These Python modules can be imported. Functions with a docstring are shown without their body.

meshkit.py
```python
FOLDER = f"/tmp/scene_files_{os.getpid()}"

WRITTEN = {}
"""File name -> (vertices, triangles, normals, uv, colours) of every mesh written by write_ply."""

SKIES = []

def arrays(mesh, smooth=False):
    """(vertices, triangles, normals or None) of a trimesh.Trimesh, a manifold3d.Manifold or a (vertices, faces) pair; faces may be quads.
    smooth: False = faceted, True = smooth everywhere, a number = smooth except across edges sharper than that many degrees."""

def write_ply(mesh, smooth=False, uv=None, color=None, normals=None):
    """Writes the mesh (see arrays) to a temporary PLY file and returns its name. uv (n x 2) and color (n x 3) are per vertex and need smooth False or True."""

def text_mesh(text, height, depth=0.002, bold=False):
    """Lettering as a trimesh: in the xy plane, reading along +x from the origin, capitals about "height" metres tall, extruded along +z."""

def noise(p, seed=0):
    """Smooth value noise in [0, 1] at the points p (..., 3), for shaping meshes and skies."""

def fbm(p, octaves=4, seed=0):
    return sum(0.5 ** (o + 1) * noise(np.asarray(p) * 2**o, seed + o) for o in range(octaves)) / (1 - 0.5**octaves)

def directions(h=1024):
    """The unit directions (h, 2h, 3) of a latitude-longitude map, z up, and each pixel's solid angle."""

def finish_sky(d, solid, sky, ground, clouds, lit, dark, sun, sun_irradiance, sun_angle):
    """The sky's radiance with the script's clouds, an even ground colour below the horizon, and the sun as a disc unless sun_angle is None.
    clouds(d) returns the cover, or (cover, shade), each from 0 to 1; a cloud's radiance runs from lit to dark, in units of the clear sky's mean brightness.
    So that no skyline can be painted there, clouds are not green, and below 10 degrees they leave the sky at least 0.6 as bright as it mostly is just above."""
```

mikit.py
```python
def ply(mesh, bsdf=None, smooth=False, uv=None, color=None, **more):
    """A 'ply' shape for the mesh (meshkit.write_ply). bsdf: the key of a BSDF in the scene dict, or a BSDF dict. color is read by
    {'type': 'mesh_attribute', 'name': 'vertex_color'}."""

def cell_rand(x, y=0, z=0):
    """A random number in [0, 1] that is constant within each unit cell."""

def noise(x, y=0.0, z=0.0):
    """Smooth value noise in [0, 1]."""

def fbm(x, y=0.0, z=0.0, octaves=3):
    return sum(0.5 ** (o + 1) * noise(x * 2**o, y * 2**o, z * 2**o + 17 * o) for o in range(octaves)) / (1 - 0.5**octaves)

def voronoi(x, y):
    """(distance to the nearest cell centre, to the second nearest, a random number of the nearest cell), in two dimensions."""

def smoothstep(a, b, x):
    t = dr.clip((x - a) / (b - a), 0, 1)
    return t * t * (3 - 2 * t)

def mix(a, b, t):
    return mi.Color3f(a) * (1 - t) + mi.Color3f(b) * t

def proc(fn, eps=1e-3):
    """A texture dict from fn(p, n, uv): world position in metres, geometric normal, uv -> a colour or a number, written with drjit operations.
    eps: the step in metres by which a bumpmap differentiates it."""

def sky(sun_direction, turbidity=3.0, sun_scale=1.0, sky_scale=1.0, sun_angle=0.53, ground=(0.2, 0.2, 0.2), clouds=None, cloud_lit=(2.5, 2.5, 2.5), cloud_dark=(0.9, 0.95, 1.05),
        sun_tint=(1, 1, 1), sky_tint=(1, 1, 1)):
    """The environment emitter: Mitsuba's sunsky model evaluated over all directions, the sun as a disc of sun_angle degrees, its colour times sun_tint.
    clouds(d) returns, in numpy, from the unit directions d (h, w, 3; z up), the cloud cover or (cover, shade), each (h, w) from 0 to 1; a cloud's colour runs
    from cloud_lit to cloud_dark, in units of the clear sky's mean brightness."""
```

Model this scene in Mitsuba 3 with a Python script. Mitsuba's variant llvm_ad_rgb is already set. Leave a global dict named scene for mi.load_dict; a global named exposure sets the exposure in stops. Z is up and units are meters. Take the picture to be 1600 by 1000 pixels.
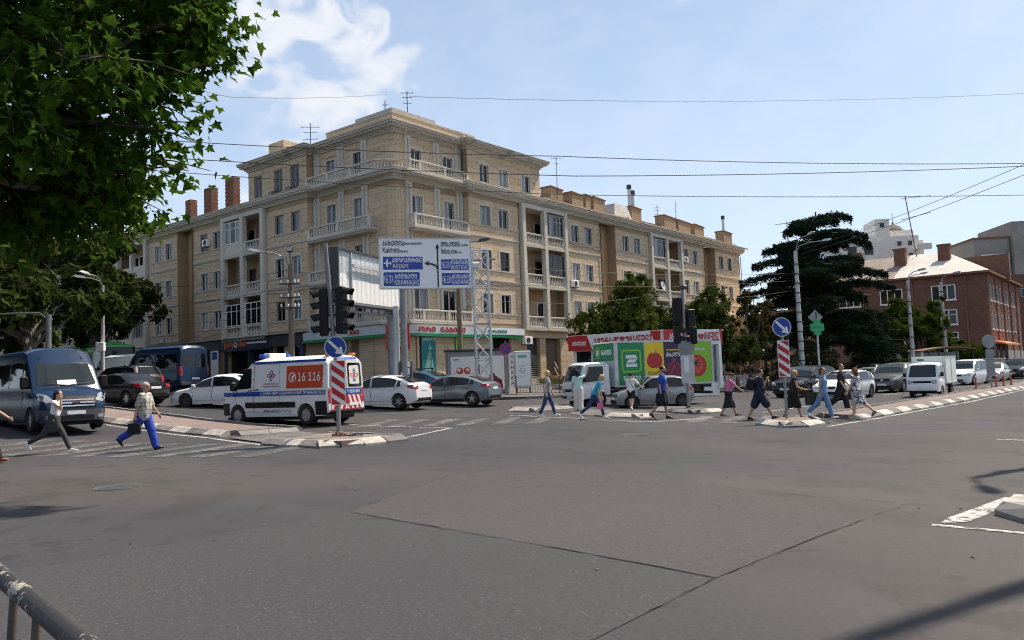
import math, random
import numpy as np, trimesh, drjit as dr, mitsuba as mi, mikit, meshkit, manifold3d as m3
from shapely.geometry import Polygon, MultiPolygon, Point, LineString, box as sbox
from shapely import affinity, union_all
from mikit import proc, noise, fbm, voronoi, cell_rand, smoothstep, mix
T = mi.ScalarTransform4f
V = np.array
scene, labels = {}, {}

# ------------------------------------------------------------------ camera, sky, exposure
CAM_H = 1.55
PITCH, ROLL, FPX = math.radians(3.93), math.radians(2.044), 1260.0
FWD = V([0, math.cos(PITCH), math.sin(PITCH)])
_up0 = V([0, -math.sin(PITCH), math.cos(PITCH)])
UP = _up0 * math.cos(ROLL) + V([1.0, 0, 0]) * math.sin(ROLL)
scene['camera'] = {'type': 'perspective', 'fov': 2 * math.degrees(math.atan(800 / FPX)), 'fov_axis': 'x',
                   'near_clip': 0.05, 'far_clip': 3000.0,
                   'to_world': T().look_at(origin=[0, 0, CAM_H], target=list(V([0, 0, CAM_H]) + FWD), up=list(UP))}
SUN_AZ, SUN_EL = math.radians(35), math.radians(55)
SUN = (math.cos(SUN_EL) * math.cos(SUN_AZ), math.cos(SUN_EL) * math.sin(SUN_AZ), math.sin(SUN_EL))


def cloud_cover(d):
    d = np.asarray(d, float)
    az = np.arctan2(d[..., 0], d[..., 1])
    el = np.arcsin(np.clip(d[..., 2], -1, 1))
    q = np.stack([az * 5.0, el * 9.0, np.zeros_like(az)], -1)
    w = meshkit.fbm(q * 1.3 + 11.7, 3, 5)
    q2 = q + (w[..., None] - .5) * 1.6
    big = meshkit.fbm(q2 * 1.1 + 3.1, 5, 2)
    fine = meshkit.fbm(q2 * 5.0 + 7.7, 5, 9)
    n = big * .62 + fine * .38
    ss = lambda a, b, x: np.clip((x - a) / (b - a), 0, 1) ** 2 * (3 - 2 * np.clip((x - a) / (b - a), 0, 1))
    bank = np.exp(-((az + .21) / .15) ** 4 - ((el - .33) / .17) ** 4)            # the white bank behind the left block
    small = np.exp(-((az - .05) / .075) ** 2 - ((el - .275) / .032) ** 2)
    veil = ss(.30, .52, el) * ss(-.25, .25, az)
    thr = .66 - .30 * bank - .22 * small
    cover = ss(thr, thr + .26, n) * .95
    cover = np.maximum(cover, np.clip(veil * ss(.25, .62, n) * .85, 0, 1))
    cover = np.maximum(cover, .50 - .20 * ss(.05, .55, el) + .35 * (n - .5))              # thin summer haze, denser low over the town
    return cover, np.clip(.35 - .5 * (n - .5), 0, .6)


scene['sky'] = mikit.sky(SUN, turbidity=3.2, sun_tint=(.96, 1.0, 1.07), sun_angle=.8, clouds=cloud_cover, cloud_lit=(2.1, 2.15, 2.25), cloud_dark=(1.45, 1.52, 1.66),
                         sky_tint=(.98, 1.03, .98))
exposure = 2.28

# ------------------------------------------------------------------ helpers
DL = V([-0.77821, 0.62800])     # along the left street (away from the crossing)
DR = V([0.62755, 0.77857])      # along the right street
_used = {}


def uniq(name):
    n = _used.get(name, -1) + 1
    while (name if n == 0 else f'{name}_{n:03d}') in _used and n:
        n += 1
    _used[name] = n
    key = name if n == 0 else f'{name}_{n:03d}'
    _used.setdefault(key, 0)
    return key


def thing(name, label, cat, group=None):
    k = uniq(name)
    labels[k] = {'label': label, 'category': cat}
    if group:
        labels[k]['group'] = group
    return k


def part(root, name, mesh, m, smooth=False, label=None, stuff=False, color=None, uv=None):
    if mesh is None or len(getattr(mesh, 'faces', [1])) == 0:
        return None
    k = uniq(f'{root}__{name}')
    scene[k] = mikit.ply(mesh, 'mat_' + m, smooth=smooth, color=color, uv=uv)
    if label or stuff:
        labels[k] = {}
        if label:
            labels[k]['label'] = label
        if stuff:
            labels[k]['kind'] = 'stuff'
    return k


def single(name, mesh, m, label, cat, group=None, smooth=False):
    k = thing(name, label, cat, group)
    scene[k] = mikit.ply(mesh, 'mat_' + m, smooth=smooth)
    return k


def struct(name, mesh, m, smooth=False, label=None):
    k = uniq(name)
    scene[k] = mikit.ply(mesh, 'mat_' + m, smooth=smooth)
    labels[k] = {'kind': 'structure'}
    if label:
        labels[k]['label'] = label
    return k


def sstep(a, b, x):
    t = np.clip((np.asarray(x, float) - a) / (b - a), 0, 1)
    return t * t * (3 - 2 * t)


def zg(x, y):
    x, y = np.asarray(x, float), np.asarray(y, float)
    u = x * DL[0] + y * DL[1]
    s = lambda t, w: w * np.logaddexp(0, t / w)
    z = .06 * s(u - 23, 1.5) - .035 * s(u - 46, 3) - .23 * sstep(0, 9, x)
    far = sstep(110, 200, np.hypot(x, y))
    return z * (1 - far)


def cat(*ms):
    ms = [m for m in ms if m is not None]
    return trimesh.util.concatenate(ms) if len(ms) > 1 else ms[0]


def tm(v, f):
    v, f = np.asarray(v, float), np.asarray(f, int)
    if f.shape[1] == 4:
        f = np.vstack([f[:, [0, 1, 2]], f[:, [0, 2, 3]]])
    return trimesh.Trimesh(v, f, process=False)


BOXF = V([[0, 3, 2, 1], [4, 5, 6, 7], [0, 1, 5, 4], [1, 2, 6, 5], [2, 3, 7, 6], [3, 0, 4, 7]])


def hexa(b, t):
    """solid from 4 bottom and 4 top corners, both counter-clockwise seen from above"""
    return tm(np.vstack([b, t]), BOXF)


def bx(x0, x1, y0, y1, z0, z1):
    p = V([[x0, y0], [x1, y0], [x1, y1], [x0, y1]], float)
    return hexa(np.c_[p, [z0] * 4], np.c_[p, [z1] * 4])


def rbx(x0, x1, y0, y1, z0, z1, c=.02):
    """box with chamfered edges"""
    c = min(c, .45 * min(x1 - x0, y1 - y0, z1 - z0))
    pts = []
    for dx, dy, dz in ((0, c, c), (c, 0, c), (c, c, 0)):
        for x in (x0 + dx, x1 - dx):
            for y in (y0 + dy, y1 - dy):
                for z in (z0 + dz, z1 - dz):
                    pts.append((x, y, z))
    return hullof(V(pts))


def hullof(pts):
    m = m3.Manifold.hull_points(np.asarray(pts, float)).to_mesh()
    return trimesh.Trimesh(V(m.vert_properties[:, :3], float), V(m.tri_verts, int), process=False)


def tomesh(man):
    m = man.to_mesh()
    return trimesh.Trimesh(V(m.vert_properties[:, :3], float), V(m.tri_verts, int), process=False)


def toman(mesh):
    return m3.Manifold(m3.Mesh(np.asarray(mesh.vertices, np.float32), np.asarray(mesh.faces, np.uint32)))


def frame(t):
    t = t / np.linalg.norm(t)
    a = np.cross(t, [0, 0, 1.0]) if abs(t[2]) < .95 else np.cross(t, [1.0, 0, 0])
    a /= np.linalg.norm(a)
    return a, np.cross(t, a)


def tube(pts, r, n=8, cap=True):
    p = np.asarray(pts, float)
    r = np.broadcast_to(r, (len(p),))
    tg = np.gradient(p, axis=0)
    a, b = frame(tg[0])
    vs = []
    for i in range(len(p)):
        t = tg[i] / np.linalg.norm(tg[i])
        a = a - t * (a @ t)
        a /= np.linalg.norm(a)
        b = np.cross(t, a)
        th = np.arange(n) * 2 * np.pi / n
        vs.append(p[i] + r[i] * (np.cos(th)[:, None] * a + np.sin(th)[:, None] * b))
    v = np.vstack(vs)
    f = []
    for i in range(len(p) - 1):
        for j in range(n):
            k = (j + 1) % n
            f.append([i * n + j, i * n + k, (i + 1) * n + k, (i + 1) * n + j])
    m = tm(v, f)
    if cap:
        extra = []
        for j in range(1, n - 1):
            extra.append([0, j + 1, j])
            o = (len(p) - 1) * n
            extra.append([o, o + j, o + j + 1])
        m = trimesh.Trimesh(m.vertices, np.vstack([m.faces, extra]), process=False)
    return m


def lathe(prof, n=20, axis='z'):
    """profile of (r, z) revolved round z"""
    p = np.asarray(prof, float)
    th = np.arange(n) * 2 * np.pi / n
    v = np.vstack([np.c_[r * np.cos(th), r * np.sin(th), np.full(n, z)] for r, z in p])
    f = []
    for i in range(len(p) - 1):
        for j in range(n):
            k = (j + 1) % n
            f.append([i * n + j, i * n + k, (i + 1) * n + k, (i + 1) * n + j])
    m = tm(v, f)
    if axis == 'y':
        m.vertices = m.vertices[:, [0, 2, 1]] * [1, -1, 1]
    return m


def earcut(poly):
    vs, fs, o = [], [], 0
    for g in getattr(poly, 'geoms', [poly]):
        if g.is_empty or g.area < 1e-7:
            continue
        v, f = trimesh.creation.triangulate_polygon(g, engine='earcut')
        vs.append(v)
        fs.append(np.asarray(f) + o)
        o += len(v)
    if not vs:
        return None, None
    return np.vstack(vs), np.vstack(fs)


def flat(poly, size=None):
    """2-d triangulation, subdivided to edges no longer than size -> (v2, f)"""
    v, f = earcut(poly)
    if v is None:
        return None, None
    v = np.c_[v, np.zeros(len(v))]
    if size:
        v, f = trimesh.remesh.subdivide_to_size(v, f, size, max_iter=12)
    v, f = np.asarray(v)[:, :2], np.asarray(f)
    a = v[f]
    s = (a[:, 1, 0] - a[:, 0, 0]) * (a[:, 2, 1] - a[:, 0, 1]) - (a[:, 2, 0] - a[:, 0, 0]) * (a[:, 1, 1] - a[:, 0, 1])
    f = np.where((s < 0)[:, None], f[:, ::-1], f)
    return v, f


def prism(poly, z0, z1):
    ms = []
    for g in getattr(poly, 'geoms', [poly]):
        m = trimesh.creation.extrude_polygon(g, z1 - z0, engine='earcut')
        m.apply_translation([0, 0, z0])
        ms.append(m)
    return cat(*ms)


def drape(poly, h, size=1.5):
    v, f = flat(poly, size)
    return tm(np.c_[v, zg(v[:, 0], v[:, 1]) + h], f)


def slab(poly, h, size=2.0, down=.25):
    """raised sheet that follows the ground, with its sides"""
    ms = [drape(poly, h, size)]
    for g in getattr(poly, 'geoms', [poly]):
        for ring in [g.exterior] + list(g.interiors):
            c = V(ring.segmentize(size).coords)
            if not ring.is_ccw:
                c = c[::-1]
            z = zg(c[:, 0], c[:, 1])
            n = len(c)
            v = np.vstack([np.c_[c, z + h], np.c_[c, z - down]])
            f = [[i, n + i, n + i + 1, i + 1] for i in range(n - 1)]
            ms.append(tm(v, f))
    return cat(*ms)


def moved(m, M):
    m = m.copy()
    m.apply_transform(M)
    return m


def place(x, y, z=0, deg=0, s=1.0):
    a = math.radians(deg)
    M = np.eye(4)
    M[:2, :2] = [[math.cos(a), -math.sin(a)], [math.sin(a), math.cos(a)]]
    M[:3, :3] *= s
    M[:3, 3] = [x, y, z]
    return M


def axes(o, ex, ey, ez):
    M = np.eye(4)
    M[:3, 0], M[:3, 1], M[:3, 2], M[:3, 3] = ex, ey, ez, o
    return M


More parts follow.
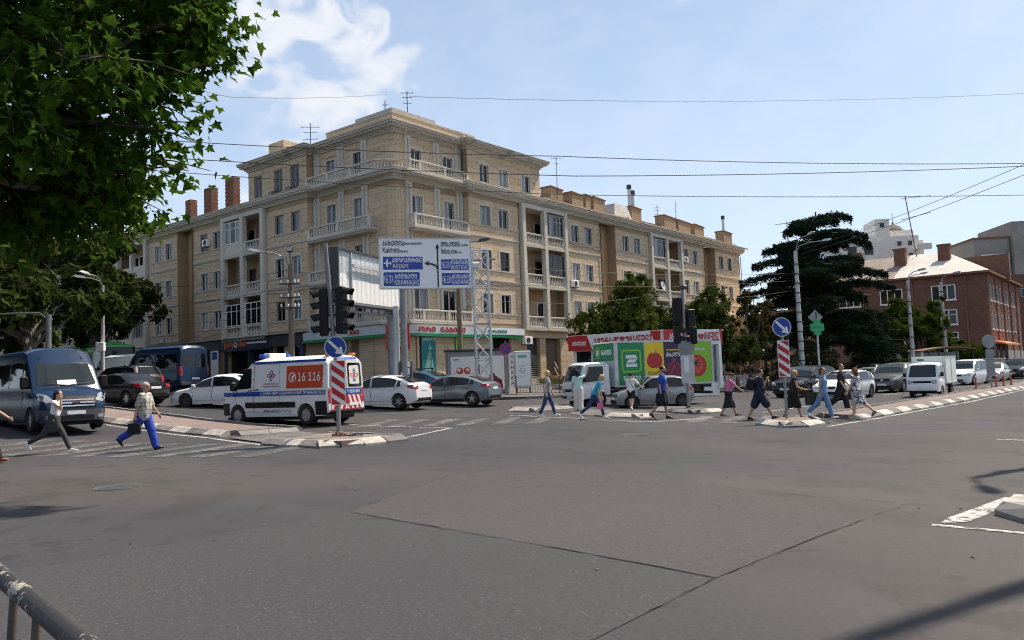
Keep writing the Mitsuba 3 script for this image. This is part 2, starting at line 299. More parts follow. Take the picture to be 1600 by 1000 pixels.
# lettering: outlines in 96ths of an em, capitals 70 high
GLYPHS = {}
for _g in 'ა59:3,34,6,35,7,34,19,34,18,18,21,12,24,10,34,10,38,13,40,19,40,27,38,34,22,58,22,69,35,69,38,57,49,43,53,34,53,14,50,8,45,3,39,0,23,-1,16,1,9,6,5,13,4,28,6,33|23,34,20,35,23,35;ბ61:5,19,5,30,10,42,16,47,25,49,27,51,27,54,18,62,17,68,30,69,40,57,39,49,46,46,54,37,56,30,56,19,54,12,51,7,43,1,36,-1,25,-1,15,3,12,6,9,9/19,29,21,14,26,10,37,11,42,20,42,29,40,34,33,39,25,38,21,34;გ59:4,18,4,28,8,38,18,45,35,48,37,51,37,56,35,58,27,59,23,57,22,50,10,50,9,59,11,63,18,68,27,70,38,69,45,66,50,59,50,50,44,42,51,37,55,28,55,17,51,8,42,1,35,-1,24,-1,17,1,11,5,7,10/18,27,20,14,25,10,36,11,41,19,40,30,35,35,23,34;დ91:5,51,10,63,19,69,34,69,40,66,44,61,47,65,54,69,64,70,73,68,82,61,86,51,86,41,83,33,77,27,67,23,56,23,47,26,40,33,37,40,37,52,33,58,25,59,20,55,18,43,23,30,35,22,60,14,66,8,68,0,55,0,52,5,40,9,26,8,20,5,18,6,15,14,22,16,22,18,16,21,9,29,5,40/51,43,53,37,57,34,68,35,72,42,71,54,65,59,56,58,52,54;ე60:4,16,4,25,6,29,19,29,18,17,22,11,33,10,38,13,40,18,40,51,38,56,34,58,24,57,21,53,21,43,8,43,7,55,9,60,14,65,20,68,36,69,46,65,50,61,53,54,53,15,50,8,45,3,39,0,23,-1,11,4,6,10;ვ59:4,15,5,26,18,26,17,18,20,12,25,10,34,10,39,13,41,18,41,24,39,28,33,31,25,31,25,42,36,43,39,47,38,55,34,58,25,58,20,53,20,46,8,46,7,57,12,64,24,69,36,69,46,65,51,60,53,55,52,44,44,37,52,31,55,25,55,16,51,7,40,0,23,-1,11,4,7,8;ზ64:2,48,2,56,4,61,13,68,27,69,37,64,41,57,40,45,47,44,52,41,58,32,59,18,55,8,50,3,40,-1,28,-1,18,3,11,11,9,17,9,27,14,38,9,39/23,27,25,13,29,10,41,11,45,19,45,28,43,33,37,36,30,36,26,34/15,54,18,45,25,45,28,50,27,57,23,59,17,58;თ93:5,43,7,53,11,61,21,68,40,68,48,61,55,67,61,69,70,69,78,66,84,59,88,46,88,27,82,1,67,0,74,28,74,46,72,54,69,57,61,58,56,53,56,25,54,15,50,7,46,3,36,-1,21,0,11,7,6,19/19,43,22,14,27,10,36,11,40,16,42,25,42,44,39,54,34,58,25,57,21,52;ი61:5,45,10,59,16,65,28,69,38,68,45,65,53,56,56,45,55,15,51,0,37,0,41,16,42,44,41,50,36,57,27,58,22,54,20,50,19,25,24,0,10,0,5,24;კ58:4,15,5,26,18,26,17,18,19,13,23,10,34,10,38,13,40,18,39,28,34,32,25,33,25,43,36,44,39,48,38,55,35,58,30,58,30,69,36,69,45,66,52,57,51,45,43,38,52,31,54,25,54,16,50,7,39,0,23,-1,12,3,7,8;ლ114:5,41,5,52,8,60,14,66,24,69,33,68,37,66,42,60,48,67,55,69,67,66,71,60,76,66,80,68,95,68,104,62,109,50,108,33,104,23,102,23,91,27,95,39,95,49,93,55,89,58,83,58,79,54,78,36,65,36,65,50,60,58,54,58,50,54,49,36,36,36,36,49,32,57,25,58,20,55,18,42,21,34,26,29,34,25,56,22,72,16,79,9,81,0,68,0,67,4,62,8,46,12,34,11,22,7,17,15,26,18,26,20,15,24,10,29;მ62:5,18,6,34,13,44,19,47,28,48,41,43,41,54,39,57,35,59,27,59,22,56,21,52,8,52,9,60,15,66,28,70,40,69,47,66,53,60,55,54,55,18,50,6,45,2,37,-1,20,0,14,3,9,8/19,28,21,14,26,10,37,11,42,20,40,33,33,37,27,37,23,35;ნ62:7,54,9,60,18,67,52,68,52,57,25,57,21,53,21,43,31,48,41,48,48,45,53,40,57,30,57,18,53,8,48,3,37,-1,25,-1,13,5,9,11,7,18/21,31,22,14,27,10,39,11,42,14,44,21,42,33,37,37,25,36;ო88:5,46,10,60,16,66,21,68,35,68,39,66,44,60,53,68,62,69,72,66,78,60,83,46,82,19,76,0,62,0,69,28,69,46,68,51,64,57,57,58,52,53,51,20,37,20,36,53,31,58,26,58,22,55,19,45,19,28,26,0,12,0,10,4,5,27;პ59:4,15,5,26,18,26,17,18,20,12,24,10,33,10,38,13,40,18,39,27,35,31,23,32,23,42,35,43,38,46,38,50,35,53,25,57,21,63,21,69,35,69,39,63,48,59,52,52,51,43,43,37,53,28,54,16,52,10,47,4,42,1,35,-1,23,-1,11,4,7,8;ჟ64:4,43,4,48,15,48,15,45,17,43,24,44,25,50,23,52,19,52,19,63,33,64,46,69,57,69,57,17,53,7,43,0,27,-1,16,3,10,9,8,14,9,26,22,26,21,17,25,11,37,10,42,13,44,20,44,57,33,55,36,50,36,43,33,38,28,35,12,35,7,38;რ85:5,18,6,42,11,54,17,60,25,64,38,67,58,69,60,58,29,54,20,50,19,47,25,49,34,48,43,40,49,47,57,49,66,48,76,41,80,30,79,11,74,-1,61,0,66,16,66,28,64,35,60,38,54,38,50,34,49,14,36,14,35,34,30,38,24,38,21,36,18,28,18,20,23,-1,10,-1;ს62:7,69,20,69,20,21,22,14,27,10,37,10,41,13,43,18,43,25,34,40,33,49,47,49,48,43,54,35,57,27,56,13,48,3,38,-1,26,-1,17,2,10,9,7,18;ტ79:5,27,5,41,9,53,19,63,33,67,33,72,46,72,46,67,56,65,63,61,70,53,74,41,74,27,69,13,63,6,51,0,33,-1,22,2,11,11/20,27,23,17,31,11,44,10,52,13,57,18,60,28,60,39,57,49,51,55,45,56,46,33,33,33,33,56,28,55,22,49,20,44;უ62:3,58,4,69,16,68,20,66,23,62,30,68,42,69,48,67,53,62,55,57,55,15,52,8,47,3,37,-1,21,0,10,7,6,16,7,29,20,29,20,17,24,11,35,10,40,13,42,18,41,56,38,58,32,58,30,56,29,41,16,41,15,56,12,58;ფ90:5,41,6,55,11,63,17,67,24,69,34,69,42,66,47,61,53,67,59,69,73,68,81,63,85,55,84,42,75,33,81,28,83,24,82,12,75,4,61,-1,46,-1,37,1,31,4,26,9,25,19,38,19,38,15,46,10,61,10,68,15,69,18,68,24,64,27,58,27,58,38,67,39,71,45,70,55,67,58,59,58,55,55,52,35,46,28,39,25,24,24,17,26,11,30/19,51,21,38,25,35,36,36,40,43,40,51,38,55,33,58,23,57;ქ60:4,15,5,26,18,26,17,18,20,12,23,10,33,10,37,12,40,20,40,37,37,46,34,48,25,48,20,43,20,36,7,36,7,47,14,56,21,59,30,59,40,54,40,69,53,69,53,17,49,7,39,0,23,-1,12,3,7,8;ღ85:5,51,9,62,19,69,33,69,37,67,42,61,47,67,56,70,66,69,73,65,78,58,80,51,79,34,74,23,62,28,66,39,66,49,62,58,54,59,50,56,49,36,36,36,36,52,34,57,31,59,23,58,19,51,19,40,22,32,32,24,50,19,55,16,61,10,63,6,63,0,51,0,47,7,40,10,27,10,17,7,13,15,21,18,21,20,17,21,9,29,5,40;ყ61:6,12,6,26,19,26,18,18,21,12,25,10,37,11,41,18,41,37,33,32,28,31,18,32,12,35,9,38,5,48,6,64,9,69,21,69,19,59,20,47,26,42,32,42,39,46,41,51,41,69,54,69,54,15,51,8,46,3,36,-1,24,-1,13,3;შ62:2,66,7,69,16,69,24,63,30,68,42,69,48,67,53,62,55,57,55,18,54,13,48,4,37,-1,25,-1,14,3,9,8,5,18,5,29,8,38,14,44,24,47,34,46,42,42,42,54,40,58,34,59,30,55,30,51,17,51,16,57,5,58/19,27,21,14,26,10,38,11,41,14,43,20,41,32,34,36,27,36,23,34;ჩ61:7,55,10,62,20,69,37,69,47,62,48,50,44,44,51,40,56,29,56,15,52,0,39,0,42,9,43,25,40,33,35,36,27,36,21,30,20,0,7,0/20,41,30,46,35,51,35,56,33,58,25,59,21,56;ც69:5,44,11,67,13,69,25,69,19,44,19,28,21,19,26,12,30,10,42,10,47,12,50,15,51,25,44,32,35,32,35,43,45,43,50,46,50,51,41,59,39,63,39,69,52,69,52,66,63,56,64,53,63,44,54,38,58,36,63,31,65,26,65,16,62,9,57,4,43,-1,30,-1,18,3,11,10,7,18,5,27;ძ62:5,19,6,35,12,45,18,49,31,50,42,44,42,69,55,69,55,18,53,11,49,5,43,1,36,-1,21,0,10,7/19,29,21,14,26,10,38,11,42,18,41,33,35,38,24,37;წ62:7,57,9,62,14,67,20,69,32,68,38,63,46,69,55,69,60,67,57,58,46,57,45,51,32,51,32,55,28,59,22,58,20,55,20,42,28,46,38,47,46,45,54,38,57,29,57,18,53,8,48,3,37,-1,25,-1,17,2,12,6,7,18/20,29,22,13,27,10,39,11,42,14,44,21,44,26,41,33,35,36,25,35;ჭ61:4,40,5,50,9,55,16,58,31,58,31,69,44,69,44,58,53,58,53,48,45,46,46,40,53,32,56,25,56,16,53,8,48,3,38,-1,25,-1,15,3,8,11,7,22,20,22,20,17,24,11,35,10,41,14,42,25,37,34,25,29,16,29,8,33/16,45,20,39,27,39,30,41,31,48,20,48;ხ62:7,69,20,69,20,44,31,50,40,50,49,46,54,40,57,31,57,19,54,10,46,2,37,-1,26,-1,17,2,10,9,7,18/20,31,20,17,24,11,36,10,41,14,43,19,42,32,39,36,35,38,27,38;ჯ58:4,15,5,26,18,26,18,15,23,10,34,10,40,17,39,24,25,36,22,43,22,50,5,52,5,63,21,61,22,69,35,69,35,58,53,55,53,45,35,46,37,41,50,31,54,23,53,11,46,3,35,-1,19,0,8,7;ჰ59:5,11,5,19,18,19,19,13,23,10,36,10,40,13,39,19,35,21,25,21,25,31,37,32,39,36,37,39,25,40,25,50,35,50,37,51,37,53,35,56,24,60,21,68,34,69,37,65,46,62,51,56,51,50,45,44,48,44,52,40,53,32,51,29,45,26,54,18,53,8,48,3,41,0,23,-1,10,4;A66:1,-1,26,69,28,71,38,71,65,-1,53,-1,46,18,19,18,13,-1/31,54,23,28,43,28,34,56;B62:7,70,41,70,49,66,53,61,55,56,55,47,53,42,48,36,55,30,57,26,58,14,55,7,51,3,40,-1,7,-1/18,10,41,9,47,14,47,23,42,29,39,30,18,30/18,41,39,41,44,47,43,57,37,61,18,61;C70:5,27,5,42,7,51,11,59,22,69,31,72,43,72,52,69,62,60,66,51,66,47,55,47,54,53,50,58,41,62,33,62,25,59,21,55,16,44,17,22,21,15,29,9,45,9,52,14,55,23,66,23,66,19,62,10,52,1,43,-2,31,-2,20,2,11,11;E57:7,70,50,71,52,69,51,61,18,60,18,40,50,39,50,32,48,30,18,30,18,9,51,9,52,-1,7,-1;G72:5,28,5,42,7,51,14,63,24,70,31,72,47,71,55,67,65,55,66,47,56,47,51,57,47,60,40,62,32,62,25,59,17,48,17,22,24,12,33,8,42,8,49,11,54,16,56,21,56,26,39,26,38,36,67,36,66,17,62,9,56,3,50,0,43,-2,31,-2,20,2,11,11,7,19;H71:7,71,18,70,19,41,53,41,53,71,64,70,63,-1,53,-1,52,31,18,31,18,0,7,-1;I42:3,-1,4,9,15,10,15,61,3,61,3,70,38,71,39,61,26,61,26,10,38,9,39,-1;K64:7,71,18,70,19,38,49,71,62,71,62,69,35,40,61,3,62,-1,50,-1,27,31,18,23,18,0,7,-1;M86:7,71,22,71,43,16,64,70,79,71,79,-1,68,0,67,48,64,43,48,-1,38,-1,20,48,18,48,18,0,7,-1;N72:7,71,19,71,21,69,53,18,54,71,65,70,64,-1,52,-1,19,51,18,0,7,-1;O74:5,27,5,42,7,51,11,59,24,70,31,72,43,72,50,70,63,59,67,51,69,42,69,28,67,19,60,7,50,0,43,-2,31,-2,22,1,11,11/16,44,17,22,21,15,29,9,41,8,50,12,55,18,58,27,58,44,53,55,47,60,40,62,29,61,24,58,19,52;P61:7,70,32,71,43,69,52,63,55,58,57,48,55,37,48,28,38,24,18,24,17,-1,7,-1/18,35,37,34,42,36,46,44,46,52,44,56,36,61,18,61;Q74:5,27,5,42,7,51,11,59,19,67,31,72,43,72,52,69,63,59,67,51,69,42,68,22,63,11,58,6,59,2,66,-7,56,-8,50,0,43,-2,31,-2,22,1,11,11/16,44,17,22,21,15,29,9,40,8,42,9,33,21,34,23,44,23,50,14,52,14,58,27,58,44,53,55,47,60,40,62,29,61,24,58,19,52;R61:7,70,41,70,46,68,53,62,57,49,56,41,52,33,45,27,59,2,59,-1,47,-1,32,26,18,26,18,0,7,-1/18,37,41,37,46,44,46,52,44,57,37,61,18,61;S61:4,15,4,19,15,19,17,12,25,8,37,8,44,12,46,17,45,24,36,29,19,33,11,38,6,47,6,55,9,62,14,67,23,71,39,71,48,67,55,58,55,51,46,51,42,59,35,62,27,62,21,60,17,56,17,49,23,43,42,38,53,31,57,20,56,13,53,7,49,3,41,-1,24,-2,17,0,9,5;T63:4,61,5,71,59,70,59,61,37,61,36,-1,26,-1,26,61;U71:7,71,18,70,18,19,22,12,31,8,43,9,51,15,53,21,53,71,64,70,63,16,59,8,54,3,46,-1,29,-2,20,1,11,9,7,19;V66:2,67,2,71,13,71,32,13,33,13,53,70,65,70,39,-1,27,-1;Y65:1,69,2,71,13,71,32,40,50,70,63,71,61,65,38,30,37,-1,27,-1,27,29;a54:3,10,3,19,8,26,14,29,32,31,37,34,35,42,31,44,20,43,14,36,7,38,5,39,5,42,8,47,19,53,34,53,41,50,45,46,48,35,47,-2,38,-2,36,2,27,-3,17,-3,8,1/15,10,19,7,28,7,33,9,37,15,37,23,17,20,14,17;d59:4,19,4,32,10,46,21,53,34,53,42,48,42,70,52,70,53,-1,43,-2,42,4,34,-2,20,-2,14,1,9,6/15,32,17,13,22,8,32,7,38,10,42,17,43,27,42,34,37,42,32,44,25,44,17,38;e56:4,31,8,43,15,50,21,53,39,52,47,46,51,39,53,23,51,21,16,21,15,17,21,9,25,7,34,7,38,9,42,15,51,13,52,11,47,3,38,-2,29,-3,19,-1,12,4,6,12,4,19/18,40,15,31,41,32,41,36,38,41,31,44,22,43;g59:4,32,9,45,14,50,20,53,34,53,41,48,43,53,53,52,53,-3,51,-12,46,-18,37,-22,20,-22,13,-19,7,-13,6,-10,13,-5,15,-5,19,-11,24,-13,33,-13,38,-11,42,-5,42,5,40,5,34,0,28,-1,15,2,10,6,5,15/16,19,18,13,24,9,32,9,38,12,42,21,42,31,39,39,35,43,25,44,17,38,15,32;h56:6,70,17,69,17,49,25,53,38,53,45,49,47,46,50,38,49,-2,41,-2,39,0,39,38,36,42,31,44,25,44,21,42,17,37,17,0,15,-2,6,-1;i24:5,64,5,69,9,73,15,73,19,69,19,64,15,60,9,60|6,52,17,53,17,-1,6,0;k52:6,70,15,71,17,69,17,32,38,53,50,53,50,51,30,29,50,4,52,-1,39,-1,21,22,17,20,17,0,6,-1;l26:6,71,17,70,17,10,24,9,26,3,26,0,24,-1,15,-1,10,1,6,8;m84:6,53,16,53,17,48,24,53,36,53,43,46,53,53,66,53,72,50,77,42,78,35,78,0,67,-1,67,38,63,43,55,44,50,42,47,37,47,-1,37,-1,36,39,33,43,25,44,20,42,17,38,17,0,6,-1;n56:6,53,16,53,17,48,25,53,38,53,45,49,50,38,49,-2,41,-2,39,0,39,38,36,42,31,44,25,44,21,42,17,37,17,0,15,-2,6,-1;o58:4,31,8,43,15,50,22,53,39,52,50,43,53,36,54,19,52,12,50,8,39,-1,30,-3,21,-2,15,1,8,8,4,19/15,32,17,13,25,7,36,8,41,13,43,19,43,32,37,42,33,44,25,44,17,38;p58:6,53,16,53,17,47,24,53,41,52,50,44,54,35,54,16,50,7,43,0,32,-3,24,-2,17,2,16,-21,6,-21/16,32,17,16,22,9,26,7,33,7,38,9,41,12,44,21,44,31,41,39,34,44,26,44,22,42;r36:6,53,16,53,17,49,24,53,35,53,35,44,22,43,17,37,16,-1,6,-1;s51:4,11,5,13,14,15,15,11,20,7,31,7,35,9,36,16,35,18,18,22,8,29,6,33,6,41,11,49,19,53,34,53,40,50,46,41,45,38,37,37,33,43,24,44,17,40,17,35,22,31,37,28,45,22,47,18,47,10,44,4,35,-2,20,-3,9,2;t31:0,44,0,53,8,53,8,65,18,65,19,53,29,53,29,44,19,43,19,10,21,7,29,7,30,-2,17,-2,10,3,8,8,8,43;u56:6,53,17,52,18,12,22,8,31,8,36,10,39,15,39,52,50,53,50,-2,40,-2,39,4,33,-1,20,-2,13,1,9,5,6,13;v54:2,49,2,53,13,53,26,13,27,13,41,53,52,53,52,49,36,7,31,-2,21,-1;w79:2,51,3,53,13,53,24,17,25,17,34,53,45,53,55,16,56,16,65,52,76,53,61,0,59,-2,50,-1,39,35,38,35,29,-1,18,-1;x53:3,-1,3,2,20,26,19,30,4,50,4,53,15,53,27,35,38,53,49,53,49,50,33,26,50,2,50,-1,39,-1,26,18,14,-1;y54:2,49,2,53,13,53,26,13,27,13,41,53,52,53,52,49,30,-8,27,-14,22,-19,17,-21,6,-20,7,-12,16,-11,20,-6,21,1;062:6,26,6,43,8,53,13,63,18,68,24,71,39,71,45,68,50,63,56,49,57,26,53,11,46,2,37,-2,26,-2,19,1,10,11/18,23,20,14,28,8,38,9,45,19,46,46,42,57,35,62,28,62,24,60,19,53,17,45;162:9,7,11,9,28,10,28,59,11,48,11,60,26,71,38,71,39,9,53,9,55,7,55,0,10,-1;262:8,-1,8,7,36,36,43,48,42,57,35,62,24,61,20,57,18,49,8,49,9,58,11,62,21,70,30,72,41,70,45,68,52,60,54,51,53,44,45,31,25,9,53,9,54,-1;362:5,12,5,18,16,18,16,14,21,9,35,8,40,10,44,17,43,26,38,31,20,34,20,40,22,44,36,61,8,61,8,70,51,71,51,61,34,42,34,40,40,40,46,37,52,31,55,19,51,7,42,0,35,-2,24,-2,13,2;462:5,13,5,22,32,69,34,71,44,70,18,23,38,23,38,44,47,45,49,43,49,23,58,22,58,13,49,13,48,-1,38,-1,38,13;562:8,12,8,18,18,18,19,13,23,9,36,8,42,13,44,19,44,26,42,31,34,37,22,36,18,33,9,34,12,69,14,71,50,71,51,61,22,61,20,45,31,47,38,46,45,43,50,38,54,30,55,23,51,8,45,2,39,-1,25,-2,15,2;662:8,17,9,31,15,43,35,71,44,71,44,66,29,45,41,43,48,39,52,34,55,22,52,9,47,3,40,-1,26,-2,20,0,12,7/19,27,21,12,26,8,38,9,44,17,44,25,42,30,35,35,25,34,21,31;762:8,61,9,71,55,70,55,61,23,-1,14,-1,13,2,42,61;862:6,14,7,26,9,30,16,36,12,40,9,46,9,58,13,65,23,71,30,72,41,70,48,66,53,58,53,46,50,40,46,36,53,30,56,23,56,14,52,6,41,-1,25,-2,13,3,9,7/18,25,19,11,24,8,38,8,45,14,45,23,38,30,27,31,22,29/20,57,21,44,26,41,36,41,41,44,43,48,43,55,38,61,27,62;962:8,53,11,61,16,67,24,71,31,72,45,68,53,58,55,47,53,37,48,27,28,-1,17,-1,17,1,34,26,21,27,11,35,8,43/19,54,21,39,27,35,38,36,44,44,44,52,42,57,35,62,25,61'.split(';'):
    _h, _b = _g.split(':')
    GLYPHS[_h[0]] = (int(_h[1:]), [[[int(q) for q in r.split(',')] for r in p.split('/')] for p in _b.split('|')])


def text(s, height, width=None):
    """shapely polygons of the words, capitals height metres tall, starting at the origin"""
    x, out = 0, []
    for c in s:
        if c == ' ':
            x += 30
            continue
        if c not in GLYPHS:
            out.append(sbox(x + 6, 0, x + 18, 12))
            x += 24
            continue
        a, polys = GLYPHS[c]
        for p in polys:
            rings = [V(r, float).reshape(-1, 2) for r in p]
            rings = [r for r in rings if len(r) > 2]
            if not rings:
                continue
            g = Polygon(rings[0], [r for r in rings[1:] if Polygon(r).area > 25]).buffer(0)
            out.append(affinity.translate(g, x, 0))
        x += a
    u = union_all(out)
    k = height / 70.0
    kx = k if width is None else width / max(x, 1)
    return affinity.scale(u, kx, k, origin=(0, 0))


# ------------------------------------------------------------------ materials
def mat(key, color, rough=.6, metal=0.0, spec=.5, coat=0.0, two=True, bump=None, bscale=1.0, beps=2e-3, **more):
    c = color if isinstance(color, dict) else (proc(color) if callable(color) else {'type': 'rgb', 'value': list(color)})
    r = proc(rough) if callable(rough) else rough
    b = {'type': 'principled', 'base_color': c, 'roughness': r, 'metallic': metal, 'specular': spec, **more}
    if coat:
        b['clearcoat'], b['clearcoat_gloss'] = coat, .95
    if bump is not None:
        b = {'type': 'bumpmap', 'arbitrary': proc(bump, eps=beps), 'scale': bscale, 'bsdf': b}
    scene['mat_' + key] = {'type': 'twosided', 'bsdf': b} if two else b


def speck(c0, c1, f=3.0, amt=1.0):
    """patchy colour between c0 and c1"""
    def fn(p, n, uv):
        a = fbm(p.x * f, p.y * f, p.z * f, 3)
        b = noise(p.x * f * 9, p.y * f * 9, p.z * f * 9)
        return mix(c0, c1, dr.clip((a * .75 + b * .25 - .25) * 2 * amt, 0, 1))
    return fn


def asphalt(p, n, uv):
    # direction of travel bands and stains, aggregate, oily drips
    a = fbm(p.x * .16 + 3, p.y * .16, 0, 4)
    e = p.x * .778 - p.y * .628
    w = p.x * .628 + p.y * .778
    band = fbm(e * .05 + 9, w * .9, 0, 3)
    g = noise(p.x * 55, p.y * 55, 0)
    g2 = noise(p.x * 170, p.y * 170, 4)
    st = dr.maximum(smoothstep(.62, .78, fbm(p.x * .7 + 40, p.y * .7, 0, 4)), smoothstep(.80, .88, noise(p.x * 3.1, p.y * 3.1, 7)) * .9)
    dust = smoothstep(.50, .72, fbm(p.x * .11 - 7, p.y * .11 + 5, 0, 4))
    c = mix((.024, .0247, .0295), (.0525, .0525, .059), a * .45 + band * .55)
    c = mix(c, (.075, .062, .052), dust * .38)
    c = c * (1 - .20 * st)
    return c * (.84 + .18 * g + .16 * g2)


def patch_col(p, n, uv):
    a = fbm(p.x * .35, p.y * .35, 3, 4)
    g = noise(p.x * 42, p.y * 42, 0)
    g2 = noise(p.x * 120, p.y * 120, 4)
    pale = smoothstep(.70, .86, noise(p.x * 75, p.y * 75, 9))
    c = mix((.042, .0395, .0415), (.056, .0525, .054), a)
    return c * (.80 + .22 * g + .16 * g2) + mi.Color3f(.06, .056, .053) * pale * .3


def seal_col(p, n, uv):
    a = fbm(p.x * .3, p.y * .3, 3, 4)
    g = noise(p.x * 60, p.y * 60, 0)
    pale = smoothstep(.80, .92, noise(p.x * 66, p.y * 66, 9))
    return mix((.031, .0315, .0365), (.044, .044, .049), a) * (.86 + .24 * g) + mi.Color3f(.07, .066, .066) * pale * .4


def rbump(p, n, uv):
    return noise(p.x * 60, p.y * 60, 0) * .004 + noise(p.x * 150, p.y * 150, 3) * .002


mat('asphalt', asphalt, .82, bump=rbump, spec=.35)
mat('road_patch', patch_col, .85, bump=lambda p, n, uv: noise(p.x * 42, p.y * 42, 0) * .006, spec=.3)
mat('road_seal', seal_col, .8, bump=rbump, spec=.35)
mat('crack', (.020, .019, .019), .95)


def worn_paint(p, n, uv):
    w = smoothstep(.40, .66, fbm(p.x * 1.6, p.y * 1.6, 0, 4) * .6 + noise(p.x * 14, p.y * 14, 2) * .4)
    return mix((.045, .045, .047), (.125, .124, .124), w * .7)


def fresh_paint(p, n, uv):
    w = smoothstep(.30, .52, fbm(p.x * 2.1, p.y * 2.1, 0, 3) * .55 + noise(p.x * 22, p.y * 22, 2) * .45)
    return mix((.05, .0495, .05), (.36, .352, .338), w)


mat('zebra_paint', worn_paint, .8)
mat('road_paint', fresh_paint, .75)
mat('pavement', speck((.06, .057, .056), (.11, .104, .10), .8), .85)
mat('red_paving', speck((.125, .095, .086), (.18, .14, .128), 2.0), .9)
mat('kerb_white', speck((.20, .18, .155), (.45, .425, .375), 3.2, 1.25), .8)
mat('kerb_grey', speck((.10, .095, .092), (.18, .17, .165), 3.0), .9)
mat('concrete', speck((.15, .143, .135), (.25, .24, .225), 1.6), .9)


def stone_col(dark, light, dirt):
    def fn(p, n, uv):
        a = fbm(p.x * .55, p.y * .55, p.z * .7, 3)
        b = noise(p.x * 4.2, p.y * 4.2, p.z * 9)
        g = noise(p.x * 30, p.y * 30, p.z * 30)
        c = mix(dark, light, a * .6 + b * .4)
        s = smoothstep(.60, .85, fbm(p.x * .9 + 5, p.y * .9, p.z * .22, 4))
        return mix(c, dirt, s * .55) * (.88 + .22 * g)
    return fn


mat('stone', stone_col((.475, .352, .228), (.56, .43, .292), (.37, .275, .182)), .88)
mat('stone_b', stone_col((.495, .372, .245), (.58, .45, .312), (.385, .29, .195)), .88)
mat('stone_c', stone_col((.455, .333, .212), (.54, .41, .276), (.35, .26, .172)), .88)
mat('stone_joint', speck((.29, .21, .125), (.36, .265, .165), 2), .95)
mat('render_tan', stone_col((.44, .27, .13), (.52, .34, .18), (.32, .21, .12)), .9)
mat('loggia_wall', stone_col((.42, .28, .17), (.54, .37, .235), (.36, .25, .17)), .9)
mat('trim', stone_col((.46, .42, .35), (.58, .54, .465), (.31, .27, .22)), .85)
mat('trim_worn', stone_col((.36, .32, .265), (.54, .495, .425), (.21, .18, .145)), .88)
mat('baluster', stone_col((.46, .415, .35), (.60, .555, .485), (.34, .30, .25)), .85)


def tile_col(p, n, uv):
    a = fbm(p.x * .8, p.y * .8, p.z, 3)
    b = cell_rand(p.x * 2.4, p.y * 2.4, 1)
    return mix((.22, .15, .09), (.44, .34, .22), a * .6 + b * .4)


mat('roof_tile', tile_col, .9)
mat('roof_tin', speck((.34, .31, .27), (.50, .47, .43), .5), .55, metal=.2)
mat('glass_dark', (.010, .011, .013), .04, spec=.45)
mat('glass_curtain', speck((.10, .11, .12), (.20, .21, .22), 1.5), .06, spec=.6)
mat('frame_white', (.70, .69, .66), .5)
mat('frame_brown', speck((.10, .065, .045), (.16, .11, .08), 4), .6)
mat('frame_grey', (.30, .31, .32), .5)
mat('louver', speck((.22, .24, .27), (.30, .32, .35), 3), .6)
mat('metal_grey', speck((.20, .205, .215), (.29, .295, .30), 3), .45, metal=.5)
mat('metal_light', speck((.42, .43, .44), (.55, .56, .57), 3), .42, metal=.4)
mat('metal_dark', (.05, .052, .055), .5, metal=.3)
mat('iron_black', (.022, .022, .024), .5)
mat('chimney', stone_col((.25, .175, .11), (.34, .25, .165), (.17, .12, .08)), .9)
mat('rust', speck((.15, .075, .045), (.24, .13, .08), 6), .8)
mat('wood_pole', speck((.14, .105, .08), (.22, .17, .13), 4), .9)
mat('pole_concrete', speck((.36, .36, .36), (.52, .52, .51), 2), .85)
mat('wire', (.02, .02, .022), .6)
mat('white_paint', (.78, .78, .76), .45)
mat('sign_white', (.74, .76, .78), .4)
mat('sign_blue', (.012, .05, .30), .35)
mat('sign_black', (.012, .012, .014), .5)
mat('sign_red', (.42, .018, .022), .35)
mat('sign_green', (.01, .20, .075), .35)
mat('sign_lime', (.20, .45, .02), .4)
mat('sign_yellow', (.72, .52, .01), .4)
mat('sign_cream', (.44, .41, .24), .4)
mat('sign_purple', (.028, .012, .055), .4)
mat('sign_navy', (.012, .014, .045), .4)
mat('sign_orange', (.70, .17, .01), .45)
mat('sign_teal', (.005, .155, .165), .4)
mat('sign_mint', (.16, .33, .30), .4)
mat('sign_grey', speck((.40, .43, .45), (.50, .53, .54), 1.5), .5)
mat('poster_white', (.70, .70, .69), .5)
mat('black_plastic', (.009, .009, .010), .55, spec=.3)
mat('rubber', (.016, .016, .017), .8)
mat('rim', (.42, .43, .44), .35, metal=.7)
mat('rim_dark', (.06, .06, .065), .4, metal=.5)
mat('chrome', (.75, .75, .76), .12, metal=1.0)
mat('lamp_clear', (.24, .26, .28), .06, spec=.8, coat=1.0)
mat('lamp_red', (.36, .01, .012), .12, coat=1.0)
mat('lamp_amber', (.60, .17, .015), .2, coat=1.0)
mat('car_glass', (.008, .009, .011), .03, spec=.42)
mat('windscreen', (.016, .024, .028), .03, spec=.5)
mat('plate', (.66, .67, .68), .4)
for _k, _c, _m in (('white', (.66, .66, .66), 0), ('silver', (.27, .28, .295), .5), ('bluegrey', (.15, .19, .215), .4), ('ltgrey', (.34, .37, .39), .35),
                   ('graphite', (.012, .0115, .0135), .2), ('black', (.010, .012, .014), .1), ('navy', (.006, .024, .068), .05), ('grey', (.085, .083, .078), .45),
                   ('maroon', (.10, .015, .018), .2), ('skyblue', (.05, .14, .24), .35), ('busgreen', (.03, .34, .06), .1), ('teal', (.01, .22, .24), .2),
                   ('cream', (.62, .66, .60), 0)):
    mat('car_' + _k, _c, .22, metal=_m, coat=.7, spec=.5 if max(_c) > .1 else .28)
mat('green_glow', (.02, .30, .12), .4)  # flat green colour of the pharmacy cross
mat('brick', speck((.115, .054, .039), (.175, .088, .064), 3.0), .92)
mat('brick_b', speck((.14, .062, .042), (.215, .102, .072), 3.0), .92)
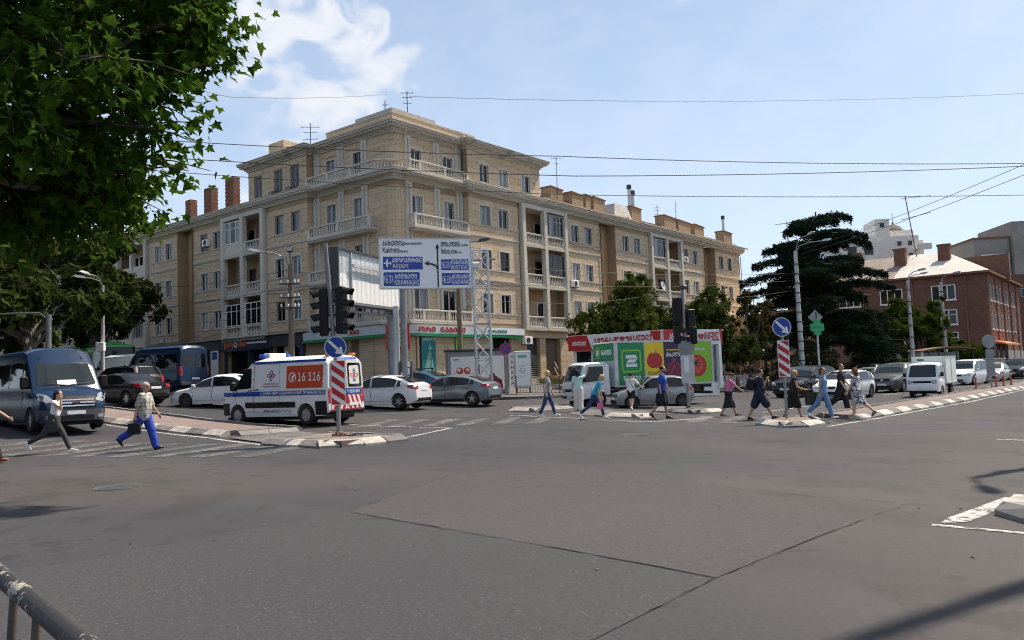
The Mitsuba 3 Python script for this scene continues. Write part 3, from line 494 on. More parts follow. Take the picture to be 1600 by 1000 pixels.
mat('brick_joint', (.26, .20, .165), .95)
mat('far_white', speck((.60, .575, .52), (.70, .67, .61), .3), .9)
mat('far_grey', speck((.20, .195, .175), (.29, .28, .25), .3), .9)
mat('soil', speck((.10, .085, .06), (.18, .15, .11), 1.5), .95)
mat('bark_pale', speck((.08, .075, .062), (.24, .225, .19), 2.6), .9)
mat('bark', speck((.07, .055, .045), (.15, .125, .10), 4), .95)
# ------------------------------------------------------------------ ground, roads, kerbs, markings
def _axis(lo, a, b, hi, fine, n):
    mid = np.arange(a, b + .01, fine)
    g = np.geomspace(1, 1 + abs(lo - a), n) - 1
    h = np.geomspace(1, 1 + abs(hi - b), n) - 1
    return np.unique(np.r_[a - g, mid, b + h])


_xs, _ys = _axis(-900, -60, 70, 1200, 1.0, 24), _axis(-400, -12, 100, 1500, 1.0, 24)
_X, _Y = np.meshgrid(_xs, _ys)
_n, _m = len(_xs), len(_ys)
_i = (np.arange(_m - 1)[:, None] * _n + np.arange(_n - 1)).ravel()
struct('road', tm(np.c_[_X.ravel(), _Y.ravel(), zg(_X, _Y).ravel()], np.c_[_i, _i + 1, _i + 1 + _n, _i + _n]), 'asphalt', smooth=True,
       label='worn grey asphalt of the wide crossing and its streets')

# lighter aggregate patch and darker resealed strips, each a thin overlay with its own cut edge
PATCH = Polygon([(-2.02, 9.72), (1.46, 6.16), (3.6, 8.55), (3.0, 10.5), (.6, 14.4), (-1.09, 12.79)])
struct('road_patch', drape(PATCH, .004, .6), 'road_patch', label='paler gravelly asphalt patch in the middle of the crossing')
struct('road_patch', drape(Polygon([(-2.06, 9.70), (1.44, 6.12), (.40, 4.80), (-.3, 3.9), (-4.2, 4.3), (-4.6, 6.9)]), .004, .6), 'road_seal', label='darker resealed asphalt below the pale patch')


def strip(pts, w, h, size=.8):
    return drape(LineString(pts).buffer(w / 2, cap_style='flat', join_style='mitre'), h, size)


def crack(pts, w, seed, seg=.18):
    r = np.random.default_rng(seed)
    c = V(LineString(pts).segmentize(seg).coords)
    c[1:-1] += r.normal(0, .012, (len(c) - 2, 2))
    polys, d = [], np.diff(c, axis=0)
    for i in range(len(d)):
        if r.random() < .24:
            continue
        n = V([-d[i][1], d[i][0]]) / np.linalg.norm(d[i]) * w * r.uniform(.25, 1.0)
        polys.append(Polygon([c[i] - n, c[i + 1] - n * .8, c[i + 1] + n * .8, c[i] + n]))
    return drape(union_all(polys), .008, .5)


for k, (pts, w) in enumerate([([(-2.05, 9.72), (1.46, 6.14)], .009), ([(-.35, 3.9), (.40, 4.80), (1.46, 6.16), (3.6, 8.55), (4.6, 9.6)], .006),
                              ([(-2.02, 9.72), (-1.1, 12.8), (.6, 14.5)], .012), ([(.7, 14.6), (3.1, 10.5), (5.2, 9.2)], .012),
                              ([(-.3, 11.2), (1.4, 11.6), (2.6, 11.2)], .012), ([(-7.4, 8.2), (-3.4, 8.6), (-1.0, 9.4)], .008),
                              ([(3.2, 13.4), (6.5, 13.0)], .014), ([(-1.0, 18.5), (3.5, 16.5), (7.2, 16.8)], .013)]):
    struct('road_crack', crack(pts, w, 30 + k), 'crack')

# manhole covers with the broken asphalt ring round them
for k, (x, y) in enumerate([(-6.35, 12.95), (3.0, 20.6)]):
    r = thing('manhole_cover', ['iron manhole cover set in the asphalt at the left of the crossing', 'iron manhole cover in the road before the middle traffic island'][k], 'manhole cover')
    z = float(zg(x, y))
    part(r, 'frame', moved(lathe([(.30, -.04), (.30, .009), (.36, .009), (.36, -.04)], 28), place(x, y, z)), 'pavement')
    part(r, 'lid', moved(lathe([(.001, .006), (.12, .009), (.13, .005), (.22, .005), (.23, .009), (.285, .009), (.285, -.03)], 28), place(x, y, z)), 'metal_dark')

# zebra crossings and lines (worn paint)
def bars(o, d, n, w, length, gap, h=.006):
    o, d = V(o, float), V(d, float) / np.linalg.norm(d)
    q = V([-d[1], d[0]])
    return [drape(Polygon([o + d * (i * gap), o + d * (i * gap + w), o + d * (i * gap + w) + q * length, o + d * (i * gap) + q * length]), h, .8) for i in range(n)]


for m in bars((-14.9, 20.6), (.86, -.30), 9, .55, 3.4, 1.15):
    struct('zebra_stripe', m, 'zebra_paint')
for m in bars((-5.4, 26.6), (.93, -.15), 6, .5, 4.0, 1.15):
    struct('zebra_stripe', m, 'zebra_paint')
for m in bars((5.4, 26.0), (.55, -.2), 4, .5, 4.4, 1.1):
    struct('zebra_stripe', m, 'zebra_paint')
for pts, w in [([(-14.2, 28.1), (-9.2, 24.0), (-6.5, 20.8)], .12), ([(-3.2, 20.6), (-2.0, 24.9), (-6.0, 28.4)], .12), ([(-.2, 31.4), (3.2, 27.0), (4.3, 26.2), (7.6, 29.5)], .16),
               ([(8.9, 23.2), (11.0, 25.3), (13.5, 28.0), (19.3, 34.2), (28.6, 45.2)], .13), ([(4.15, 8.25), (4.84, 7.80), (6.2, 6.5)], .11), ([(10.5, 17.8), (11.4, 17.0)], .1),
               ([(9.6, 31.5), (13.0, 35.5)], .12), ([(15, 38), (17.4, 40.8)], .12), ([(20, 44), (22.4, 46.8)], .12), ([(26, 51), (28.4, 53.8)], .12)]:
    struct('road_marking', strip(pts, w, .006), 'road_paint')
for pts in ([(4.25, 8.30), (4.62, 8.42), (6.15, 9.95), (6.0, 10.1), (4.5, 8.62)],):
    struct('road_marking', drape(Polygon(pts), .006, .4), 'road_paint')
struct('road_marking', drape(Polygon([(5.15, 8.85), (5.35, 8.8), (5.42, 8.92), (5.2, 8.98)]), .006, .4), 'road_paint')


def kerb(root, pts, h=.17, w=.34, block=1.0, mats=('kerb_white', 'kerb_grey'), seed=0, face=.24, first=0, name='kerb_stone'):
    """slanting kerb blocks laid along a line; the inner side is to the left of the line's direction"""
    r = np.random.default_rng(seed)
    L = LineString(pts)
    n = max(1, round(L.length / block))
    for i in range(n):
        a, b = L.interpolate(i * L.length / n + .008), L.interpolate((i + 1) * L.length / n - .008)
        a, b = V(a.coords[0]), V(b.coords[0])
        d = (b - a) / np.linalg.norm(b - a)
        q = V([-d[1], d[0]])
        dz = r.uniform(-.012, .012, 4)
        off = r.uniform(-.015, .015)
        def P(p, k, z):
            v = p + q * (k + off)
            return [v[0], v[1], float(zg(*v)) + z]
        bot = [P(a, 0, -.06), P(b, 0, -.06), P(b, w, -.06), P(a, w, -.06)]
        low = [P(a, 0, .05 + dz[0]), P(b, 0, .05 + dz[1])]
        top = [P(a, face, h + dz[2]), P(b, face, h + dz[3]), P(b, w, h + dz[3]), P(a, w, h + dz[2])]
        part(root, name, hullof(bot + low + top), mats[(i + first) % len(mats)])


def island(name, poly, label, h=.15, m='red_paving'):
    k = uniq(name)
    scene[k] = mikit.ply(slab(poly, h, 1.5), 'mat_' + m)
    labels[k] = {'kind': 'structure', 'label': label}
    return k


# left traffic island along the left street
_e, _q = V([.778, -.628]), V([.628, .778])
P_ = lambda e, q: tuple(_e * e + _q * q)
il = island('traffic_island', Polygon([P_(-56, 13.55), P_(-22.2, 13.55), P_(-21.4, 15.2), P_(-56, 15.6)]), 'long left traffic island with reddish paving')
kerb(il, [P_(-44, 13.2), P_(-21.9, 13.2)], seed=1, first=1)
kerb(il, [P_(-21.3, 13.5), P_(-20.9, 15.3)], seed=2, mats=('concrete',), h=.16)
kerb(il, [P_(-21.6, 15.95), P_(-44, 15.95)], seed=3, mats=('concrete',))
iln = island('traffic_island', Polygon([P_(-17.5, 12.3), P_(-15.2, 12.3), P_(-15.2, 14.1), P_(-18.1, 14.2)]), 'small nose of the left traffic island carrying the signal pole')
kerb(iln, [P_(-18.0, 11.95), P_(-15.6, 11.9)], seed=4, mats=('kerb_grey', 'kerb_white', 'kerb_grey'), block=.78)
kerb(iln, [P_(-15.55, 11.9), P_(-15.0, 12.8)], seed=5, mats=('kerb_white',))
kerb(iln, [P_(-14.98, 12.85), P_(-14.95, 14.2)], seed=6, mats=('kerb_white', 'kerb_grey'), block=.9)
kerb(iln, [P_(-15.2, 14.45), P_(-18.2, 14.55)], seed=7, mats=('concrete',))
struct('island_ramp', drape(Polygon([P_(-21.2, 13.0), P_(-17.6, 12.2), P_(-18.0, 14.6), P_(-21.0, 15.4)]), .035, .6), 'pavement', label='low asphalted crossing gap through the left island')

# middle islands
ia = island('traffic_island', Polygon([(.3, 34.2), (2.1, 36.4), (1.9, 38.0), (-.2, 36.0)]), 'low paved middle island behind the walking woman', .12, 'pavement')
kerb(ia, [(-.3, 34.2), (.8, 33.1)], seed=8, mats=('kerb_white',), block=1.4)
kerb(ia, [(.85, 33.1), (2.6, 35.6)], seed=9, mats=('kerb_grey', 'concrete'), block=1.4)
ib = island('traffic_island', Polygon([(3.3, 29.9), (4.5, 28.8), (5.0, 29.6), (3.7, 31.0)]), 'short middle island with two pale kerb blocks', .14, 'pavement')
kerb(ib, [(2.9, 29.75), (3.25, 29.15)], seed=10, mats=('kerb_grey',))
kerb(ib, [(3.25, 29.1), (4.25, 28.15)], seed=11, mats=('kerb_white',), block=1.5)
kerb(ib, [(4.3, 28.12), (4.95, 28.9)], seed=12, mats=('kerb_white',))
ic = island('traffic_island', Polygon([(6.0, 33.6), (7.0, 31.6), (8.1, 32.6), (7.4, 35.4), (6.2, 35.6)]), 'middle island carrying the tall signal pole', .15, 'pavement')
kerb(ic, [(5.6, 33.6), (6.85, 31.2)], seed=13, mats=('concrete', 'kerb_grey'), block=1.3)
kerb(ic, [(6.9, 31.2), (8.35, 32.4)], seed=14, mats=('kerb_grey', 'kerb_white'), block=.95)
_pl = island('island_paving', Polygon([(2.0, 31.0), (3.0, 29.9), (6.3, 31.4), (5.4, 34.3), (2.7, 35.4)]), 'flat asphalt refuge between the middle kerbs', .02, 'pavement')

# right median
ird = island('traffic_island', Polygon([(10.6, 25.9), (13.0, 28.3), (18.8, 34.7), (28.4, 45.8), (46, 66.5), (45, 67.4), (27.6, 46.6), (18.0, 35.6), (12.3, 29.1), (10.3, 27.0)]), 'long narrow right median with reddish paving', .15)
kerb(ird, [(10.75, 25.3), (13.3, 28.0), (19.1, 34.4), (28.7, 45.5), (46.4, 66.2)], seed=15)
kerb(ird, [(45, 67.9), (27.2, 46.9), (17.6, 35.9), (11.9, 29.4), (9.9, 27.1)], seed=16, mats=('concrete',))
irn = island('traffic_island', Polygon([(7.6, 24.3), (8.0, 23.5), (8.8, 24.0), (9.2, 25.6), (8.5, 26.0)]), 'small nose island carrying the right arrow sign', .14)
kerb(irn, [(7.25, 24.6), (7.6, 23.15)], seed=17, mats=('kerb_white',), block=2)
kerb(irn, [(7.62, 23.1), (8.35, 23.2)], seed=18, mats=('kerb_grey',))
kerb(irn, [(8.37, 23.2), (9.15, 24.0)], seed=19, mats=('kerb_white',))
kerb(irn, [(9.4, 24.3), (9.65, 25.8)], seed=20, mats=('kerb_white', 'kerb_grey'), block=.8)

# near right corner: kerb of the pavement that runs out of the frame
ipr = island('pavement', Polygon([(5.75, 9.1), (5.28, 8.62), (5.35, 8.35), (6.6, 7.0), (20, 12), (16, 20)]), 'pavement corner at the right edge', .14, 'pavement')
kerb(ipr, [(5.55, 9.35), (5.05, 8.75), (5.02, 8.42), (5.22, 8.12), (6.4, 6.75)], seed=21, mats=('kerb_white', 'concrete'), block=.62, h=.16, w=.26, face=.1)

# pavement round the apartment block (block frame: a along the right street, b along the left street)
O = V([-7.23776611, 50.44197208])
def B(a, b):
    return O + DR * a + DL * b
_c = [B(-4.6, 60)]
_c += [B(-4.6, 0)] + [B(.9 - 5.5 * math.cos(t), -5.0 - 5.5 * math.sin(t)) for t in np.linspace(0, math.pi / 2, 8)] + [B(70, -10.5)]
paving = Polygon(_c + [B(70, 30), B(30, 60)])
island('pavement', paving, 'asphalted pavement round the corner apartment block', .15, 'pavement')
kerb(uniq('pavement_kerb'), [tuple(c) for c in _c[1:]] , h=.165, w=.2, face=.03, block=1.6, mats=('concrete', 'kerb_grey'), seed=22)
# far side of the right street and the left side of the left street
island('pavement', Polygon([B(68, -10.5), B(200, -10.5), B(200, 60), B(71, 30)]), 'pavement before the far brick block', .15, 'pavement')
island('pavement', Polygon([B(-16.8, -1), B(-16.8, 90), B(-40, 90), B(-40, -1)]), 'tree shaded pavement across the left street', .15, 'pavement')
# ------------------------------------------------------------------ the corner apartment block
BM = axes([O[0], O[1], 0], [DR[0], DR[1], 0], [DL[0], DL[1], 0], [0, 0, 1])
blk = thing('apartment_block', 'four and five storey cream stone corner apartment block with balustraded balconies', 'building')
rng = np.random.default_rng(5)


def bpart(name, mesh, m, parent=None, **kw):
    return part(parent or blk, name, moved(mesh, BM), m, **kw)


class Wall:
    """a straight piece of facade: s runs along it, t outwards"""

    def __init__(self, p, d, n):
        self.p, self.d, self.n = V(p, float), V(d, float), V(n, float)
        self.M = axes([*self.p, 0], [*self.d, 0], [*self.n, 0], [0, 0, 1])

    def mesh(self, m):
        return moved(m, self.M)

    def box(self, s0, s1, t0, t1, z0, z1):
        return self.mesh(bx(s0, s1, t0, t1, z0, z1))

    def put(self, name, mesh, m, parent=None, **kw):
        return part(parent or blk, name, moved(self.mesh(mesh), BM), m, **kw)


WR = Wall((7.139, 0), (1, 0), (0, -1))       # right facade, s from the step beside the corner
WL = Wall((0, 8.851), (0, 1), (-1, 0))       # left facade

E_END = 55.3
# footprints (a, b)
crn = [(.65 + .62 * (1 - math.cos(t)), .65 + .75 * (1 - math.sin(t))) for t in np.linspace(0, math.pi / 2, 6)]      # a small rounding of the corner
upper = [(12, 60), (12, 12), (E_END, 12), (E_END, .7), (53.3, 0), (47.1, 0), (47.1, 1.0), (44.3, 1.0), (44.3, 0), (39.1, 0), (39.1, 1.3), (32.5, 1.3), (32.5, 0), (26.6, 0), (26.6, 1.0), (24.05, 1.0), (24.05, 0),
         (19.1, 0), (19.1, 1.3), (13.1, 1.3), (13.1, .3), (12.7, .3), (12.7, 0), (7.14, 0), (7.14, .65)] + crn[::-1] + [(.65, 8.85), (0, 8.85), (0, 13.7), (.3, 13.7), (.3, 13.95), (1.3, 13.95), (1.3, 19.8), (0, 19.8), (0, 24.05),
         (1.0, 24.05), (1.0, 26.55), (0, 26.55), (0, 31.4), (1.3, 31.4), (1.3, 37.3), (0, 37.3), (0, 42.2), (1.0, 42.2), (1.0, 44.6), (0, 44.6), (0, 60)]
upper = Polygon(upper).buffer(0)
crn0 = [(.2 + 1.6 * (1 - math.cos(t)), .2 + 2.2 * (1 - math.sin(t))) for t in np.linspace(0, math.pi / 2, 9)]
ground = Polygon([(12, 60), (12, 12), (E_END, 12), (E_END, .7), (53.3, .1), (.2 + 1.6, .2)][:-1] + [(13.1, .1)] + crn0[::-1] + [(.1, 8.85), (.1, 60)]).buffer(0)
top5 = Polygon([(12, 16.0), (12, 12), (15.6, 12), (15.6, 0), (7.14, 0), (7.14, .65)] + crn[::-1] + [(.65, 8.85), (0, 8.85), (0, 16.0)]).buffer(0)
eaves = Polygon([(12, 60), (12, 12), (E_END, 12), (E_END, .7), (53.3, 0), (7.14, 0), (7.14, .65), (.65, .65), (.65, 8.85), (0, 8.85), (0, 60)]).buffer(0)

# openings: (wall, s centre, width, z0, z1, style)
SILL = {2: 6.05, 3: 9.2, 4: 12.38, 5: 15.52}
wins = []
WRr, WLr = Wall((7.139, .65), (1, 0), (0, -1)), Wall((.65, 8.851), (0, 1), (-1, 0))
for k, s in enumerate((1.75, 3.8, 13.1, 15.07, 21.16, 23.22, 32.95, 35.05, 41.45, 43.6)):
    for f in (2, 3, 4):
        wins.append((WR, s, 1.1, SILL[f], SILL[f] + 1.4, 'brown' if (f == 3 and k < 2) else ('white' if rng.random() < .6 else 'dark')))
for k, s in enumerate((3.3, 1.35, 13.5, 11.6, 20.9, 19.1, 31.3, 29.6, 38.6, 36.9, 45, 47)):
    for f in (2, 3, 4):
        wins.append((WL, s, 1.06, SILL[f], SILL[f] + 1.38, ('dark' if f == 4 and k < 2 else 'white') if rng.random() < .7 else 'dark'))
for s in (1.77, 3.97, 6.68):
    wins.append((WR, s, 1.02, SILL[5], SILL[5] + 1.3, 'lightwhite'))
for s in (3.34, 1.37, 5.9):
    wins.append((WL, s, 1.02, SILL[5], SILL[5] + 1.6, 'louver'))
for f in (3, 4, 5):
    z = {3: 8.5, 4: 11.65, 5: 15.1}[f]
    for s in (-4.42, -1.33):
        wins.append((WRr, s, .98, z, SILL[f] + 1.32, 'white'))
    for s in (-1.87, -4.75):
        wins.append((WLr, s, .95, z, SILL[f] + 1.42, 'grid' if (f == 4 and s > -2) else 'dark'))
for s in (-4.3, -1.5):
    wins.append((WRr, s, 1.3, 5.4, 7.5, 'white'))
for s in (-1.87, -4.75):
    wins.append((WLr, s, 1.2, 5.4, 7.5, 'white'))

# core of the walls with the window recesses cut in
def cutter(w):
    return w[0].box(w[1] - w[2] / 2, w[1] + w[2] / 2, -.24, .5, w[3], w[4])


core = toman(prism(upper.buffer(-.035, join_style='mitre'), 5.0, 14.75)) + toman(prism(ground.buffer(-.035, join_style='mitre'), -1.0, 5.15)) + toman(prism(top5.buffer(-.035, join_style='mitre'), 14.7, 17.9))
gopen = [(WR, -4.37, 1.3, 1.55, 4.4), (WR, -1.3, .8, 1.55, 4.3), (WR, 3.3, 1.9, 1.1, 4.4), (WR, 7.05, 1.55, .9, 4.5), (WR, 9.6, 1.9, .9, 4.4), (WR, 15, 1.0, 1.9, 3.7), (WR, 22, 1.3, .9, 3.9), (WR, 34, 1.0, 1.1, 3.4), (WR, 37.5, 1.1, 1.1, 3.4), (WR, 42, 1.2, 1.0, 3.6), (WL, 2.6, 3.4, 1.0, 4.25), (WL, 7.6, 5.4, 1.0, 4.15), (WL, 13.4, 3.2, 1.2, 4.4),
         (WL, 20.3, 4.0, 1.3, 4.3), (WL, 26, 4.5, 1.5, 4.4), (WL, -4.6, .8, 2.0, 4.2)]
cut = m3.Manifold.batch_boolean([toman(cutter(w)) for w in wins] + [toman(g[0].box(g[1] - g[2] / 2, g[1] + g[2] / 2, -.55, .5, g[3], g[4])) for g in gopen], m3.OpType.Add)
wall = bpart('wall', tomesh(core - cut), 'stone_joint')

# ---- coursed stone: one block at a time round the openings
ROWS = [5.32, 5.69, 6.05]
for f in (2, 3, 4):
    z = SILL[f]
    ROWS += [z + 1.4 / 3, z + 2.8 / 3, z + 1.4]
    ROWS += [z + 1.4 + .42, z + 1.4 + .85, z + 1.4 + 1.3] if f < 4 else [14.2]
    if f < 4:
        ROWS += [SILL[f + 1]]
ROWS5 = [15.1, 15.52, 15.95, 16.39, 16.82, 17.2, 17.62]
ROWSG = [.7, 1.15, 1.6, 2.05, 2.5, 2.95, 3.4, 3.85, 4.32]
blocks = []        # (distance to the camera, mesh, material)


def course(W, s0, s1, rows, openings, bond=1.12, j=.011):
    for i in range(len(rows) - 1):
        z0, z1 = rows[i] + j, rows[i + 1] - j
        if z1 - z0 < .1:
            continue
        cuts = sorted((o[0], o[1]) for o in openings if o[2] < z1 - .02 and o[3] > z0 + .02 and o[1] > s0 and o[0] < s1)
        free, at = [], s0
        for a, b in cuts:
            if a > at + .05:
                free.append((at, min(a, s1)))
            at = max(at, b)
        if at < s1 - .05:
            free.append((at, s1))
        for a, b in free:
            off = (i % 2) * bond * .5 + s0
            e = [a]
            k = math.floor((a - off) / bond) + 1
            while off + k * bond < b - .16:
                if off + k * bond > a + .16:
                    e.append(off + k * bond + rng.uniform(-.09, .09))
                k += 1
            e.append(b)
            for c, d in zip(e[:-1], e[1:]):
                p = rng.uniform(-.004, .006)
                m = moved(W.mesh(hexa([[c + j, -.05, z0], [d - j, -.05, z0], [d - j, p, z0], [c + j, p, z0]], [[c + j, -.05, z1], [d - j, -.05, z1], [d - j, p, z1], [c + j, p, z1]])), BM)
                blocks.append((float(np.hypot(*(m.vertices.mean(0)[:2]))), m, ('stone', 'stone', 'stone_b', 'stone_c')[rng.integers(4)]))


def holes(W, extra=()):
    return [(w[1] - w[2] / 2, w[1] + w[2] / 2, w[3] + .02, w[4] - .02) for w in wins if w[0] is W] + list(extra)


U = ROWS
for s0, s1 in ((0, 5.56), (11.96, 16.91), (19.46, 25.36), (31.96, 37.16), (39.96, 46.16)):
    course(WR, s0, s1, U, holes(WR))
for s0, s1 in ((0, 4.85), (10.95, 15.2), (17.7, 22.55), (28.45, 33.35)):
    course(WL, s0, s1, U, holes(WL))
course(WR, 0, 8.46, ROWS5, holes(WR))
course(WL, 0, 7.15, ROWS5, holes(WL))
for W, a, b in ((WRr, -5.87, 0), (WLr, -7.45, 0)):
    course(W, a, b, U, holes(W))
    course(W, a, b, ROWS5, holes(W))
def round_corner(arc, rows, deep=.08, j=.011):
    """curved blocks, each course split at another point of the arc"""
    arc = V(arc)
    c = V([arc[:, 0].max() + .1, arc[:, 1].max() + .1])
    for i in range(len(rows) - 1):
        n = len(arc) - 1
        h = n // 2 + (i % 2) - (0 if n % 2 else 1) + (1 if n % 2 == 0 and i % 2 else 0)
        for a, b in ((0, h), (h, n)):
            o = arc[a:b + 1]
            inn = o + (c - o) * deep
            if rows[i + 1] - rows[i] < .1 or len(o) < 2:
                continue
            m = moved(prism(Polygon(np.vstack([o, inn[::-1]])).buffer(-.006), rows[i] + j, rows[i + 1] - j), BM)
            blocks.append((float(np.hypot(*(m.vertices.mean(0)[:2]))), m, ('stone', 'stone', 'stone_b', 'stone_c')[rng.integers(4)]))


round_corner(crn, U)
round_corner(crn, ROWS5)
W_step = Wall((7.14, .65), (0, -1), (-1, 0))
course(W_step, 0, .65, U, [])
W_step2 = Wall((.65, 8.85), (-1, 0), (0, -1))
course(W_step2, 0, .65, U, [])
gR = Wall((7.139, .12), (1, 0), (0, -1))
course(gR, -5.3, 46, ROWSG, [(g[1] - g[2] / 2 - .05, g[1] + g[2] / 2 + .05, g[3], g[4]) for g in gopen if g[0] is WR], bond=.95)
round_corner(crn0, ROWSG, .05)
gL = Wall((.2, 8.851), (0, 1), (-1, 0))
course(gL, -6.4, .4, ROWSG, [(-5.0, -4.2, 2.0, 4.2)], bond=.95)
blocks.sort(key=lambda t: t[0])
for d, m, mm in blocks[:300]:
    part(wall, 'stone_block', m, mm)
for mm in ('stone', 'stone_b', 'stone_c'):
    part(wall, 'stone_course', cat(*[b[1] for b in blocks[300:] if b[2] == mm]), mm, stuff=True)

# plain rendered strips, loggia backs, plinth
for W, s0, s1, t in ((WR, 5.58, 5.95, -.29), (WR, 5.97, 11.94, -1.29), (WR, 16.93, 19.44, -.99), (WR, 25.38, 31.94, -1.29), (WR, 37.18, 39.94, -.99), (WL, 4.87, 5.08, -.29), (WL, 5.12, 10.93, -1.29), (WL, 15.22, 17.68, -.99), (WL, 22.57, 28.43, -1.29)):
    bpart('rendered_panel', W.box(s0, s1, t - .03, t + .012, 5.25, 14.6), 'loggia_wall' if t < -1.1 else 'render_tan')
bpart('plinth', cat(WR.box(-5.2, 46, -.3, .02, .3, 1.32), WL.box(-6.2, 2, -.3, .02, .4, 1.5)), 'trim_worn')
# cover the ground-floor front above the shop line
bpart('frieze', cat(WR.box(5.5, 11.9, -.4, -.06, 4.36, 5.0), WR.box(12.2, 46.1, -.3, -.05, 4.36, 5.1)), 'stone')


def ring(poly, layers, name, m, hole=.45, parent=None):
    ms = []
    for o, z0, z1 in layers:
        q = poly.buffer(o, join_style='mitre').difference(poly.buffer(-hole, join_style='mitre'))
        ms.append(prism(q, z0, z1))
    return bpart(name, cat(*ms), m, parent)


CORN = [(.10, -.52, -.38), (.22, -.38, -.24), (.48, -.24, -.10), (.60, -.10, .05), (.66, .05, .10)]
ring(eaves, [(o, 15.1 + a, 15.1 + b) for o, a, b in CORN], 'cornice', 'trim')
ring(Polygon([(12, 16.0), (12, 12), (15.6, 12), (15.6, 0), (7.14, 0), (7.14, .65), (.65, .65), (.65, 8.85), (0, 8.85), (0, 16.0)]), [(o, 18.15 + a, 18.15 + b) for o, a, b in CORN], 'cornice', 'trim_worn')
# string courses
for W, spans in ((WR, ((0, 5.56), (11.96, 16.91), (19.46, 25.36), (31.96, 37.16), (39.96, 46.16))), (WL, ((0, 4.85), (10.95, 15.2), (17.7, 22.55), (28.45, 33.35)))):
    for a, b in spans:
        for z in (8.31, 11.43):
            bpart('string_course', cat(W.box(a, b, -.05, .05, z, z + .07), W.box(a - .01, b + .01, -.05, .09, z + .07, z + .15)), 'trim_worn')
        for z in (5.95, 9.10, 12.28):
            bpart('string_course', W.box(a, b, -.05, .06, z, z + .08), 'trim_worn')
# attic wall over the corner and low parapets
attic = Polygon([(9, .9), (6.9, .9), (.9, .9), (.9, 7.7), (9, 7.7)])
bpart('parapet', cat(prism(attic.difference(attic.buffer(-.35, join_style='mitre')), 18.2, 19.0), prism(attic, 18.2, 18.5)), 'stone')
bpart('parapet', cat(prism(attic.buffer(.05).difference(attic.buffer(-.4, join_style='mitre')), 19.0, 19.1), prism(Polygon([(.85, .85), (4.9, .85), (4.9, 1.3), (1.3, 1.3), (1.3, 4.5), (.85, 4.5)]), 19.1, 19.32)), 'trim_worn')
bpart('parapet', cat(prism(sbox(7.3, .45, 15.4, .75), 18.2, 18.62), prism(sbox(7.25, .4, 12.4, .8), 18.62, 18.72)), 'trim_worn')
bpart('flat_roof', prism(top5.buffer(-.2), 18.12, 18.26), 'roof_tin')


# ---- windows
def window(W, s, w, z0, z1, style):
    h = z1 - z0
    fm = {'brown': 'frame_brown', 'dark': 'frame_grey', 'louver': 'louver', 'grid': 'frame_grey'}.get(style, 'frame_white')
    t0, t1, fw = -.17, -.11, .045
    ms = [bx(s - w / 2, s + w / 2, t0, t1, z0, z0 + fw), bx(s - w / 2, s + w / 2, t0, t1, z1 - fw, z1),
          bx(s - w / 2, s - w / 2 + fw, t0, t1, z0 + fw, z1 - fw), bx(s + w / 2 - fw, s + w / 2, t0, t1, z0 + fw, z1 - fw), bx(s - fw / 2, s + fw / 2, t0 - .004, t1 + .01, z0 + fw, z1 - fw)]
    if style == 'grid':
        ms += [bx(s - w / 2 + fw, s + w / 2 - fw, t0 + .01, t1 - .01, z0 + h * k - .02, z0 + h * k + .02) for k in (.25, .5, .75)]
    if style == 'brown':
        ms += [bx(s - w / 2 + fw, s + w / 2 - fw, t0 + .01, t1 - .01, z0 + h * .62 - .02, z0 + h * .62 + .02)]
    k = W.put('window', cat(*ms), fm)
    if style == 'louver':
        for i in range(2):
            a, b = s - w / 2 + fw + i * (w / 2 - fw / 2), s - fw / 2 + i * (w / 2 - fw / 2)
            sl = [hexa([[a, t0, z], [b, t0, z], [b, t0 + .012, z], [a, t0 + .012, z]], [[a, t1 - .012, z + .045], [b, t1 - .012, z + .045], [b, t1, z + .045], [a, t1, z + .045]]) for z in np.arange(z0 + fw, z1 - fw - .04, .055)]
            W.put('shutter_slats', cat(*sl), 'louver', k, stuff=True)
        W.put('pane', bx(s - w / 2, s + w / 2, -.225, -.2, z0, z1), 'glass_dark', k)
        return k
    for i in range(2):
        a, b = s - w / 2 + fw + i * (w / 2 - fw / 2), s - fw / 2 + i * (w / 2 - fw / 2)
        g = 'glass_curtain' if rng.random() < .32 else 'glass_dark'
        W.put('pane', bx(a, b, -.148, -.14, z0 + fw, z1 - fw), g, k)
    W.put('sill', bx(s - w / 2 - .1, s + w / 2 + .1, -.1, .07, z0 - .09, z0), 'trim_worn', k)
    if style != 'dark' or rng.random() < .5:
        sw = .13
        W.put('surround', cat(bx(s - w / 2 - sw, s - w / 2, -.04, .03, z0, z1 + sw), bx(s + w / 2, s + w / 2 + sw, -.04, .03, z0, z1 + sw), bx(s - w / 2, s + w / 2, -.04, .03, z1, z1 + sw)), 'trim', k)
    return k


for w in wins:
    window(*w)
_wc = Wall((53.3, 0), V([2.0, .7]) / math.hypot(2, .7), V([.7, -2.0]) / math.hypot(2, .7))
for f in (2, 3, 4):
    _wc.put('window', bx(.5, 1.35, -.03, .03, SILL[f], SILL[f] + 1.3), 'frame_brown')


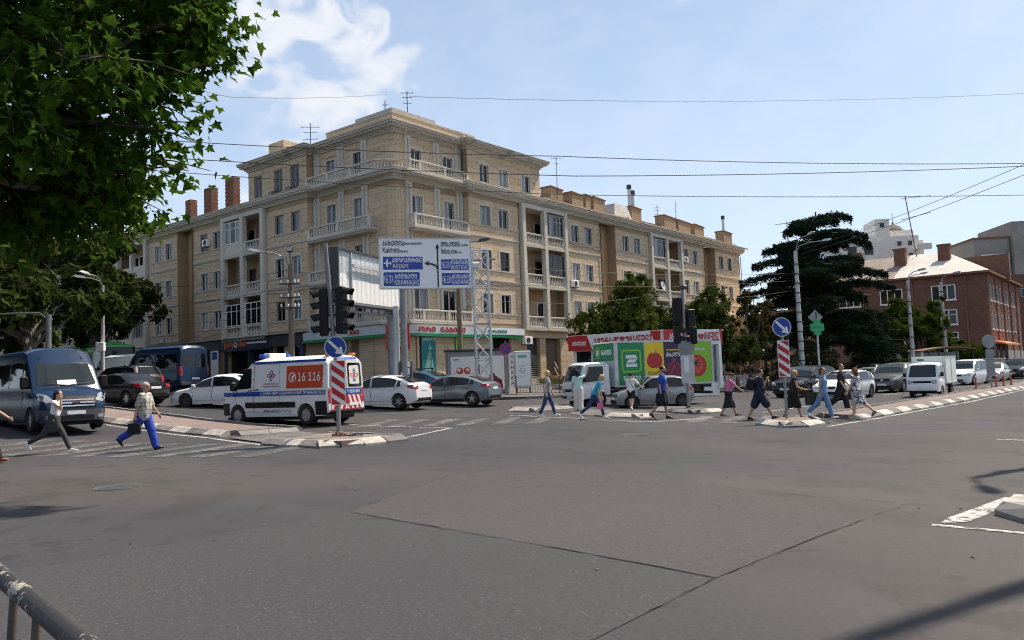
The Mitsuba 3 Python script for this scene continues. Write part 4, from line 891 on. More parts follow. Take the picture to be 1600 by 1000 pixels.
# ---- balustrades
def balustrade(W, s0, s1, t, z0, z1, name='balcony', ends=True, depth=.75, slab=True, m='baluster', posts=3):
    ms = [rbx(s0, s1, t - .07, t + .09, z1 - .11, z1, .02), bx(s0, s1, t - .06, t + .07, z0, z0 + .1)]
    for q in np.linspace(s0 + .09, s1 - .09, posts):
        ms.append(bx(q - .1, q + .1, t - .065, t + .075, z0 + .1, z1 - .11))
    k = W.put(name, cat(*ms), 'trim')
    n = max(2, int((s1 - s0) / .225))
    bl = []
    prof = [(.04, 0), (.045, .1), (.056, .3), (.034, .62), (.026, .85), (.04, 1.0)]
    h = z1 - z0 - .2
    b0 = lathe([(r, z0 + .095 + q * (h + .01)) for r, q in prof], 7)
    for q in np.linspace(s0 + .22, s1 - .22, n):
        b = b0.copy()
        b.apply_translation([q, t, 0])
        bl.append(b)
    if ends:
        for q in (s0 + .05, s1 - .05):
            W.put('rail', bx(q - .06, q + .06, t - depth, t - .07, z1 - .1, z1 - .005), 'trim', k)
            for tt in np.arange(t - depth + .1, t - .12, .19):
                b = b0.copy()
                b.apply_translation([q, tt, 0])
                bl.append(b)
    W.put('balusters', cat(*bl), m, k, stuff=True, smooth=50)
    if slab:
        W.put('slab', cat(bx(s0 - .06, s1 + .06, t - depth, t + .12, z0 - .16, z0), bx(s0 + .05, s1 - .05, t - depth, t + .02, z0 - .28, z0 - .16)), 'trim_worn', k)
    return k


for z in (8.42, 11.55):
    balustrade(WRr, -5.35, -.02, .62, z, z + .80, posts=3)
    balustrade(WLr, -6.55, -.02, .62, z, z + .80, posts=3)
# continuous balconies round the corner, second and fifth storeys
def around(z0, z1, t):
    k = balustrade(WRr, -4.9, -.02, t, z0, z1, ends=False, depth=.8)
    balustrade(WLr, -4.9, -.02, t, z0, z1, ends=False, depth=.8)
    c = [(p[0] - .0, p[1]) for p in crn]
    path = LineString([(.65 - t, 3.95), (.65 - t, 1.5), (1.35, .65 - t), (2.24, .65 - t)])
    bl, h = [], z1 - z0 - .2
    b0 = lathe([(r, z0 + .095 + q * (h + .01)) for r, q in [(.04, 0), (.045, .1), (.056, .3), (.034, .62), (.026, .85), (.04, 1.0)]], 7)
    for q in np.arange(.1, path.length, .225):
        p = path.interpolate(q)
        b = b0.copy()
        b.apply_translation([p.x, p.y, 0])
        bl.append(b)
    k = bpart('balcony', cat(prism(path.buffer(.08, cap_style='flat'), z1 - .11, z1), prism(path.buffer(.065, cap_style='flat'), z0, z0 + .1)), 'trim')
    bpart('balusters', cat(*bl), 'baluster', k, stuff=True, smooth=50)
    full = LineString([(.66 - t / 2, 4.0), (.66 - t / 2, 1.4), (1.3, .66 - t / 2), (2.3, .66 - t / 2)])
    bpart('slab', cat(prism(full.buffer(t / 2 + .12, cap_style='flat', join_style='mitre'), z0 - .16, z0), prism(full.buffer(t / 2, cap_style='flat', join_style='mitre'), z0 - .3, z0 - .16)), 'trim_worn', k)


around(5.28, 6.05, .72)
around(15.14, 15.86, .72)
# ---- fluted pilasters in pairs
for W, ss in ((WRr, (-5.2, -2.55, -.32)), (WLr, (-.36, -3.0, -5.42))):
    for s in ss:
        for z0, z1 in ((5.3, 14.55), (15.1, 17.62)):
            ms = [bx(s - .3, s + .3, -.05, .09, z0, z0 + .25), bx(s - .3, s + .3, -.05, .09, z1 - .22, z1)]
            for c in (-.165, .165):
                ms += [rbx(s + c - .125, s + c + .125, -.05, .10, z0 + .25, z1 - .22, .03), bx(s + c - .05, s + c + .05, .09, .118, z0 + .4, z1 - .35)]
            W.put('pilaster', cat(*ms), 'trim')
for W, s in ((WR, 17.55), (WR, 38.2), (WL, 15.8), (WL, 42.5)):
    for c in (-.2, .14):
        W.put('pilaster', rbx(s + c - .13, s + c + .13, -1.02, -.82, 5.3, 14.55, .03), 'trim')

# ---- loggias
def loggia(W, pill, glazed, parapet=None, t=.28):
    z_fl = (5.16, 8.42, 11.56)
    for s in pill:
        W.put('loggia_pillar', rbx(s - .2, s + .2, t - .42, t, 4.9, 14.6, .025), 'trim')
    a, b = pill[0] + .2, pill[-1] - .2
    for z in z_fl:
        W.put('loggia_slab', cat(bx(a, b, -1.25, t - .04, z - .16, z), bx(a, b, t - .36, t - .02, z - .26, z - .16)), 'trim_worn')
    W.put('loggia_beam', bx(a, b, -1.2, t - .05, 14.3, 14.62), 'trim')
    for i in range(2):
        p, q = pill[i] + .21, pill[i + 1] - .21
        for j, z in enumerate(z_fl):
            par = parapet and (i, j) in parapet
            if par:
                W.put('loggia_parapet', bx(p, q, t - .26, t - .12, z, z + .86), 'trim')
            else:
                balustrade(W, p - .02, q + .02, t - .2, z, z + .84, 'loggia_balustrade', ends=False, slab=False, posts=2)
            g = glazed.get((i, j))
            zt = z + 3.0 if j == 2 else z + 2.95
            if g:
                fm = {'w': 'frame_white', 'b': 'frame_brown', 'g': 'frame_grey'}[g]
                t0, t1, zz = t - .24, t - .18, z + .9
                ms = [bx(p, q, t0, t1, zz, zz + .06), bx(p, q, t0, t1, zt - .45, zt - .38)]
                n = 3 if g != 'g' else 5
                for e in np.linspace(p + .03, q - .03, n + 1):
                    ms.append(bx(e - .03, e + .03, t0 - .004, t1 + .004, zz + .06, zt - .45))
                ms.append(bx(p + .06, q - .06, t0 + .01, t1 - .01, zz + (zt - zz) * .55, zz + (zt - zz) * .55 + .05))
                k = W.put('window', cat(*ms), fm)
                for e0, e1 in zip(np.linspace(p + .03, q - .03, n + 1)[:-1], np.linspace(p + .03, q - .03, n + 1)[1:]):
                    W.put('pane', bx(e0 + .03, e1 - .03, t0 + .02, t0 + .03, zz + .06, zt - .45), 'glass_dark' if rng.random() < .7 else 'glass_curtain', k)
            # back door and window of the flat behind
            c = (p + q) / 2
            k = W.put('window', cat(bx(c - .95, c - .1, -1.285, -1.22, z, z + 2.15), bx(c + .1, c + .75, -1.285, -1.22, z + .85, z + 2.15)), 'frame_white' if (i + j) % 2 else 'frame_brown')
            W.put('pane', cat(bx(c - .86, c - .19, -1.215, -1.205, z + .5, z + 2.05), bx(c + .18, c + .67, -1.215, -1.205, z + .93, z + 2.05)), 'glass_dark', k)
        # rain pipe in the bay
        pp = W.put('rain_pipe', tube([(p + (q - p) * .5 + .3, -1.1, 5.2), (p + (q - p) * .5 + .3, -1.1, 14.4)], .05, 6), 'render_tan') if i == 0 else None


loggia(WR, (5.98, 8.72, 11.5), {(1, 2): 'g', (1, 1): 'b'})
loggia(WR, (25.7, 28.75, 31.75), {(0, 2): 'g', (0, 0): 'w'})
loggia(WL, (5.2, 7.85, 10.5), {(1, 2): 'w', (1, 0): 'w', (0, 0): 'w'}, parapet={(1, 2)})
loggia(WL, (22.85, 25.4, 28.05), {(0, 0): 'g', (1, 0): 'g', (1, 1): 'g'}, parapet={(0, 0), (0, 1), (1, 0), (1, 1), (0, 2), (1, 2)})
loggia(WL, (40.0, 42.6, 45.2), {(0, 0): 'g', (1, 1): 'g'})

# ---- rain pipes
def pipe(pts, m='render_tan', r=.055):
    bpart('rain_pipe', tube(pts, r, 6), m)


pipe([(7.0, .5, 14.4), (7.0, .5, 4.9)], 'metal_light')
pipe([(7.05, .45, 17.4), (7.05, .45, 15.3)], 'metal_dark')
pipe([(26.5, .9, 4.8), (26.5, .9, 13.7), (27.2, -.1, 14.5)], 'render_tan')
pipe([(24.0, -.1, 14.4), (24.0, -.08, 4.8)], 'metal_dark', .04)
pipe([(46.9, .9, 4.8), (46.9, .9, 13.9), (47.6, -.1, 14.5)])
pipe([(44.3, -.08, 14.4), (44.3, -.08, 4.8)], 'metal_dark', .04)
pipe([(55.25, .55, 14.4), (55.25, .55, 3.0)], 'metal_light')
pipe([(.5, 8.7, 14.4), (.5, 8.7, 4.9)], 'metal_light')
pipe([(-.08, 24.0, 14.4), (-.08, 24.0, 2.6)], 'rust')

# cables stapled along the facades
for W, pts in ((WR, [(12, 12.2), (13.5, 12.05), (15, 12.1), (16.8, 11.9)]), (WR, [(-.2, 8.2), (2.5, 8.1), (5.4, 8.2)]), (WR, [(19.6, 11.7), (22, 11.6), (25.2, 11.8)]), (WL, [(.1, 8.1), (2.4, 8.0), (4.8, 8.15)]), (WL, [(11, 5.6), (13.2, 5.45), (15.1, 5.6)]), (WR, [(32, 11.6), (35, 11.45), (37, 11.7)])):
    W.put('facade_cable', tube([(s_, .07, z_) for s_, z_ in pts], .018, 5), 'wire')
# ---- roofs with rolled tile courses
def roof(path, b0, b1, z0, z1, back, name='roof'):
    """ridge roof: path is (start, end) along the wing; b0 eave, b1 ridge"""
    ms, (s0, s1) = [], path
    n = int((b1 - b0) / .36)
    for i in range(n):
        u0, u1 = i / n, (i + 1) / n
        y0, y1, h0, h1 = b0 + (b1 - b0) * u0, b0 + (b1 - b0) * u1, z0 + (z1 - z0) * u0, z0 + (z1 - z0) * u1
        ms.append(hexa([[s0, y0, h0 - .1], [s1, y0, h0 - .1], [s1, y1 + .05, h1 - .1], [s0, y1 + .05, h1 - .1]], [[s0, y0, h0 + .05], [s1, y0, h0 + .05], [s1, y1 + .05, h1 + .02], [s0, y1 + .05, h1 + .02]]))
    ms.append(hexa([[s0, b1 - .02, z1 - .15], [s1, b1 - .02, z1 - .15], [s1, back, z0 - .1], [s0, back, z0 - .1]], [[s0, b1 - .02, z1 + .02], [s1, b1 - .02, z1 + .02], [s1, back, z0], [s0, back, z0]]))
    ms.append(tube([(s0, b1, z1 + .04), (s1, b1, z1 + .04)], .1, 8))
    return cat(*ms)


rR = bpart('roof', roof((15.62, 54.8), -.62, 4.2, 15.18, 17.05, 12), 'roof_tile')
sw = lambda m: tm(m.vertices[:, [1, 0, 2]], m.faces[:, ::-1])
rL = bpart('roof', sw(roof((16.02, 60), -.62, 4.2, 15.18, 17.0, 12)), 'roof_tile')
# the lost and slipped tiles along the right eave
rr = np.random.default_rng(8)
sl = []
for _ in range(34):
    a = rr.choice([rr.uniform(30, 38), rr.uniform(44, 53), rr.uniform(15.7, 18)])
    y = rr.uniform(-.5, .7)
    z = 15.25 + (y + .62) * .388
    b = hexa([[0, 0, 0], [.36, 0, 0], [.36, .3, .1], [0, .3, .1]], [[0, 0, .05], [.36, 0, .05], [.36, .3, .13], [0, .3, .13]])
    sl.append(moved(b, place(a, y, z + .03, rr.uniform(-40, 40))))
bpart('loose_tile', cat(*sl), 'roof_tile', rR, stuff=True)


def chimney(a0, a1, b0, b1, z0, z1, m, cap='trim_worn', parent=None, slope=.12):
    k = bpart('chimney', hexa([[a0, b0, z0], [a1, b0, z0], [a1, b1, z0], [a0, b1, z0]], [[a0, b0, z1], [a1, b0, z1 - slope], [a1, b1, z1 - slope], [a0, b1, z1]]), m, parent)
    ck = bpart('chimney_cap', hexa([[a0 - .1, b0 - .1, z1], [a1 + .1, b0 - .1, z1 - slope], [a1 + .1, b1 + .1, z1 - slope], [a0 - .1, b1 + .1, z1]], [[a0 - .1, b0 - .1, z1 + .1], [a1 + .1, b0 - .1, z1 + .1 - slope], [a1 + .1, b1 + .1, z1 + .1 - slope], [a0 - .1, b1 + .1, z1 + .1]]), cap, parent)
    return k


for s0, s1, z1 in ((14.5, 16.5, 17.75), (17.7, 19.8, 17.75), (19.95, 21.0, 17.85), (21.3, 23.5, 17.85), (28.2, 30.4, 17.95), (35, 37.9, 17.95), (38.3, 41.4, 17.85), (42.2, 44.8, 17.85), (50, 52.6, 18.0)):
    chimney(7.14 + s0, 7.14 + s1 - .25, 3.3, 4.4, 16.4, z1 + .1, 'chimney', 'rust', rR)
for s, z0, z1, r in ((28.75, 17.9, 20.1, .17), (29.35, 17.9, 19.6, .2), (51.1, 17.9, 19.9, .16)):
    bpart('flue', tube([(7.14 + s, 3.8, z0), (7.14 + s, 3.8, z1)], r, 10), 'metal_light', rR)
    bpart('flue', tube([(7.14 + s, 3.8, z1 - .12), (7.14 + s, 3.8, z1 + .3)], r * 1.45, 10), 'metal_dark', rR)
# dormer with a dark opening
bpart('dormer', hexa([[7.14 + 24.3, 2.9, 16.5], [7.14 + 27.6, 2.9, 16.5], [7.14 + 27.6, 4.6, 16.5], [7.14 + 24.3, 4.6, 16.5]], [[7.14 + 25, 3.3, 17.9], [7.14 + 27.4, 3.3, 17.9], [7.14 + 27.4, 4.4, 17.9], [7.14 + 25, 4.4, 17.9]]), 'roof_tin', rR)
bpart('dormer_opening', bx(7.14 + 27.3, 7.14 + 27.72, 3.2, 4.1, 16.8, 17.7), 'metal_dark', rR)
bpart('chimney', prism(sbox(2.6, 15.15, 4.2, 17.1), 17.6, 20.6), 'stone')
bpart('chimney', cat(prism(sbox(3.1, 6.2, 4.6, 7.3), 18.2, 19.7), prism(sbox(3.0, 6.1, 4.7, 7.4), 19.7, 19.82)), 'brick')


def brick_stack(a0, a1, b0, b1, z0, z1, parent):
    """chimney laid brick by brick: a core with proud bricks"""
    k = bpart('chimney', prism(sbox(a0 + .02, b0 + .02, a1 - .02, b1 - .02), z0, z1), 'brick_joint', parent)
    ms = {'brick': [], 'brick_b': []}
    r = np.random.default_rng(int(a0 * 10 + b0))
    for i, z in enumerate(np.arange(z0, z1 - .1, .16)):
        o = .2 * (i % 2)
        for q in np.arange(b0 - o, b1, .4):
            y0, y1 = max(q, b0), min(q + .37, b1)
            if y1 - y0 > .06:
                p = r.uniform(0, .015)
                ms['brick' if r.random() < .6 else 'brick_b'].append(bx(a0 - p, a0 + .1, y0, y1, z, z + .135))
        for q in np.arange(a0 - o, a1, .4):
            x0, x1 = max(q, a0), min(q + .37, a1)
            if x1 - x0 > .06:
                p = r.uniform(0, .015)
                ms['brick' if r.random() < .6 else 'brick_b'].append(bx(x0, x1, b0 - p, b0 + .1, z, z + .135))
    for kk, mm in ms.items():
        bpart('bricks', cat(*mm), kk, parent, stuff=True)
    return k


for s0, s1, z1 in ((16.9, 18.1, 18.75), (13.5, 14.75, 19.05), (20.3, 21.2, 18.2)):
    brick_stack(2.7, 3.35, 8.85 + s0, 8.85 + s1, 16.0, z1, rL)

# ---- shops at street level
def shopglass(W, s0, s1, z0, z1, m, t=-.32):
    return W.put('shop_window', cat(bx(s0, s1, t, t + .05, z0, z0 + .1), bx(s0, s1, t, t + .05, z1 - .1, z1), bx(s0, s0 + .1, t, t + .05, z0 + .1, z1 - .1), bx(s1 - .1, s1, t, t + .05, z0 + .1, z1 - .1)), 'metal_dark'), W.put('shop_pane', bx(s0 + .1, s1 - .1, t + .01, t + .02, z0 + .1, z1 - .1), m)


shopglass(WR, 2.35, 4.25, 1.1, 4.4, 'glass_dark')
for s in (15.0,):
    shopglass(WR, s - .5, s + .5, 1.9, 3.7, 'glass_dark')
for s0, s1 in ((21.4, 22.6), (33.5, 34.5), (37, 38), (41.4, 42.6)):
    WR.put('door', bx(s0, s1, -.4, -.34, .9, 3.4), 'frame_brown')
# grilled doorways
for s0, s1 in ((6.3, 7.8),):
    WR.put('door', bx(s0, s1, -.45, -.4, .9, 4.5), 'metal_dark', label='black grilled doorway')
    WR.put('grille_bar', cat(*[bx(s0, s1, -.33, -.3, z, z + .05) for z in np.arange(1.2, 3.0, .16)]), 'metal_light', stuff=True)
WR.put('door', bx(8.7, 10.5, -.5, -.45, .9, 4.4), 'frame_brown')
# steps with a handrail
WR.put('steps', cat(*[bx(8.75, 10.45, -.4 + .0, .9 - .28 * i, .5, .98 + .16 * i) for i in range(4)]), 'rust')
for z in (1.5, 2.0):
    WR.put('handrail', tube([(8.8, .85, z - .1), (9.9, -.3, z + .55)], .03, 6), 'metal_light')

# curved shop fascia: grey-white strip with a green foot
sgn = thing('shop_sign', 'long curved pale shop fascia with red letters and green lower edge on the corner block', 'shop sign')
cp = LineString([(-.14, 9.2), (-.14, 3.2)] + [(-.14 + 2.1 * (1 - math.cos(t)), -.14 + 2.6 * (1 - math.sin(t))) for t in np.linspace(.15, math.pi / 2, 9)] + [(12.45, -.14)])
part(sgn, 'board', moved(prism(cp.buffer(.14, cap_style='flat'), 4.44, 4.98), BM), 'sign_grey')
part(sgn, 'green_foot', moved(prism(cp.buffer(.17, cap_style='flat'), 4.28, 4.46), BM), 'sign_green')


def lettering(root, s, h, M, m, name='lettering', width=None, depth=.012, label=None):
    g = text(s, h, width)
    return part(root, name, moved(prism(g, 0, depth), M), m, label=label)


def face(o, ex, ez, n):
    """matrix that lays xy drawings on a face: x along ex, y along ez, z out along n"""
    return axes(o, ex, ez, n)


def bface(W, s, z, t):
    """matrix for drawings on a wall of the block, read from outside"""
    p = W.p + W.d * s + W.n * t
    o = O + DR * p[0] + DL * p[1]
    n = DR * W.n[0] + DL * W.n[1]
    ex = V([-n[1], n[0]])
    return axes([*o, z], [*ex, 0], [0, 0, 1], [*n, 0])


lettering(sgn, 'ორი  ნაბიჯი', .34, bface(WR, -5.55, 4.58, .29), 'sign_red', depth=.03, width=4.5)
lettering(sgn, 'ჯიბე', .30, bface(WL, -4.6, 4.58, .29), 'sign_red', depth=.03)
sg2 = thing('shop_sign', 'white fascia panel with small dark green words at the end of the curved fascia', 'shop sign')
part(sg2, 'board', moved(WR.mesh(bx(1.0, 5.4, .30, .34, 4.50, 4.95)), BM), 'sign_white')
lettering(sg2, 'მარკეტი', .22, bface(WR, 1.15, 4.62, .345), 'sign_green', depth=.02, width=2.2)
# red framed board at the corner
rb = thing('wall_sign', 'red framed yellow board of horizontal lines on the rounded corner', 'sign')
_Wc = Wall((.62, .55), V([-1.0, 1.15]) / 1.524, V([-1.15, -1.0]) / 1.524)
part(rb, 'frame', moved(_Wc.mesh(cat(bx(-.75, .75, .15, .35, 3.45, 3.62), bx(-.75, .75, .15, .35, 4.85, 5.02), bx(-.75, -.58, .15, .35, 3.62, 4.85), bx(.58, .75, .15, .35, 3.62, 4.85))), BM), 'sign_red')
part(rb, 'board', moved(_Wc.mesh(bx(-.58, .58, .18, .28, 3.62, 4.85)), BM), 'sign_cream')
for z in (3.85, 4.1, 4.35, 4.6):
    part(rb, 'line', moved(_Wc.mesh(bx(-.42, .42, .28, .30, z, z + .07)), BM), 'sign_green')

# bottle advertisement in the corner window
ad = thing('window_poster', 'tall teal poster of a pale water bottle in the corner shop window', 'poster')
Mp = bface(WR, -5.02, 1.6, .0)
part(ad, 'sheet', moved(prism(sbox(0, 0, 1.3, 2.78), -.02, 0), Mp), 'sign_teal')
bt = Polygon([(.12, .05), (1.12, .05), (1.14, .35), (1.02, 1.2), (.9, 1.62), (.72, 1.75), (.62, 1.62), (.40, 1.0), (.18, .4)])
bt2 = affinity.rotate(Polygon([(.55, 1.78), (1.02, 1.74), (1.0, 2.0), (.88, 2.08), (.88, 2.22), (.66, 2.24), (.66, 2.1), (.54, 2.02)]), 4)
part(ad, 'bottle', moved(prism(bt, .001, .006), Mp), 'sign_mint')
part(ad, 'bottle_neck', moved(prism(bt2, .001, .006), Mp), 'sign_teal')
part(ad, 'bottle_neck', moved(prism(bt2.buffer(-.06), .006, .010), Mp), 'sign_mint')
part(ad, 'lettering', moved(prism(affinity.rotate(text('BONAQUA', .17), 82, origin=(0, 0)), .007, .012), Mp @ axes([.86, .55, 0], [1, 0, 0], [0, 1, 0], [0, 0, 1])), 'sign_black')
part(ad, 'lettering', moved(prism(text('სიახლე', .2), .007, .012), Mp @ axes([.1, 2.42, 0], [1, 0, 0], [0, 1, 0], [0, 0, 1])), 'sign_white')
gd = thing('shop_door', 'bright green panel door with a white notice beside the lattice mast', 'door')
part(gd, 'panel', moved(WR.mesh(bx(-1.7, -.9, -.1, -.05, 2.9, 4.28)), BM), 'sign_lime')
part(gd, 'notice', moved(WR.mesh(bx(-1.65, -.95, -.05, -.04, 2.6, 2.95)), BM), 'poster_white')
part(gd, 'lower_panel', moved(WR.mesh(bx(-1.7, -.9, -.1, -.05, 1.5, 2.88)), BM), 'sign_green')

# dark shop fronts of the left facade
shp = bpart('shop_front', WL.mesh(cat(bx(4.62, 10.7, -.05, .22, 4.12, 5.08))), 'sign_navy', label='dark navy shop front with orange letters')
for q in ((.5, 4.6, 4.25), (10.72, 15.2, 4.35)):
    part(shp, 'side_fascia', moved(WL.mesh(bx(q[0], q[1], -.05, .15, q[2], 5.1)), BM), 'metal_dark')
for q in ((4.9, 10.3, 4.15), (.9, 4.3, 4.25), (11.8, 15.0, 4.4)):
    part(shp, 'pane', moved(WL.mesh(bx(q[0], q[1], -.4, -.36, .9, q[2])), BM), 'glass_dark')
for s in (.62, 4.5, 7.2, 10.4, 12.6, 15.0):
    part(shp, 'post', moved(WL.mesh(bx(s, s + .14, -.4, .12, .9, 4.3)), BM), 'metal_dark')
lettering(shp, 'pomy', .42, bface(WL, 10.35, 4.46, .222), 'sign_orange', depth=.03, width=1.35)
lettering(shp, 'bike', .42, bface(WL, 8.5, 4.46, .222), 'sign_orange', depth=.03, width=1.1)
part(shp, 'emblem', moved(lathe([(.13, 0), (.13, .03), (.22, .03), (.22, 0)], 20), bface(WL, 8.75, 4.62, .222)), 'poster_white')
part(shp, 'small_print', moved(prism(union_all([sbox(i * .115, 0, i * .115 + .08, .12 + .05 * (i % 3 == 0)) for i in range(22)]), 0, .02), bface(WL, 7.3, 4.6, .222)), 'poster_white', stuff=True)
for q, mm in (((2.2, 3.4, -.35, -.33, 3.0, 4.2), 'poster_white'), ((2.35, 3.1, -.33, -.32, 3.9, 4.15), 'sign_yellow'), ((.95, 1.6, -.35, -.33, 3.0, 4.2), 'sign_blue')):
    part(shp, 'notice', moved(WL.mesh(bx(*q)), BM), mm)
for q in ((.4, 4.6, .35, 5.1), (10.7, 15.3, .4, 5.12), (4.7, 10.7, .5, 5.1)):
    part(shp, 'awning', moved(WL.mesh(bx(q[0], q[1], -.05, q[2], q[3], q[3] + .06)), BM), 'metal_light')
bn = thing('banner', 'tall white and blue banner beside the dark shop front', 'banner')
part(bn, 'sheet', moved(WL.mesh(bx(11.15, 12.2, .25, .28, 2.0, 4.3)), BM), 'poster_white')
part(bn, 'panel', moved(WL.mesh(bx(11.3, 12.0, .281, .286, 3.6, 4.2)), BM), 'sign_blue')
sh2 = bpart('shop_front', WL.mesh(bx(15.6, 34, -.1, .25, 4.45, 5.15)), 'metal_dark', label='dark shop fronts with red letters')
part(sh2, 'pane', moved(WL.mesh(bx(16, 34, -.4, -.36, .9, 4.45)), BM), 'glass_dark')
lettering(sh2, 'აფთიაქი', .3, bface(WL, 21.0, 4.62, .255), 'sign_red', depth=.03)
lettering(sh2, 'ბანკი', .4, bface(WL, 27.0, 4.58, .255), 'sign_red', depth=.03)


# ---- air conditioners, antennas, satellite dish, flower boxes, street plate
def ac(W, s, z, t=.05, label='', w=.8):
    r = thing('air_conditioner', label, 'air conditioner')
    part(r, 'case', moved(W.mesh(rbx(s, s + w, t, t + .32, z, z + .55, .03)), BM), 'white_paint')
    o = W.mesh(moved(lathe([(.001, 0), (.2, 0), (.22, .015), (.24, 0)], 18), axes([s + w * .4, t + .322, z + .28], [1, 0, 0], [0, 0, 1], [0, 1, 0])))
    part(r, 'fan_grille', moved(o, BM), 'metal_dark')
    part(r, 'bracket', moved(W.mesh(cat(bx(s + .08, s + .12, t - .1, t + .3, z - .05, z), bx(s + w - .12, s + w - .08, t - .1, t + .3, z - .05, z))), BM), 'metal_dark')


ac(WR, 5.35, 3.84, .12, 'white air conditioner beside the grilled doorway', .95)
ac(WR, 12.15, 8.55, .02, 'white air conditioner under the window right of the loggia columns')
ac(WR, 32.1, 12.35, .02, 'white air conditioner high beside the far loggia')
ac(WL, 12.55, 12.7, .02, 'white air conditioner on the top floor window of the left facade', .7)
ac(WL, 29.0, 9.0, .02, 'grey air conditioner in the shade far along the left facade')
bxm = thing('flower_box', 'dark iron flower box under the left shuttered window', 'flower box', 'iron flower boxes on the ledge')
for i, s in enumerate((3.34, 1.37)):
    k = bxm if i == 0 else thing('flower_box', 'dark iron flower box under the right shuttered window', 'flower box', 'iron flower boxes on the ledge')
    part(k, 'frame', moved(WL.mesh(cat(bx(s - .6, s + .6, .05, .45, 15.25, 15.3), bx(s - .6, s + .6, .42, .45, 15.5, 15.54), *[bx(q, q + .03, .42, .45, 15.3, 15.5) for q in np.arange(s - .6, s + .6, .14)])), BM), 'iron_black')
    part(k, 'pots', moved(WL.mesh(cat(*[bx(q, q + .2, .12, .34, 15.3, 15.46) for q in np.arange(s - .5, s + .4, .3)])), BM), 'rust')


def antenna(a, b, z0, z1, arms, label):
    r = thing('roof_antenna', label, 'antenna')
    part(r, 'mast', moved(tube([(a, b, z0), (a, b, z1)], .03, 6), BM), 'metal_dark')
    ms = [tube([(a - w * .7, b + w * .7, z), (a + w * .7, b - w * .7, z)], .022, 5) for z, w in arms]
    part(r, 'arms', moved(cat(*ms), BM), 'metal_dark')


antenna(2.6, 1.2, 18.9, 20.9, [(20.8, .45), (20.5, .35), (20.1, .3)], 'tall forked antenna on the corner parapet')
antenna(1.6, 2.3, 18.9, 20.3, [(20.0, .2)], 'short antenna left of the forked one on the corner parapet')
antenna(1.6, 10.4, 18.2, 20.6, [(20.3, .7), (19.9, .5), (19.4, .55), (19.0, .35)], 'branching antenna by the brick chimney on the left roof')
antenna(22.5, 3.2, 16.6, 20.6, [(20.5, .5), (20.0, .25)], 'tall thin antenna on the right roof')
antenna(40.5, 3.2, 16.8, 18.9, [(18.6, .35), (18.3, .3), (17.9, .3)], 'small forked antenna on the right roof by the flues')
antenna(45.3, 3.5, 17.2, 20.0, [(18.2, .1)], 'rod antenna standing on a roof chimney')
dish = thing('satellite_dish', 'pale satellite dish hung in the far loggia', 'satellite dish')
part(dish, 'bowl', moved(WR.mesh(moved(lathe([(.001, -.06), (.22, -.03), (.42, .03), (.43, .045), (.2, -.01), (.001, -.04)], 20), axes([26.9, .5, 9.6], [1, 0, 0], [0, -.25, .97], [0, .97, .25]))), BM), 'metal_light')
part(dish, 'arm', moved(WR.mesh(tube([(26.9, .2, 9.4), (26.9, .5, 9.55), (26.9, .95, 9.75)], .025, 6)), BM), 'metal_dark')
sp = thing('street_plate', 'small blue street name plate on the left facade', 'sign')
part(sp, 'plate', moved(WL.mesh(bx(19.9, 20.9, .0, .03, 5.35, 5.75)), BM), 'sign_blue')
part(sp, 'border', moved(WL.mesh(cat(bx(19.95, 20.85, .03, .036, 5.4, 5.44), bx(19.95, 20.85, .03, .036, 5.66, 5.7), bx(20.0, 20.8, .03, .036, 5.5, 5.58))), BM), 'poster_white')
# ------------------------------------------------------------------ vehicles
def ip(knots, x):
    k = V(knots, float)
    return np.interp(x, k[:, 0], k[:, 1])


